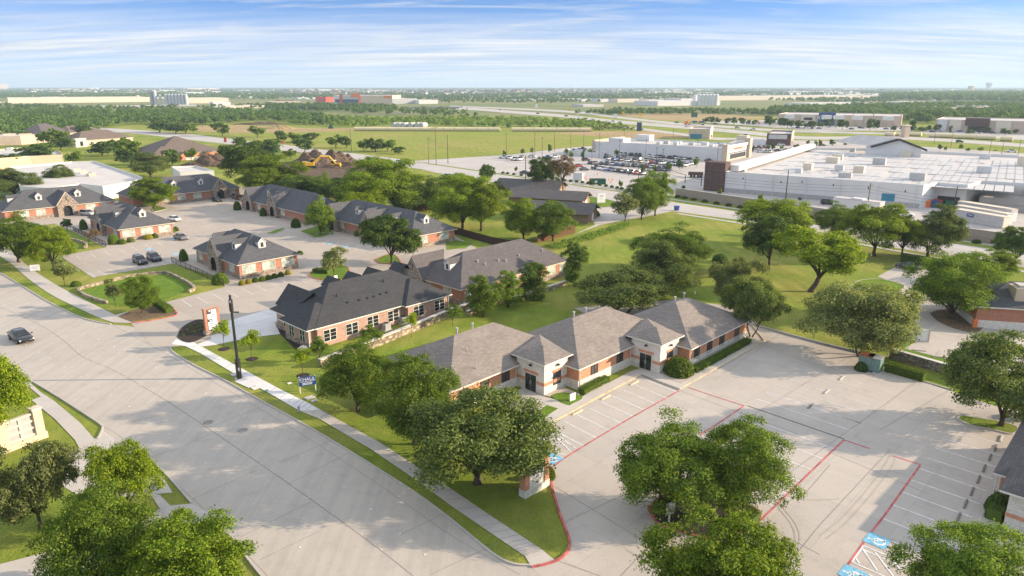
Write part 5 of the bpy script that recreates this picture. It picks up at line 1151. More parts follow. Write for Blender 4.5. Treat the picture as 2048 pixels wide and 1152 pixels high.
# hydrant, stones, manholes, meter lids
p=W(598,823); r=thing('fire_hydrant','grey fire hydrant between kerb and sidewalk','fire hydrant',p,R(20)); b=MB(); b.tube([(0,0,0),(0,0,.12),(0,0,.13),(0,0,.62),(0,0,.72),(0,0,.8)],[.16,.16,.11,.11,.14,.05],10); b.build('barrel','metal',r); b=MB(); b.tube([(-.22,0,.5),(.22,0,.5)],.06,8); b.tube([(0,-.2,.5),(0,0,.5)],.075,8); b.build('outlet','metal',r)
for px,lab in (((416,845),'iron manhole cover left of two on the street'),((485,861),'iron manhole cover right of two on the street')): 
    p=W(*px); b=MB(); b.tube([(0,0,.022),(0,0,.035)],.55,22); o=b.build('manhole_cover','crack'); o.location=p; tag(o,lab,'manhole cover')
def lid(px,w,l,mat,lab,ang=R(45)): p=W(*px); o=MB().box(-w/2,w/2,-l/2,l/2,0.02,.09).build('ground_lid',mat); o.location=p; o.rotation_euler=(0,0,ang); tag(o,lab,'utility lid')
lid((468,750),.7,1.0,'walk','grey utility lid in the verge nearest the tall black pole'); lid((511,776),.9,.9,'new','square concrete lid beside the new sidewalk'); lid((533,782),.5,.5,'cabinet','small greenish lid in the verge'); lid((620,796),1.1,.9,'walk','concrete box lid with a hole near the blue sign'); lid((629,802),.9,.5,'walk','narrow concrete lid beside the boxed lid'); lid((579,767),.5,.4,'new','small pale lid on the lawn near the blue sign')
o=MB().box(-1.6,1.6,-1.1,1.1,.04,.075).build('pole_pad','new'); o.location=W(498,764); o.rotation_euler=(0,0,R(-38)); tag(o,kind='structure')
rng=np.random.default_rng(8)
def boulder(px,s,lab):
    b=MB(); rs=[]
    for i in range(6):
        a=math.pi*i/5; rs.append([(s*math.sin(a)*math.cos(k*.785)*rng.uniform(.8,1.1)+.001*k,s*.8*math.sin(a)*math.sin(k*.785)*rng.uniform(.8,1.1),s*.6-s*.7*math.cos(a)) for k in range(8)])
    b.rings(rs); o=b.build('boulder','lime',smooth=True); o.location=W(*px); tag(o,lab,'boulder')
boulder((607,704),.75,'pale boulder at the street corner of the black-roofed office'); boulder((592,722),.4,'small grey boulder on the lawn left of the pale boulder')
for (x,y),n in (((448,698),1),((504,718),2),((606,751),3)):
    b=MB(); b.tube([(0,0,.01),(0,0,.06)],[.85,.7],16); o=b.build('mulch_ring','mulch'); o.location=W(x,y); tag(o,kind='structure')
islet('mulch_bed',[(553,652),(568,655),(600,683),(622,702),(615,712),(600,707),(585,693),(560,668)],'mulch',.08,False,False)
# ---- poles
def pole(px,top,rad,mat,lab,cat='utility pole',arms=(),name='utility_pole',lean=0,group=None):
    p=W(*px); h=hgt(p,top); r=thing(name,lab,cat,p,0,group); b=MB(); b.tube([(0,0,-.2),(0,0,h)],[rad,rad*.72],9); b.build('shaft',mat,r)
    for z,l,a in arms:
        b=MB(); d=Vector((math.cos(a),math.sin(a),0))*l/2; b.tube([(-d.x,-d.y,h-z),(d.x,d.y,h-z)],.09,5)
        for k in (-.9,-.4,.4,.9): b.tube([(d.x*k,d.y*k,h-z),(d.x*k,d.y*k,h-z+.3)],.05,5)
        b.build('crossarm',mat,r)
    return r,h
r,h=pole((479,757),590,.2,'black','tall black steel pole between sidewalk and kerb','steel pole',name='steel_pole')
b=MB(); b.tube([(0,0,-.02),(0,0,2.7),(0,0,2.75)],[.33,.33,.22],12); b.build('base_sleeve','black',r); b=MB(); b.tube([(0,0,h-2.1),(0,0,h-.6)],.25,10); b.build('collar','black',r); MB().box(.15,.9,-.06,.06,h-2.3,h-2.15).build('arm','black',r); b=MB(); b.tube([(0,0,0),(0,0,.07)],.6,14); b.build('footing','walk',r); MB().box(-.1,.1,-.24,-.19,h-.95,h-.65).build('label_plate','signwhite',r); MB().box(.1,.24,-.34,-.31,1.2,1.6).build('notice','signwhite',r)
DA=R(40)
for i,(x,y,tp,arms,lab) in enumerate(((1051,379,310,0,'dark wooden pole by the avenue with no crossarm'),(1276,381,322,0,'wooden pole behind the slender lawn trees'),(857.6,327.6,274,1,'wooden pole with short crossarm at the junction, left of two'),(872.5,330.5,252,1,'tallest wooden pole with crossarm at the junction, right of two'),(896,327,270,0,'dark pole at the corner of the retail lot'),(703,303,257,0,'bare pole at the edge of the meadow'),(560,278,244,1,'crossarm pole by the bare soil strip, rightmost'),(516,277,242,1,'crossarm pole by the bare soil strip, second from right'),(458,271,238,1,'crossarm pole by the bare soil strip, third from right'),(405,257,235,1,'crossarm pole by the bare soil strip, fourth from right'),(352,248,231,1,'paired crossarm pole at the woodland, right'),(347.5,245,231,1,'paired crossarm pole at the woodland, left'),(313,248,231,1,'crossarm pole at the woodland edge'),(262,246,229,1,'leftmost crossarm pole at the woodland edge'),(1733,427,366,1,'wooden pole with crossarm in front of the white warehouse'),(1906,424,372,0,'thin dark pole by the container row'),(1571,399,340,0,'thin dark pole before the warehouse wall'))):
    pole((x,y),tp,.17,'wood' if i not in (0,4,15,16) else 'bark',lab,arms=((.8,3.0,DA),) if arms else ())
LP_=((1012.5,311,267),(1069.5,311,266),(1084,326,276),(1109,303,263),(1141,303,272),(1167,300,262),(1065,350,297),(1183,340,300),(1198,316,268),(1238,332,281),(1291,318,280),(1358,308,288),(1394,315,281),(1434,324,286),(1311,352,296),(1324,346,299),(1257,352,310),(1248,278,256),(1346,274,258),(1612,309,283),(1626,309,281),(1747,286,276),(1901,298,266),(1868,288,268),(1978,309,283),(2003,309,283),(2036,311,280))
for i,(x,y,tp) in enumerate(LP_):
    r,h=pole((x,y),tp,.11,'darkmetal',('light pole of the retail lot, ' if i<17 else 'light pole beyond the retail lot, ')+ORD[1+sum(1 for q_ in LP_[:17] if q_[0]<x) if i<17 else 1+sum(1 for q_ in LP_[17:] if q_[0]<x)]+' from the left','light pole',name='light_pole',group='slim dark light poles')
    MB().box(-.5,.5,-.18,.18,h-.02,h+.14).build('lamp_head','darkmetal',r)
p=W(2005,505); r=thing('street_lamp','street lamp with pale head in front of the dark tree at the right edge','street lamp',p); h=hgt(p,488); MB().tube([(0,0,0),(0,0,h)],.08,7).build('shaft','metal',r); MB().box(-.3,.9,-.15,.15,h,h+.15).build('lamp_head','signwhite',r)
p=W(1627,676); b=MB(); b.tube([(0,0,0),(.5,.2,2.6)],.04,6); o=b.build('stake','darkmetal'); o.location=p; tag(o,'thin leaning dark stake by the lot kerb','stake')
b=MB(); p=W(1879,533); b.tube([(0,0,.5),(3.6,3.0,1.6)],.14,6); o=b.build('barrier_pole','cream'); o.location=p; tag(o,'tilted cream barrier pole by the dark hedge','barrier')
# bin on the avenue
p=W(1353,421); r=thing('wheelie_bin','blue wheelie bin standing at the avenue kerb','bin',p,R(20)); b=MB(); b.rings([[(-.5,-.45,.1),(.5,-.45,.1),(.5,.45,.1),(-.5,.45,.1)],[(-.62,-.6,1.3),(.62,-.6,1.3),(.62,.6,1.3),(-.62,.6,1.3)]]); b.build('body','royal',r); MB().box(-.66,.66,-.64,.64,1.3,1.42).build('lid','royal',r)

def cable(p,q,sag,lab,n=3):
    r=thing('overhead_cable',lab,'cable',(p.x,p.y,0)); o=Vector((p.x,p.y,0))
    d=(q-p).normalized(); nn=Vector((-d.y,d.x,0)); b=MB()
    for k in range(n):
        pts=[p.lerp(q,t/14)-o+nn*(k-1)*.9*0+Vector((0,0,-sag*4*(t/14)*(1-t/14)-k*.9)) for t in range(15)]; b.tube(pts,.03,4)
    b.build('wire','darkmetal',r)
def ptop(px,tp): p=W(*px); return Vector((p.x,p.y,hgt(p,tp)-.6))
cable(ptop((1051,379),312),ptop((1276,381),324),1.2,'overhead cables from the tall wooden pole to the pole behind the slender trees')
cable(ptop((1276,381),324),ptop((1733,427),368),1.8,'overhead cables crossing in front of the white warehouse wall')
cable(ptop((1733,427),368),W(2300,500)+Vector((0,0,9)),1.8,'overhead cables running to the right edge above the block wall')
cable(ptop((857.6,327.6),275),ptop((1051,379),313),1.6,'overhead cables from the road junction poles to the tall wooden pole')
# ---------------------------------------------------------------- cars
def carloft(st):
    rs=[]
    for x,z0,z1,hw in st:
        c=.12
        rs.append([(x,-hw+c,z0),(x,hw-c,z0),(x,hw,z0+c),(x,hw,z0+(z1-z0)*.55),(x,hw-.06,z1-.08),(x,hw-.2,z1),(x,-hw+.2,z1),(x,-hw+.06,z1-.08),(x,-hw,z0+(z1-z0)*.55),(x,-hw,z0+c)])
    return rs
def cabloft(st):
    return [[(x,-hb,z0),(x,hb,z0),(x,(hb+ht)/2+.02,(z0+z1)/2),(x,ht,z1-.04),(x,ht-.12,z1),(x,-ht+.12,z1),(x,-ht,z1-.04),(x,-(hb+ht)/2-.02,(z0+z1)/2)] for x,z0,z1,hb,ht in st]
CAR={}
KINDS={'sedan':dict(body=[(-2.38,.45,.72,.66),(-2.25,.30,.95,.84),(-1.5,.24,1.0,.91),(0,.22,.96,.92),(1.1,.22,.94,.91),(1.8,.25,.84,.88),(2.2,.30,.72,.80),(2.38,.42,.60,.62)],cab=[(-1.95,.93,.98,.74,.70),(-1.05,.93,1.40,.80,.60),(-.2,.93,1.46,.82,.62),(.45,.92,1.42,.82,.60),(1.30,.90,.95,.80,.74)],roof=(-1.0,.35,1.47,.56),wx=(-1.42,1.42),wr=.33),
 'suv':dict(body=[(-2.36,.45,.85,.72),(-2.28,.34,1.1,.86),(-1.5,.28,1.12,.94),(0,.26,1.08,.95),(1.0,.26,1.06,.94),(1.7,.28,.99,.91),(2.15,.33,.88,.84),(2.34,.45,.72,.68)],cab=[(-2.28,1.05,1.1,.80,.76),(-2.0,1.05,1.62,.84,.68),(-.6,1.05,1.72,.86,.70),(.35,1.04,1.68,.86,.68),(1.15,1.02,1.07,.84,.78)],roof=(-1.98,.28,1.73,.62),wx=(-1.42,1.42),wr=.37),
 'pickup':dict(body=[(-2.8,.55,1.05,.85),(-2.7,.45,1.1,.95),(-1,.35,1.1,.97),(.5,.32,1.12,.98),(1.6,.32,1.1,.96),(2.3,.35,1.02,.92),(2.75,.45,.85,.80)],cab=[(-.75,1.05,1.1,.86,.82),(-.6,1.05,1.75,.86,.72),(.3,1.05,1.80,.88,.74),(.75,1.05,1.74,.88,.72),(1.45,1.05,1.12,.86,.80)],roof=(-.55,.7,1.81,.66),wx=(-1.75,1.75),wr=.40)}
PAINT={}
for n,c in (('black',(.012,.013,.015)),('navy',(.012,.018,.035)),('charcoal',(.05,.053,.057)),('grey',(.13,.135,.14)),('silver',(.38,.39,.40)),('white',(.72,.72,.71)),('red',(.42,.03,.02)),('blue',(.03,.10,.30)),('tan',(.36,.31,.24)),('brown',(.12,.06,.04)),('maroon',(.20,.04,.035)),('orange',(.55,.10,.03))): PAINT[n]=paint('car_paint_'+n,c)
def car_meshes(kind):
    if kind in CAR: return CAR[kind]
    K=KINDS[kind]; D={}
    def mk(name,b,mat,smooth=True):
        o=b.build(name,mat,smooth=smooth); me=o.data; bpy.data.objects.remove(o); D[name]=me
    mk('body',MB().rings(carloft(K['body'])),PAINT['grey'])
    mk('windows',MB().rings(cabloft(K['cab'])),'carglass',False)
    x0,x1,z,hw=K['roof']; b=MB(); b.rings([[(x0,-hw,z-.05),(x0,hw,z-.05),(x0,hw*.8,z+.01),(x0,-hw*.8,z+.01)],[((x0+x1)/2,-hw-.03,z-.03),((x0+x1)/2,hw+.03,z-.03),((x0+x1)/2,hw*.8,z+.04),((x0+x1)/2,-hw*.8,z+.04)],[(x1,-hw,z-.07),(x1,hw,z-.07),(x1,hw*.8,z-.01),(x1,-hw*.8,z-.01)]]); 
    mk('roof',b,PAINT['grey'],False)
    r=K['wr']; b=MB(); b.tube([(0,-.11,0),(0,.11,0)],r,16); mk('tyre',b,'tyre',False); b=MB(); b.tube([(0,-.115,0),(0,.115,0)],r*.62,12); mk('rim',b,'rim',False)
    e=K['body'][-2]; f=K['body'][1]
    b=MB(); b.box(e[0]-.1,e[0]+.06,-.22,.22,e[2]-.22,e[2]-.06); mk('headlight',b,'lamp',False); b=MB(); b.box(f[0]-.08,f[0]+.05,-.18,.18,f[2]-.3,f[2]-.12); mk('taillight',b,'tail',False)
    b=MB(); b.box(-.08,.08,-.1,.1,-.06,.08); mk('mirror',b,PAINT['grey'],False)
    b=MB(); b.box(e[0]+.02,e[0]+.13,-.42,.42,e[1]+.08,e[2]-.24); mk('grille',b,'black',False)
    CAR[kind]=D; return D
def car(p,ang,kind,color,label,detail=True,group=None,name='parked_car',cat='car'):
    D=car_meshes(kind); K=KINDS[kind]; r=thing(name,label,cat,(p.x,p.y,.05),ang,group)
    def ch(n,me,loc=(0,0,0),par=r,mt=None,rz=0):
        o=bpy.data.objects.new(n,me); COL.objects.link(o); o.parent=par; o.location=loc; o.rotation_euler=(0,0,rz)
        if mt: o.material_slots[0].link='OBJECT'; o.material_slots[0].material=mt
        return o
    P_=PAINT[color]; b=ch('body',D['body'],mt=P_); ch('windows',D['windows']); ch('roof',D['roof'],mt=P_)
    hw=K['body'][3][3]
    for x in K['wx']:
        for s in (-1,1):
            w_=ch('wheel',D['tyre'],(x,s*(hw-.09),K['wr']))
            if detail: ch('rim',D['rim'],(0,0,0),w_)
    if detail:
        for s in (-1,1):
            ch('headlight',D['headlight'],(0,s*.58,0)); ch('taillight',D['taillight'],(0,s*.64,0)); ch('mirror',D['mirror'],(K['cab'][-1][0]-.25,s*(hw+.08),K['cab'][-1][2]+.05),mt=P_)
        ch('grille',D['grille'])
    return r
def hd(a,c): d=W(*c)-W(*a); return math.atan2(d.y,d.x)
rh=hd((20,680),(128,737))
car(W(43,681),hd((78,594),(169,638)),'sedan','black','black sedan driving on the big street at the left edge',name='moving_car').scale=(1.13,1.13,1.13)
car(W(281,527),A45-R(90),'suv','black','dark SUV by the basin lawn, left of the parked pair'); car(W(309,521),A45-R(90),'suv','navy','dark blue SUV by the basin lawn, right of the parked pair')
car(W(362,479),A45-R(85),'sedan','grey','grey sedan parked at the right wall of the left front office'); car(W(349,442),A45-R(80),'sedan','white','white car half hidden behind the left front office roof')
car(W(176,431),R(-20),'suv','silver','silver SUV at the tall-porch office on the far left'); car(W(434,403),R(-40),'sedan','black','black sedan before the porch of the farthest slate office'); car(W(473,398),R(-50),'suv','grey','grey-blue SUV at the right end of the farthest slate office')
car(W(1814,538),hd((1835,543),(1794,535)),'sedan','charcoal','lone charcoal sedan parked by the dark hedge in the right car park'); car(W(1950,606),R(60),'sedan','navy','dark car mostly hidden beside the red brick building')
car(W(738,321),hd((708,316),(775,325)),'suv','charcoal','dark car on the avenue behind the tree belt'); car(W(797,327),hd((775,325),(850,335)),'pickup','white','white pickup on the avenue at the junction'); car(W(503,289),hd((480,288),(520,292)),'pickup','blue','blue pickup on the far left of the avenue')
car(W(1050,348),R(-20),'sedan','charcoal','dark sedan by the shrub row near the avenue pole'); car(W(896,354),R(-25),'sedan','white','white car on the avenue beyond the bright lawn trees')
# crowded retail lot: rows of cars
rc=random.Random(9)
def row(a,c,n,cols,rowname,group,kinds=None,jit=.25,skew=90):
    A_,C_=W(*a),W(*c); d=C_-A_; ang=math.atan2(d.y,d.x)+R(skew)
    cols=(cols*9)[:n]
    kk=[rc.choice(('sedan','suv','suv','sedan','pickup') if kinds is None else kinds) for _ in range(n)]
    nm={'sedan':'sedan','suv':'SUV','pickup':'pickup'}
    for k in range(n):
        p=A_.lerp(C_,k/(max(1,n-1)))+Vector((rc.uniform(-jit,jit),rc.uniform(-jit,jit),0))
        l=cols[k-1] if k else None; r_=cols[k+1] if k<n-1 else None
        nb=f"between {l} and {r_} cars" if l and r_ else (f"at right end beside {l} car" if l else f"at left end beside {r_} car")
        if n<2: nb='standing alone'
        car(p,ang+(math.pi if rc.random()<.4 else 0),kk[k],cols[k],f"{cols[k]} {nm[kk[k]]} {nb}, {rowname}",False,group)
g='cars in the crowded retail lot'
row((1193,305),(1207,306),2,['black','charcoal'],'left pair by store wall',g)
row((1237,310),(1252,311),3,['white','white','silver'],'white trio by store wall',g); row((1264,312),(1281,313),3,['black','charcoal','black'],'dark trio by store wall',g)
row((1297,313),(1320,316),4,['black','white','white','silver'],'mixed group by store wall',g); row((1330,316),(1349,318),3,['maroon','black','navy'],'dark group by store wall',g); row((1353,318),(1370,319),3,['white','silver','white'],'white group by store wall',g); row((1382,319),(1397,320),2,['black','white'],'right pair by store wall',g)
car(W(1417,323),R(30),'sedan','brown','brown car alone near the store corner post',False,g)
row((1214,317),(1292,323),8,['black','white','blue','charcoal','silver','black','tan','silver'],'second row from store, left half',g); row((1300,324),(1384,330),9,['maroon','silver','white','navy','white','silver','blue','white','white'],'second row from store, right half',g)
row((1218,320),(1296,327),7,['silver','blue','black','white','charcoal','tan','white'],'third row, left half',g); row((1304,327),(1372,333),7,['red','charcoal','white','blue','silver','navy','white'],'third row, right half',g)
row((1181,328),(1236,331),6,['navy','tan','charcoal','black','silver','blue'],'fourth row, left half',g); row((1246,332),(1332,338),8,['black','tan','navy','charcoal','maroon','white','brown','navy'],'fourth row, right half',g)
row((1192,338),(1284,350),10,['charcoal','white','white','blue','silver','navy','charcoal','grey','red','charcoal'],'front row facing avenue',g); row((1300,342),(1336,342),4,['silver','navy','grey','blue'],'short front row by round tree',g)
car(W(1157,334),R(20),'sedan','red','red sedan alone behind the half-bare pine',False,g); car(W(1168,341),R(10),'sedan','grey','grey sedan right behind the half-bare pine',False,g); car(W(1172,322),R(-10),'suv','brown','brown SUV in front of the white enclosure',False,g); car(W(1208,312),R(20),'suv','black','black SUV at the right end of the white enclosure',False,g)
g='cars at the left end of the retail lot'
for x,y,k,c,l,a in ((1008,317,'pickup','white','white pickup at the left end of the retail lot, nearest the meadow',-20),(1020,318,'suv','white','white SUV second from the left in the retail lot',70),(1030,321,'pickup','silver','silver pickup behind the tall avenue pole',60),(1040,321,'pickup','white','white pickup right of the tall avenue pole',60),(1044,317,'suv','tan','tan SUV in the left group of the retail lot',70),(1064,315,'sedan','white','white sedan by the thin left light poles',-20),(1095,317,'pickup','blue','blue pickup above the dark avenue tree',-20),(1110,316,'pickup','white','white pickup above the half-bare pine',60),(1165,300,'pickup','charcoal','dark pickup behind the white enclosure',-20)):
    car(W(x,y),R(a),k,c,l,False,g)
g='cars at the restaurants'
for x,y,k,c,l,a in ((1497,302,'suv','white','white SUV right of the store corner',-20),(1511,303,'suv','white','white SUV in the front group by the restaurant lot',-30),(1521,305,'suv','white','nearest white SUV of the restaurant lot',-20),(1533,305,'suv','silver','silver SUV behind the nearest white SUV',60),(1541,305,'suv','white','white SUV at the right of the restaurant group',60),(1517,297,'pickup','maroon','maroon pickup with long bed before the restaurant',-45),(1528,297,'pickup','maroon','second maroon pickup before the restaurant',-45),(1556,303,'sedan','charcoal','dark sedan under the pale restaurant trees',-30),(1573,302,'sedan','grey','grey sedan by the dark brick restaurant wall',-30),(1583,301,'sedan','charcoal','dark sedan at the right end of the restaurant wall',-30),(1562,291,'suv','white','white SUV against the dark brick restaurant',-20),(1505,283,'sedan','black','black sedan by the small tan enclosure',-20),(1493,273,'suv','black','black SUV beyond the small tan enclosure',-20),(1644,292,'sedan','grey','grey-green sedan on the drive before the warehouse parapet',-10)):
    car(W(x,y),R(a),k,c,l,False,g)
g='vehicles on the highway'
for i,(x,y,k,c,l) in enumerate(((1076,228,'suv','navy','dark blue SUV leftmost of the three dark highway cars'),(1133,233,'suv','black','black SUV in the middle of the three dark highway cars'),(1170,238,'sedan','black','black sedan rightmost of the three dark highway cars'),(1227,244,'suv','white','white SUV on the near carriageway'),(1354,246,'sedan','charcoal','dark sedan on the far carriageway left of the car carrier'),(1374,254,'sedan','white','white sedan below the car carrier'),(1431,249,'suv','charcoal','dark SUV right of the car carrier'),(1475,257,'suv','silver','silver SUV between the two restaurants'),(1506,260,'pickup','white','white van-like pickup between the two restaurants'),(1707,279,'suv','silver','silver SUV on the frontage road behind the warehouse'),(1919,285,'suv','black','black SUV right of the gabled entrance roof'),(1703,259,'sedan','charcoal','dark sedan at the edge of the long store lot'),(2022,305,'pickup','white','white truck at the right edge of the highway'),(880,216,'suv','white','white car on the overpass'),(935,218,'suv','white','white van right of the overpass'),(1000,220,'sedan','navy','dark car on the highway left part'))):
    car(W(x,y),R(-24 if x<1500 else -14),k,c,l,False,g,'moving_car')
g='cars at the far stores'
for i,(x,y) in enumerate(((1585,257),(1596,257),(1608,258),(1624,258),(1638,258),(1660,256),(1672,256),(1721,257),(1728,257),(1735,256),(1772,259),(1830,259),(1838,258),(1865,265),(1880,264),(1900,265),(1920,264),(1950,267),(1962,268),(1985,267),(2020,268))):
    car(W(x,y),R((60,-20,70)[i%3]),('sedan','suv')[i%2],('white','charcoal','silver','black','blue','white')[i%6],f"{('white','charcoal','silver','black','blue','white')[i%6]} car under the far store trees, {ORD[i+1]} from the left",False,g)
# car carrier
p=W(1392,250); r=thing('car_carrier','orange-cab lorry hauling a dark car carrier on the highway','lorry',p,R(156)); MB().box(7,10,-1.25,1.25,.6,3.6).box(10,11.4,-1.2,1.2,.6,2.0).build('cab','orange',r); b=MB(); b.box(-8,6,-1.2,1.2,.8,1.1); b.box(-8,6,-1.2,1.2,2.4,2.6); 
for x in (-7.8,-3,2,5.8): b.box(x-.1,x+.1,-1.2,-1.0,1,2.6); b.box(x-.1,x+.1,1,1.2,1,2.6)
b.build('trailer','blue',r)
for x in (-7,-5.8,6.5,9.8):
    b=MB(); b.tube([(x,-1.2,.5),(x,1.2,.5)],.5,10); b.build('wheel','tyre',r)
b=MB(); b.rings(carloft([(q+ -5,z0+2.4,z1+2.9,h) for q,z0,z1,h in KINDS['sedan']['body']])); b.rings(carloft([(q+1.5,z0+2.4,z1+2.9,h) for q,z0,z1,h in KINDS['sedan']['body']])); b.build('load','navy',r)
# ---------------------------------------------------------------- flat-roofed buildings
def flat(name,label,cat,pl,z,wall='white',roof='roofw',par=.6,raw=None,base=None,pw=.35):
    """pl: photo pixels of the wall-top corners; walls drop to the ground"""
    P=raw or [W(x,y,z) for x,y in pl]; o=Vector((P[0].x,P[0].y,0)); r=thing(name,label,cat,o)
    L=[(p.x-o.x,p.y-o.y) for p in P]; n=len(L)
    ar=sum(L[i][0]*L[(i+1)%n][1]-L[(i+1)%n][0]*L[i][1] for i in range(n))
    if ar<0: L=L[::-1]
    b=MB(); b.prism(L,0,z,0,0); 
    b=MB()
    for i in range(n):
        j=(i+1)%n; b.poly([(*L[i],0),(*L[j],0),(*L[j],z),(*L[i],z)])
    wl=b.build('wall',wall,r)
    b=MB(); b.poly([(*q,z-par) for q in L]); rf=b.build('roof',roof,r)
    b=MB()
    for i in range(n):
        a=Vector(L[i]); c=Vector(L[(i+1)%n]); pr=Vector(L[i-1]); nx=Vector(L[(i+2)%n])
        def inn(p0,p1,p2):
            d1=(p1-p0).normalized(); d2=(p2-p1).normalized(); n1=Vector((-d1.y,d1.x)); n2=Vector((-d2.y,d2.x)); m=(n1+n2); m=m/max(.25,m.length_squared)*2*.5*2
            return p1+m*pw*.5*1.0
        ia=inn(pr,a,c); ic=inn(a,c,nx)
        b.poly([(*a,z+.004),(*c,z+.004),(*ic,z+.004),(*ia,z+.004)]); b.poly([(*ia,z+.004),(*ic,z+.004),(*ic,z-par),(*ia,z-par)])
    b.build('parapet',wall,r); return r,o
def unit(r,o,px,z,w,l,h,ang,mat='metal',name='roof_unit'):
    p=W(*px,z)-o; b=MB(); b.box(-w/2,w/2,-l/2,l/2,0,h); u=b.build(name,mat,r); u.location=(p.x,p.y,z); u.rotation_euler=(0,0,ang); return u
def facequad(r,o,pts,name,mat,off=.06,label=None):
    """flat panel on a wall, given world points; pushed toward the camera"""
    c=sum(pts,Vector())/len(pts); d=Vector((-c.x,-c.y,0)).normalized()*off
    P=[p-o+d for p in pts]; q=[p-d*1.5 for p in P]; b=MB(); b.poly(P); n=len(P)
    for i in range(n): b.poly([P[i],P[(i+1)%n],q[(i+1)%n],q[i]])
    k=b.build(name,mat,r)
    if label: k['label']=label
    return k
def wallpt(a,c,t,z): p=a.lerp(c,t); return Vector((p.x,p.y,z))
# big white warehouse
WZ=7.2
A_=W(1448,384); B_=W(1840,417); 
ux=(B_-A_).normalized(); vx=Vector((-ux.y,ux.x,0))
def WP(x,y,z=0): return A_+ux*x+vx*y+Vector((0,0,z))
Lw=(B_-A_).length
farL=W(1691,295,WZ); farx=(farL-A_).dot(ux); fary=(farL-A_).dot(vx)
outl=[WP(0,0),WP(Lw,0),WP(Lw+3,9),WP(Lw+11,8),WP(Lw+14,22),WP(Lw+60,22),WP(Lw+75,fary),WP(farx+8,fary),WP(0,fary*.93)]
wh,who=flat('warehouse','huge white flat-roofed warehouse with rows of roof panels beyond the block wall','warehouse',None,WZ,'white','roofw',1.1,raw=outl)
MB_=MB(); p0=WP(-4.6,-.3)-who
def boxw(r,o,x0,x1,y0,y1,z0,z1,name,mat):
    pl=[tuple((WP(x,y)-o))[:2] for x,y in ((x0,y0),(x1,y0),(x1,y1),(x0,y1))]; return MB().prism(pl,z0,z1).build(name,mat,r)
boxw(wh,who,-7.4,-.1,-.5,5,0,10.2,'corner_block','brownblock'); boxw(wh,who,-.4,3,5,fary*.93,WZ-.2,9.0,'high_parapet','white')
boxw(wh,who,.2,Lw-.3,-.08,.0,0,1.5,'wall_base','greywall')
rr=random.Random(4); b=MB()
nrow=6
for j in range(nrow):
    y0=5+j*(fary*.86-5)/nrow; dy=(fary*.86-5)/nrow*.93
    x=6 if j else 16
    while x<Lw+40:
        if rr.random()<.93:
            pl=[tuple((WP(x+q,yy)-who))[:2] for q,yy in ((0,y0),(2.3,y0),(2.3,y0+dy),(0,y0+dy))]; b.prism(pl,WZ-1.02,WZ-.9)
        x+=2.5 if rr.random()<.94 else 5
o=b.build('panel_row','panelrow',wh); tag(o,kind='stuff')
for px,wd,l,h in (((1483,342),3.2,3,2.2),((1597,347),2.2,2.2,1.8),((1616,340),3,3.5,2.5),((1665,327),4.5,4,2.6),((1678,342),3,2.5,2.2),((1718,346),3.4,4,2.6),((1690,356),4,2,1.8),((1758,330),4.5,3,2.8),((1811,314),4.5,3,2.6),((1705,304),2.2,2,1.8),((1773,303),4,2,1.6),((1834,361),4.5,3,2.6),((1967,347),4.5,3,2.6),((1969,318),4,3,2.2),((2045,333),4,4,4),((1675,320),4,2,2.4)):
    unit(wh,who,px,WZ-1.1,wd,l,h,math.atan2(ux.y,ux.x),rr.choice(['cream','metal','greypipe']))
for t in (.115,.27,.45,.62,.80,.97): facequad(wh,who,[wallpt(WP(0,0),WP(Lw,0),t,.1),wallpt(WP(0,0),WP(Lw,0),t+.003,.1),wallpt(WP(0,0),WP(Lw,0),t+.003,WZ-.6),wallpt(WP(0,0),WP(Lw,0),t,WZ-.6)],'downspout','metal',.1)
for t,z in ((.1,4.9),(.31,4.6),(.42,5.2),(.58,4.9),(.75,4.8),(.92,4.6)): facequad(wh,who,[wallpt(WP(0,0),WP(Lw,0),t,z),wallpt(WP(0,0),WP(Lw,0),t+.006,z),wallpt(WP(0,0),WP(Lw,0),t+.006,z+.6),wallpt(WP(0,0),WP(Lw,0),t,z+.6)],'wall_vent','darkmetal',.05)
facequad(wh,who,[wallpt(WP(0,0),WP(Lw,0),t,z) for t,z in ((.82,.05),(.88,.05),(.88,3.8),(.82,3.8))],'loading_door','teal',.08)
facequad(wh,who,[WP(Lw+3.6,8.9,0.1),WP(Lw+9.5,8.1,.1),WP(Lw+9.5,8.1,3.2),WP(Lw+3.6,8.9,3.2)],'dock_door','black',.15)
MB().prism([tuple(WP(x,y)-who)[:2] for x,y in ((Lw+14.5,12),(Lw+62,14),(Lw+62,21.5),(Lw+15,21.5))],0,3.4).build('low_wing','roofw',wh)
# gabled entrance canopy behind the roof
gz=W(1803,280,12); e1=W(1736,292,10); e2=W(1868,298,9.5)
r=thing('gabled_pavilion','white gabled entrance pavilion rising behind the warehouse roof','pavilion',Vector((e1.x,e1.y,0)))
f0,f1,f2=W(1742,292,10)-Vector((e1.x,e1.y,0)),W(1799,289,13)-Vector((e1.x,e1.y,0)),W(1855,299,10)-Vector((e1.x,e1.y,0))
f2.z=10;f1.z=14;f0.z=10; mid=(f0+f2)/2; f1=Vector((mid.x,mid.y,14)); bk=Vector((-.25,1,0)).normalized()*26
dn=lambda p,k: Vector((p.x,p.y,p.z-k))
b=MB(); b.poly([f0+bk*.05,f1+bk*.05,f1+bk,f0+bk]); b.poly([f1+bk*.05,f2+bk*.05,f2+bk,f1+bk]); b.build('roof','roofw',r)
b=MB(); b.poly([f0,f1,dn(f1,.9),dn(f0,.9)]); b.poly([f1,f2,dn(f2,.9),dn(f1,.9)]); b.build('fascia','darkmetal',r)
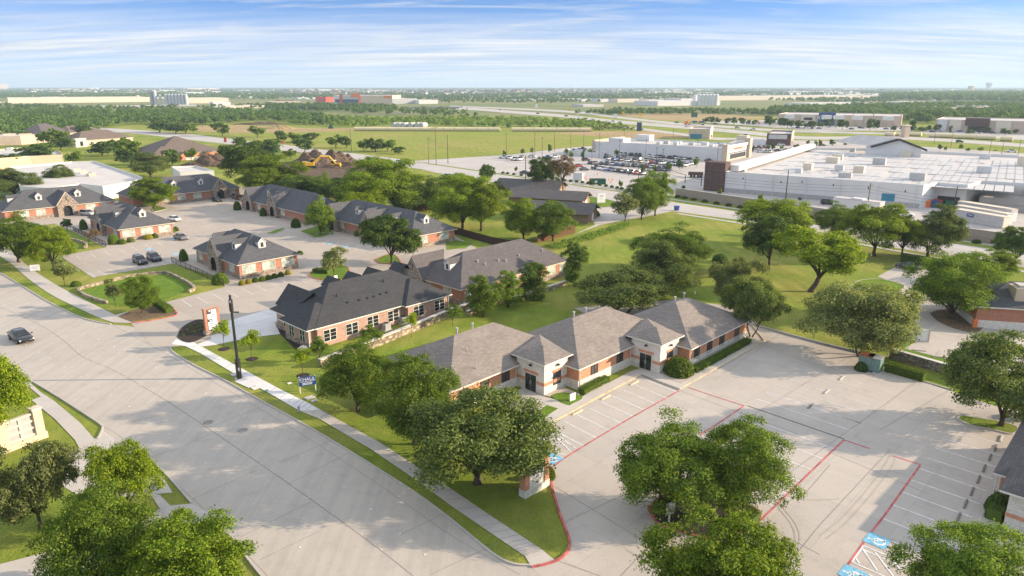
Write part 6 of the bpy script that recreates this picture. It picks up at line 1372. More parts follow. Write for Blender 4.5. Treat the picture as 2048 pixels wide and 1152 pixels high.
q=bk*.12; b=MB(); b.poly([Vector((f0.x,f0.y,0))+q,Vector((f2.x,f2.y,0))+q,dn(f2,.4)+q,dn(f1,.4)+q,dn(f0,.4)+q]); b.build('wall','white',r)
# storage trailers and yard goods behind the block wall
def px_box(name,label,cat,a,c,dep,h,mat,roof=None,group=None,up=0,z0=0):
    A1,C1=W(*a),W(*c); d=C1-A1; an=math.atan2(d.y,d.x); r=thing(name,label,cat,A1,an,group); L=d.length
    MB().box(0,L,0,dep,z0,h).build('body',mat,r)
    if roof: MB().box(-.08,L+.08,-.08,dep+.08,h,h+.18).build('roof',roof,r)
    return r,L
r,L=px_box('site_trailer','long white site trailer against the warehouse wall','trailer',(1664,419),(1757,431),3.2,3.6,'white','roofw'); MB().box(L*.38,L*.62,3.2*.1,2.8,3.78,4.1).build('roof_box','white',r); MB().box(L+.01,L+.08,.2,3,.2,3.4).build('end_wall','cream',r)
b=MB(); b.box(L*.55,L*.62,-.06,0,1.6,2.4); b.box(L*.82,L*.88,-.06,0,1.6,2.4); b.build('window','glass',r)
for i,(a,c,lab) in enumerate((((1905,440),(2003,458),'front storage container, with blue sign, behind the block wall'),((1908,432),(2010,451),'middle storage container in the row behind the block wall'),((1912,426),(2019,445),'rear storage container in the row behind the block wall'))):
    r,L=px_box('storage_container',lab,'container',a,c,2.5,3.0 if i<2 else 3.4,'greypipe','cream'); b=MB()
    for k in range(3): b.box(0,L,-.05,0,.3+k*.95,.36+k*.95)
    b.build('rib','greywall',r); MB().box(L+.0,L+.1,.1,2.4,.1,2.8).build('end_door','white' if i else 'cream',r)
    if i==0: pn=MB().box(L*.28,L*.42,-.12,-.06,1.7,2.6).build('sign_panel','blue',r); b=MB(); scrib(b,L*.3,L*.40,2.1,.2,-.14); b.build('lettering','signwhite',pn)
def blob(px,s,h,mat,label,cat,name,seed=1):
    rg=np.random.default_rng(seed); b=MB(); rs=[]
    for i in range(6):
        a=i/5*math.pi/2; rs.append([(s*math.cos(a)*math.cos(k*.63)*rg.uniform(.8,1.15),s*.8*math.cos(a)*math.sin(k*.63)*rg.uniform(.8,1.15),h*math.sin(a)*rg.uniform(.9,1.05)) for k in range(10)])
    b.rings(rs); o=b.build(name,mat,smooth=False); o.location=W(*px); tag(o,label,cat); return o
blob((1788,430),3.2,2.2,'white','heap of white wrapped goods behind the block wall','goods','wrapped_goods',2)
car(W(1806,433),R(-20),'pickup','white','white pickup behind the block wall beside wrapped goods',False); car(W(1656,409),R(-20),'suv','black','black SUV by the warehouse wall left of the site trailer',False)
for i,(px,c,lab) in enumerate((((1838,412),'darkmetal','black crate stack at the dock opening'),((1853,414),'orange','orange crate stack at the dock opening'),((1868,415),'royal','blue crate stack at the dock opening'),((1873,412),'redwall','red crate stack at the dock opening'),((1896,414),'green','dark green skip right of the dock opening'))):
    p=W(*px); r=thing('crate_stack',lab,'crates',p,R(-10)); MB().box(-1.2,1.2,-1,1,0,1.1).build('lower_crate',c,r); MB().box(-1.1,1.15,-.95,.9,1.12,2.1).build('upper_crate',c,r)
# truck by the brown corner, gate frame
r,L=px_box('flatbed_trailer','dark maroon flatbed trailer beside the brown corner block','trailer',(1376,355),(1406,356),2.6,2.2,'brownblock',z0=1.0)
for x in (1.2,2.4,L-2,L-.9):
    b=MB(); b.tube([(x,.1,.5),(x,2.5,.5)],.5,10); b.build('wheel','tyre',r)
p=W(1332,352); p2=W(1370,366); r=thing('gate_frame','black steel gate frame at the car park entrance by the brown block','gate',p); d=p2-p
b=MB(); b.tube([(0,0,0),(0,0,3)],.12,6); b.tube([(d.x,d.y,0),(d.x,d.y,3.2)],.16,6); b.tube([(0,0,3),(d.x,d.y,3.1)],.1,6); d2=W(1402,372)-p; b.tube([(d2.x,d2.y,0),(d2.x,d2.y,3.2)],.16,6); b.build('post','black',r)
b=MB(); b.tube([(d.x,d.y,1.2),(d2.x,d2.y,1.2)],.04,5); b.tube([(d.x,d.y,2.2),(d2.x,d2.y,2.2)],.04,5); b.tube([(0,0,1.4),(d.x,d.y,1.4)],.04,5); b.build('rail','black',r)
# long white retail building
a=W(1186,307); c=W(1449,324); d=(c-a).normalized(); dv=Vector((-d.y,d.x,0)); L=(c-a).length; z=hgt(c,296)
def RP(x,y,zz=0): return a+d*x+dv*y+Vector((0,0,zz))
dep=(W(1490,313)-c).dot(dv); dep=max(18,min(40,dep))
rb,ro=flat('retail_store','long white retail store with tan pillars at its right front','store',None,z,'white','roofw',.8,raw=[RP(0,0),RP(L,0),RP(L,dep),RP(0,dep)])
def boxr(x0,x1,y0,y1,z0,z1,nm,mt): 
    return MB().prism([tuple(RP(x,y)-ro)[:2] for x,y in ((x0,y0),(x1,y0),(x1,y1),(x0,y1))],z0,z1).build(nm,mt,rb)
boxr(-.6,1.2,-.5,dep+.3,0,z+.6,'end_pillar','tanwall'); boxr(L-1.5,L+1.2,-.8,2.0,0,z+1.6,'front_pillar','tanwall'); boxr(L-1.5,L+1.4,dep-3,dep+.5,0,z+3,'front_pillar','tanwall'); boxr(L+.05,L+.5,2,dep-3,z-.2,z+1.0,'front_parapet','white')
fa,fb=RP(L+.1,3),RP(L+.1,dep-3.5)
facequad(rb,ro,[wallpt(fa,fb,t,zz) for t,zz in ((.15,.9),(.95,.9),(.95,3.2),(.15,3.2))],'shop_window','glass',.15); facequad(rb,ro,[wallpt(fa,fb,t,zz) for t,zz in ((.1,3.6),(1,3.6),(1,3.9),(.1,3.9))],'canopy','darkmetal',.8)
facequad(rb,ro,[wallpt(fa,fb,t,zz) for t,zz in ((0.02,.05),(1,.05),(1,.9),(.02,.9))],'window_base','tanwall',.2)
for k in range(7): t=.3+k*.07; facequad(rb,ro,[wallpt(fa,fb,q,zz) for q,zz in ((t,z-1.6),(t+.045,z-1.6),(t+.045,z-.7),(t,z-.7))],'sign_letter','orange',.25)
boxr(L*.12,L*.24,1,9,z-.6,z+2.0,'roof_house','white'); boxr(L*.17,L*.28,dep-8,dep-2,z-.6,z+2.6,'roof_house','white')
for k,t in enumerate((.44,.47,.53,.57,.66,.73,.83,.88,.93)): boxr(L*t,L*t+2.2+k%3*.6,dep*(.3+.12*(k%3)),dep*(.3+.12*(k%3))+2.2,z-.78,z+.5+.3*(k%2),'roof_unit',('metal','greypipe','white')[k%3])
r,o_=flat('low_enclosure','low white walled enclosure with dark gate posts in the retail lot','enclosure',[(1127,300),(1147,300),(1180,304),(1209,306),(1209,302.5),(1147,297)],2.6,'white','road2',2.5)
for k,(x,y) in enumerate(((1147,309),(1168,311),(1188,314))):
    p=W(x,y)-o_; MB().box(p.x-.6,p.x+.6,p.y-.6,p.y+.6,0,3.1).build('gate_post','black',r)
r,L=px_box('dumpster','long green open-top dumpster at the edge of the retail lot','dumpster',(1180,369),(1211,369),2.6,1.9,'green'); b=MB()
for k in range(7): b.box(L*k/6-.08,L*k/6+.08,-.1,0,0,2.0)
b.box(-.1,L+.1,-.12,2.7,1.9,2.05); b.build('rib','green',r); MB().box(.3,L-.3,.25,2.35,2.051,2.1).build('load','soil',r); pn=MB().box(L*.3,L*.46,-.14,-.1,.6,1.5).build('sticker','signwhite',r)
px_box('site_container','white container behind the half-bare pine','container',(1146,361),(1164,362),2.4,2.8,'white','roofw')
for i,(x,y) in enumerate(((1170,357),(1173,359),(1218,361),(1222,366),(1225,361),(1195,349))):
    b=MB(); b.tube([(0,0,0),(0,0,.9)],[.3,.1],8); o=b.build('traffic_drum','orange'); o.location=W(x,y); tag(o,'small orange traffic drum around the green dumpster','traffic drum','traffic drums near the dumpster')
# restaurants
def pavilion(name,label,a,c,e,z,wall,front,roof='roofw',band=None):
    A1,C1,E1=W(*a),W(*c),W(*e); u_=(C1-A1).normalized(); v_=Vector((-u_.y,u_.x,0)); dp=(E1-C1).dot(v_); L=(C1-A1).length
    pts=[A1,C1,C1+v_*dp,A1+v_*dp]; r,o=flat(name,label,'restaurant',None,z,wall,roof,.8,raw=pts)
    facequad(r,o,[wallpt(C1,C1+v_*dp,t,zz) for t,zz in ((.25,.3),(1.0,.3),(1,z+.8),(.25,z+.8))],'front_wall',front,.25)
    b=facequad(r,o,[wallpt(C1,C1+v_*dp,t,zz) for t,zz in ((.3,.4),(.85,.4),(.85,2.2),(.3,2.2))],'shop_window','glass',.5)
    if band: facequad(r,o,[wallpt(A1,C1,t,zz) for t,zz in ((.08,band[1]),(.85 if band[0]!='teal' else .62,band[1]),(.85 if band[0]!='teal' else .62,band[2]),(.08,band[2]))],'wall_panel',band[0],.12)
    return r
pavilion('restaurant','tan restaurant with a teal wall panel and white front by the highway',(1377,277.5),(1419,278.5),(1452,274),7.0,'tanwall','white',band=('teal',.3,3.4))
pavilion('restaurant','dark brick restaurant with pale upper panel and tan front',(1532,290),(1580,291.5),(1612,284),7.2,'brownblock','beige',band=('panelrow',3.9,6.6))
px_box('bin_enclosure','small cream block enclosure between the two restaurants','enclosure',(1473,280),(1493,281),5,3.2,'cream'); px_box('bin_store','low white shed behind the right store corner','shed',(1494,290),(1530,290),3,3.4,'white')
# far stores
def slab(name,label,cat,x0,x1,yb,yt,dep,wall,roof='roofw',skew=None,par=.6,group=None):
    if skew is None: skew=-max(.35,(x1-x0)*.011)*max(.25,(yb-172)/34)
    A1,C1=W(x0,yb),W(x1,yb+skew); h=hgt((A1+C1)/2,yt); d_=(C1-A1).normalized(); v_=Vector((-d_.y,d_.x,0))
    r,o=flat(name,label,cat,None,h,wall,roof,min(par,h*.2),raw=[A1,C1,C1+v_*dep,A1+v_*dep],pw=.6); tag(r,group=group); return r,o,A1,C1,h
r,o,A1,C1,h=slab('department_store','long grey-tan department store with a dark blue sign wall','store',1554,1801,249,230,60,'tanwall',skew=6)
def bay(t0,t1,z1,mat,nm,off=1.0,z0=0.2): return facequad(r,o,[wallpt(A1,C1,t,z) for t,z in ((t0,z0),(t1,z0),(t1,z1),(t0,z1))],nm,mat,off)
bay(.20,.32,h*.95,'cream','entrance_bay',1.2); bay(.225,.295,h*.72,'glass','entrance_glass',1.5,h*.5); k=bay(.345,.48,h+2.2,'blue','sign_wall',1.5,h*.1); bay(.50,.62,h*.9,'beige','entrance_bay',1.2); bay(.66,.7,h,'tanwall','pier',1.5); bay(.81,.86,h,'tanwall','pier',1.5); bay(.94,.99,h,'tanwall','pier',1.5)
pp=wallpt(A1,C1,.412,h*.72); dd=C1-A1; v_=Vector((dd.y,-dd.x,0)).normalized(); tx=text("KOHL'S",4.6,'signwhite',r,tuple(pp+v_*1.75-o),(R(90),0,math.atan2(dd.y,dd.x)),ext=.1)
for t in (.48,.62,.78): bay(t,t+.004,h+2,'darkmetal','roof_fin',.1,h-.5)
for t in (.1,.4,.5,.65,.9): unit(r,o,(1554+t*247,236+5*t),h,6,6,3,0,'white')
r,o,A1,C1,h=slab('department_store','pale store with a brown entrance bay at the right edge','store',1868,2120,262,241,60,'tanwall',skew=8)
bay(.25,.45,h+1.5,'brownblock','sign_wall',1.2,h*.55); bay(.28,.44,h*.5,'glass','entrance_glass',1.5); bay(.02,.1,h,'white','pier',.8); bay(.12,.22,h*.95,'cream','pier',.8); bay(.5,.62,h*.95,'cream','pier',.8)
r,o,A1,C1,h=slab('store','orange and white home store far across the fields','store',668,785,208,191,120,'beige',skew=0)
bay(0,.12,h*1.0,'white','wall_panel',.8); bay(.02,.42,h*.55,'navy','window_band',1.6,h*.15); bay(.12,.42,h*1.05,'panelrow','wall_panel',1.0,h*.5); bay(.10,.15,h*1.15,'redwall','pier',1.8); bay(.30,.45,h*1.3,'orange','gable_sign',1.7,h*.8); bay(.86,1,h,'orange','wall_panel',1.0,h*.72); bay(.42,.46,h*1.0,'orange','pier',1.8)
slab('shed','grey shed right of the orange home store','shed',784,834,208,197,80,'greypipe','roofw'); slab('shed','low white shed right of the grey shed','shed',838,876,208,200,40,'white'); slab('shed','small red-brown building left of the orange home store','shed',652,668,204,194,40,'redwall')
# brewery-like plant with silos
slab('factory','long white factory hall behind the woodland on the left','factory',17,300,207,195,120,'cream'); slab('factory','white factory hall right of the silos','factory',374,458,207,196,90,'cream'); slab('factory','white office block below the factory hall','factory',427,462,214,204,40,'white'); slab('factory','low pale hall right of the white office block','factory',452,530,217,211,50,'cream'); slab('canopy','very long flat white canopy roof in the woodland','canopy',188,400,215,211,40,'greywall'); slab('house','pale building at the left edge in the woodland','building',-40,27,208,204,40,'cream'); slab('building','tan tower block on the left horizon','building',-30,18,179,168,60,'beige')
def silo(px,r_,top,lab,mat='metal',grp=None):
    p=W(*px); h=hgt(p,top); r=thing('silo',lab,'silo',p,0,grp); b=MB(); b.tube([(0,0,0),(0,0,h*.93),(0,0,h)],[r_,r_,r_*.55],14); b.build('tank',mat,r); MB().box(-r_*.3,r_*.3,-r_*.3,r_*.3,h,h+r_*.4).build('hatch','greywall',r)
for k in range(7): silo((334+k*6.6,209),3.4,188,('first','second','third','fourth','fifth','sixth','last')[k]+' silo from the left in the row of seven on the factory at left','metal','row of silos at the left factory')
silo((312,209),3.6,180,'tallest silver silo left of the row of seven','metal'); silo((305,209),3,182,'thin grey silo at the far left of the factory','greywall'); silo((322,209),2.6,189,'short silo between the tallest and the row of seven','metal')
slab('factory','white factory hall below the tall grain silos','factory',1315,1440,212,202,80,'white'); slab('factory','upper white hall left of the tall grain silos','factory',1362,1392,208,197,60,'white'); slab('warehouse','long white warehouse right of the grain silos','warehouse',1435,1740,201,192,120,'cream'); slab('warehouse','low white shed below the long warehouse','warehouse',1620,1750,213,206,60,'white')
for k in range(6): silo((1398+k*6.8,211),4.0,188,('first','second','third','fourth','fifth','last')[k]+' tall white grain silo from the left beyond the highway','white','tall white grain silos')
silo((1389,210),4,189,'short white silo left of the tall grain silos','white')
slab('shed','pale hall in the woods under the water towers','shed',1970,2016,226,212,50,'white'); slab('shed','tan hall in the woods left of the pale hall','shed',1900,1965,228,214,50,'tanwall'); silo((1866,214),2.6,200,'white single silo in the woods on the right','white'); slab('shed','white shed at the wood edge above the grey store','shed',1800,1848,206,203,40,'white')
for i,(x0,x1,y0,y1,c) in enumerate(((1030,1060,203,199,'greypipe'),(1060,1100,202,198,'white'),(1125,1160,202,197,'cream'),(1163,1200,203,198,'white'),(1200,1235,204,198,'white'),(1235,1296,205,198,'cream'),(1297,1330,206,199,'panelrow'),(1166,1207,214,209,'panelrow'),(1270,1310,197,194,'greypipe'),(1310,1345,197,193,'white'),(1578,1625,187,183,'white'),(1658,1720,189,184,'greypipe'),(1745,1790,192,188,'white'),(1900,1914,182,179,'white'),(100,170,181,178,'cream'),(225,290,187,184,'cream'),(293,350,184,180,'white'),(368,440,180,176,'cream'),(372,408,190,184,'white'),(1850,1895,184,181,'panelrow'),(540,600,205,203,'tanwall'),(560,590,204,201,'brownblock'),(170,200,179,175.5,'white'),(1120,1150,186,184,'white'),(480,500,183,181,'white'))):
    slab('far_building',f"{ {'greypipe':'grey','white':'white','cream':'cream','panelrow':'pale blue','tanwall':'tan','brownblock':'dark brown'}[c] } {'long' if x1-x0>42 else 'short'} far building {'near the left horizon' if x0<450 else 'beyond the woodland' if x0<700 else 'in the row beyond the highway' if y0>193 and x0<1500 else 'near the right horizon'}, at about {('the far left','the left','left of centre','the centre','right of centre','the right','the far right')[min(6,int(x0/293))]}",'building',x0,x1,y0,y1,40,c,group='far industrial buildings')
# west offices
for a in [('office_hall','white flat roof with blue-white parapet in front of the farthest slate offices',[(18,334),(143,323),(190,322),(285,354),(268,362),(205,372),(160,367),(95,376),(40,372)],4.6,'white','roofw'),
 ('office_hall','beige flat-roofed office left of the arched tan office',[(-60,303),(55,294),(118,301),(125,309),(60,312),(-60,320)],5.2,'beige','roofw'),
 ('office_hall','white flat roof piece right of the olive tree by the farthest office',[(342,333),(392,331),(428,341),(360,344)],4.6,'white','roofw'),
 ('office_hall','pale office with two portal fronts at the left edge',[(-60,266),(60,259),(100,260),(100,267),(40,272),(-60,274)],5.5,'tanwall','roofw')]:
    r,o=flat(a[0],a[1],'office building',a[2],a[3],a[4],a[5],.7)
    if 'parapet' in a[1]:
        for px in ((155,343),(168,347),(185,352),(178,352)): unit(r,o,px,3.9,2.2,2.2,1.2,R(30),'cream')
        pass
    if 'beige' in a[1]:
        for px in ((20,300),(45,300),(70,297)): unit(r,o,px,4.5,2.5,2,1.2,R(10),'white')
    if 'portal' in a[1]:
        for x in (22,54):
            A1=W(x-13,286); C1=W(x+13,285); facequad(r,o,[wallpt(A1,C1,t,z) for t,z in ((0,0),(1,0),(1,6),(0,6))],'portal','tanwall',.3); facequad(r,o,[wallpt(A1,C1,t,z) for t,z in ((.35,0),(.75,0),(.75,3.4),(.35,3.4))],'portal_door','glass',.5)
def hiphouse(name,label,Cpx,Apx,dep,z,pitch,roofm,wallm,cat='office building'):
    c=W(*Cpx,z); a=W(*Apx,z); d=a-c; r=thing(name,label,cat,(c.x,c.y,0),math.atan2(d.y,d.x)); L=d.length
    MB().box(.6,L-.6,.6,dep-.6,0,z-.1).build('wall',wallm,r); b=MB(); hip_roof(b,0,L,0,dep,z,pitch,0,1); b.build('roof',[roofm,'cream'],r)
    n=max(2,int(L/6))
    for k in range(n): window(r,'f',L*(k+.5)/n,1,1.6,1.5,.6,'cream','glass')
    return r,L
r,L=hiphouse('office_building','tan hip-roofed office with a cream arched porch at its left end',(155,282),(268,274),22,3.6,R(25),'shbrown','beige'); b=MB(); b.box(-3,4,-2.5,.5,0,5.2); k=b.build('porch','cream',r); MB().box(-.3,1.7,-2.56,-2.5,.6,3.4).build('arched_window','glass',k)
r,L=hiphouse('office_building','largest tan hip-roofed office, with brick front, by the avenue',(311,310),(447,301),34,3.6,R(24),'shbrown','brick'); MB().box(L*.42,L-.5,.4,.6,0,1.3).build('stone_base','lime',r)
b=MB(); hip_roof(b,-3,L*.4,-3,16,3.62,R(24),0,1); b.build('roof_wing',['shbrown','cream'],r)
r,L=hiphouse('church','grey gabled church hall with white end wall among dark trees',(84,268),(142,263),20,5,R(32),'shgrey','white','church'); r2,L2=hiphouse('church_wing','tan-roofed wing right of the grey church hall',(140,266),(205,260),16,4.4,R(28),'shbrown','tanwall','hall')
# overpass, pipes, water towers, masts, mounds, machines
p0=W(826,226); p1=W(912,226); d=p1-p0; r=thing('overpass','concrete highway overpass with dark girders','bridge',p0,math.atan2(d.y,d.x)); L=d.length; h=hgt(p0,214)
MB().box(-3,L+3,0,14,h-2.4,h-.9).build('girder','greywall',r); MB().box(-10,L+10,-.3,14.3,h-.9,h-.3).build('deck','road2',r); b=MB(); b.box(-10,L+10,-.35,-.05,h-.3,h+.7); b.build('barrier','walk',r)
for k in range(6): MB().box(L*(k+.5)/6-.7,L*(k+.5)/6+.7,1,13,0,h-2.4).build('pier','walk',r)
b=MB(); b.poly([(-26,-4,0),(0,-4,0),(0,0,h-2.4),(-6,0,h-2.4)]); b.build('slope_paving','walk',r)
def embank(pts,h,name):
    pass
pl=[W(x,y) for x,y in ((709,262),(1183,263.5))]; n=21
for k in range(n):
    a=pl[0].lerp(pl[1],k/n); c=pl[0].lerp(pl[1],(k+.955)/n)
    if k in (13,): continue
    rr_=1.65; b=MB(); b.tube([a+Vector((0,0,rr_)),c+Vector((0,0,rr_))],rr_,16); b.tube([c+Vector((0,0,rr_)),c+(c-a)*.02+Vector((0,0,rr_))],rr_*1.06,16)
    o=b.build('pipe_section','pipe',smooth=False); o.data.transform(Matrix.Translation(-a)); o.location=a; tag(o,ORD[k+1 if k<13 else k]+' cream pipe section from the left in the line across the meadow','pipe','line of cream pipes in the meadow')
for k,x in enumerate((786,796,806,820,833,842)):
    a=W(x,257); b=MB(); b.tube([a+Vector((0,0,2.6)),a+Vector((3,9,2.6))],2.4,16); o=b.build('pipe_section','greypipe'); o.data.transform(Matrix.Translation(-a)); o.location=a; tag(o,('first','second','third','fourth','fifth','last')[k]+' grey pipe end from the left behind the cream pipe line','pipe','grey pipes behind the cream line')
for k,(x0,x1,y,lab) in enumerate(((1771,1789,272,'leftmost cream pipe by the brick pillar tower'),(1790,1803,272,'second cream pipe by the brick pillar tower'),(1818,1843,272,'pale pipe right of the brick pillar tower'),(1857,1905,275,'long pale pipe before the right-hand store, left'),(1906,1950,277,'long pale pipe before the right-hand store, middle'),(1951,1990,279,'long pale pipe before the right-hand store, right'),(2000,2025,282,'last pale pipe near the right edge'))):
    a,c=W(x0,y),W(x1,y+1); b=MB(); b.tube([a+Vector((0,0,1.6)),c+Vector((0,0,1.6))],1.6,16); o=b.build('pipe_section','pipe'); o.data.transform(Matrix.Translation(-a)); o.location=a; tag(o,lab,'pipe','pale pipes by the far stores')
p=W(1809,275); r=thing('pillar_tower','tan brick pillar tower by the far pipes','tower',p,R(10)); h=hgt(p,250); MB().box(-2,2,-2,2,0,h*.92).build('shaft','tanwall',r); MB().box(-2.5,2.5,-2.5,2.5,h*.92,h).build('cap','cream',r)
p=W(1940,187); h=hgt(p,172); r=thing('water_tower','tan standpipe water tower on the right horizon','water tower',p); b=MB(); b.tube([(0,0,0),(0,0,h*.9),(0,0,h)],[13,13,15],20); b.build('tank','tanwall',r)
p=W(1976,181); h=hgt(p,165); k=h/40; r=thing('water_tower','pale pedestal water tower on the right horizon','water tower',p); b=MB(); b.tube([(0,0,0),(0,0,h*.45),(0,0,h*.62),(0,0,h*.9),(0,0,h)],[20*k*.5,16*k*.5,28*k*.5,34*k*.5,26*k*.5],20); b.build('tank','panelrow',r)
for x,y,tp,lab,wd in ((952,179,112,'tall thin radio mast right of centre on the horizon',.9),(1659,179,164,'short radio mast on the right horizon',1.2),(1751,179,161,'lattice mast left of the water towers',1.3),(147,183,167,'thin mast on the left horizon',.8),(1850,180,155,'thin leaning crane jib on the right horizon',.5)):
    p=W(x,y); h=min(hgt(p,tp),230); p=p*(1.0); r=thing('radio_mast',lab,'mast',p); b=MB(); b.tube([(0,0,0),(h*.35 if 'leaning' in lab else 0,0,h)],[wd*1.6,wd*.8],5); b.build('lattice','greypipe',r); b=MB(); b.tube([(0,0,h*.5),(0.01,0,h*.52)],wd*2,5); b.build('collar','greywall',r)
def mound(px,rx,ry,h,mat,label,seed):
    rg=np.random.default_rng(seed); n=34; b=MB(); V_=[]; ph=rg.uniform(0,6,12)
    for j in range(n+1):
        for i in range(n+1):
            x=(i/n*2-1); y=(j/n*2-1); d=math.hypot(x,y); zz=max(0,1-d**1.4); zz=zz*(.75+.25*math.sin(x*5+ph[0])*math.cos(y*4+ph[1])+.18*math.sin(x*11+ph[2]+y*7)+.12*math.sin(x*23+ph[3])*math.sin(y*19+ph[4]))+ (rg.normal()*.035 if zz>0 else 0)
            V_.append((x*rx,y*ry,max(-.3,zz*h) if zz>0 else -.3))
    b.v=V_; b.f=[(j*(n+1)+i,j*(n+1)+i+1,(j+1)*(n+1)+i+1,(j+1)*(n+1)+i) for j in range(n) for i in range(n)]; b.m=[0]*len(b.f)
    o=b.build('soil_heap',mat); o.location=W(*px); tag(o,label,'soil heap'); return o
mound((633,325),13,11,6.5,'soil','large dark brown soil heap behind the excavator',1); mound((672,323),10,9,6.5,'soil','pointed dark soil heap right of the larger one',2); mound((700,334),14,7,3.2,'soil','low dark soil spill right of the heaps',3); mound((430,330),16,9,5.5,'soil','dark soil heap behind the farthest slate office',4); mound((560,258),16,8,3.4,'dry','tan soil heap on the bare strip by the pole line',5); mound((520,249),30,8,2.8,'soil','dark soil bank along the bare strip',6)
# excavator
p=W(622,336); r=thing('excavator','yellow excavator with raised boom before the soil heap','excavator',p,R(8))
b=MB(); 
for y in (-1.5,.9): b.rings([[(-2.2,y,.1),(-2.2,y+.6,.1),(-2.4,y+.6,.9),(-2.4,y,.9)],[(2.2,y,.0),(2.2,y+.6,.0),(2.4,y+.6,1.0),(2.4,y,1.0)]])
b.build('track','darkmetal',r); b=MB(); b.box(-3.6,1.6,-1.5,1.5,1.15,2.5); b.box(-3.6,-1.5,-1.5,1.5,2.5,2.95); b.build('house','yellow',r)
MB().box(-.1,1.7,.2,1.5,2.5,3.9).build('cab','glass',r); MB().box(-.2,1.8,.1,1.6,3.9,4.05).build('cab_roof','yellow',r)
b=MB(); b.tube([(1.2,-.3,2.2),(4.6,-.4,5.2),(8.6,-.4,5.0)],[.5,.6,.4],6); b.build('boom','yellow',r); b=MB(); b.tube([(8.4,-.4,5.2),(11.5,-.4,1.6)],[.5,.32],6); b.build('stick','yellow',r); b=MB(); b.box(10.8,12.4,-1.1,.3,.2,1.5); b.build('bucket','darkmetal',r); b=MB(); b.tube([(2.2,-.3,2.2),(4.8,-.4,4.4)],.18,6); b.tube([(5,-.4,5.8),(8.4,-.4,5.6)],.16,6); b.build('hydraulic_ram','metal',r)
p=W(671,335); r=thing('bulldozer','yellow bulldozer with white cab roof right of the excavator','bulldozer',p,R(-12)); b=MB()
for y in (-1.4,.8): b.box(-2,2,y,y+.6,0,1.0)
b.build('track','darkmetal',r); MB().box(-.2,2.6,-.8,.8,.9,2.1).build('hood','yellow',r); MB().box(-1.9,0,-1,1,.9,1.9).build('rear_body','yellow',r); MB().box(-1.6,-.1,-.9,.9,1.9,3.1).build('cab','glass',r); MB().box(-1.8,.1,-1.05,1.05,3.1,3.3).build('cab_roof','signwhite',r); b=MB(); b.box(3.0,3.25,-1.9,1.9,.1,1.5); b.build('blade','yellow',r); b=MB(); b.tube([(-.2,1.5,.6),(3.0,1.6,.6)],.14,6); b.tube([(-.2,-1.5,.6),(3.0,-1.6,.6)],.14,6); b.build('push_arm','yellow',r)
p=W(662,257); r=thing('bulldozer','small distant green digger on the bare strip','digger',p); MB().box(-2,2,-1,1,.5,1.8).build('body','green',r); MB().box(-1,.6,-.9,.9,1.8,3.2).build('cab','glass',r); MB().box(-2.2,2.2,-1.2,1.2,0,.6).build('track','darkmetal',r)
# highway signs
for x,y,w_,h_,z_,mat,lab in ((1073,219,4,5,3,'signwhite','white sign by the highway at left'),(1137,224,3,3,2,'yellow','yellow sign leftmost along the highway'),(1156,234,3,3,2,'cream','small cream sign on the near highway verge'),(1230,240,4,4,2,'signwhite','white square sign on the near highway verge'),(1246,232,3,3.4,2,'yellow','yellow diamond sign along the highway, middle'),(1281,235,3,3.4,2,'yellow','yellow sign along the highway, right'),(1388,239,7,5,2.5,'green','green road sign in the dry field'),(568,294,1.6,2,2,'orange','orange road work sign at the avenue bend'),(1698,289,2.2,3,1,'orange','orange sign behind the warehouse parapet'),(1517,253,2,2.5,2,'orange','orange sign before the grey store'),(1278,262,4,7,0,'navy','dark upright panel at the end of the bare ground'),(451,285,1.8,3,.3,'redwall','red portable cabin post by the second tan roof')):
    p=W(x,y); r=thing('road_sign',lab,'sign',p); MB().box(-.12,.12,.1,.3,0,z_+h_*.5).build('post','metal',r); MB().box(-w_/2,w_/2,-.1,.1,z_,z_+h_).build('panel',mat,r)
p=W(1166,213); 
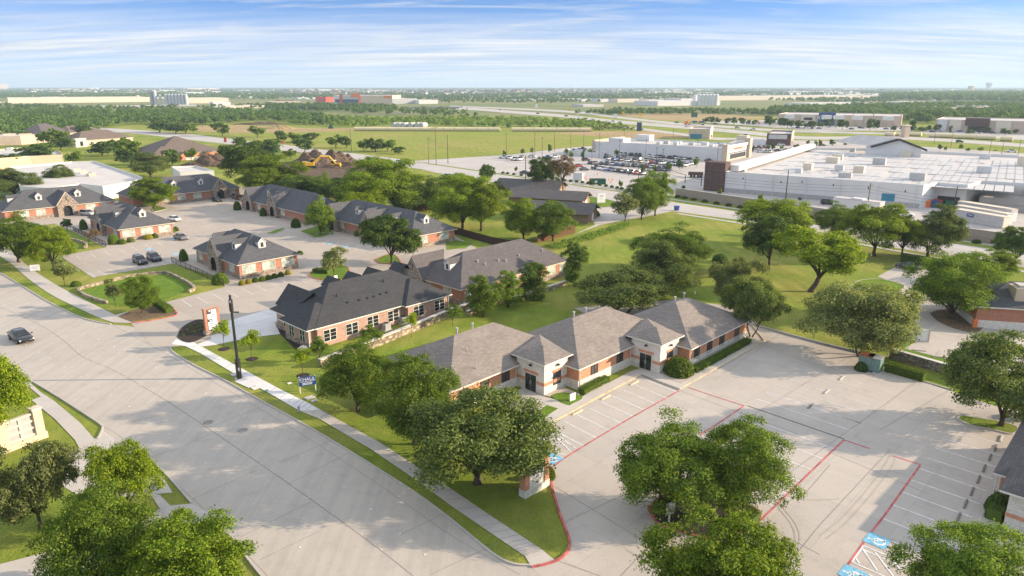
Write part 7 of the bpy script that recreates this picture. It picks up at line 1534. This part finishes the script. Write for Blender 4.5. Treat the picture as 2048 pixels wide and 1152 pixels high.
# suburb houses near the horizon
hm=MB(); hm.box(-7,7,-5,5,0,4.2); o1=hm.build('wall','beige'); rm=MB(); hip_roof(rm,-7.8,7.8,-5.8,5.8,4.2,R(30),0,0); o2=rm.build('roof','shbrown')
me1,me2=o1.data,o2.data; bpy.data.objects.remove(o1); bpy.data.objects.remove(o2)
me3=me2.copy(); me3.materials.clear(); me3.materials.append(M['shgrey']); me4=me1.copy(); me4.materials.clear(); me4.materials.append(M['white'])
rs=random.Random(77)
for i in range(150):
    x=rs.uniform(10,2040); y=rs.uniform(179.5,199) if (x<620 or x>1330) else rs.uniform(179.5,187); wd=rs.uniform(14,70)*(1 if y>186 else .7); hh=rs.uniform(2.2,3.8)*(1 if y>184 else .75)
    c=rs.choice(('white','cream','greypipe','white','panelrow','tanwall'))
    slab('far_building',f"{ {'greypipe':'grey','white':'white','cream':'cream','panelrow':'pale blue','tanwall':'tan'}[c]} far building low on the skyline, {('far left','left','left of centre','centre','right of centre','right','far right')[min(6,int(x/293))]}",'building',x,x+wd,y,y-hh,rs.uniform(25,60),c,rs.choice(('roofw','greywall','cream')),group='small far buildings on the skyline')
for cc in ('white','grey','cream','pale blue','tan','dark brown'):
    fb=sorted([o for o in bpy.data.objects if o.name.startswith('far_building') and o['label'].startswith(cc)],key=lambda o:o.location.x/max(1,o.location.y))
    for k,o in enumerate(fb): o['label']=f"{cc} far building on the skyline, {ORD[k+1]} {cc} one from the left"
rs=random.Random(31)
for i in range(230):
    if i<150: x=rs.uniform(560,1330); y=rs.uniform(180.5,190) if x<1000 else rs.uniform(180.5,188)
    else: x=rs.choice((rs.uniform(60,560),rs.uniform(1330,1900))); y=rs.uniform(180,186)
    p=W(x,y); s=rs.uniform(1.5,2.3); r=thing('suburban_house','tiny hip-roofed house among the trees of the distant suburb','house',p,rs.uniform(-.6,.6),'houses of the distant suburb',(s,s,s*1.2))
    for n,me in (('wall',(me1,me4)[i%2]),('roof',(me2,me3)[i%3==0])):
        c=bpy.data.objects.new(n,me); COL.objects.link(c); c.parent=r
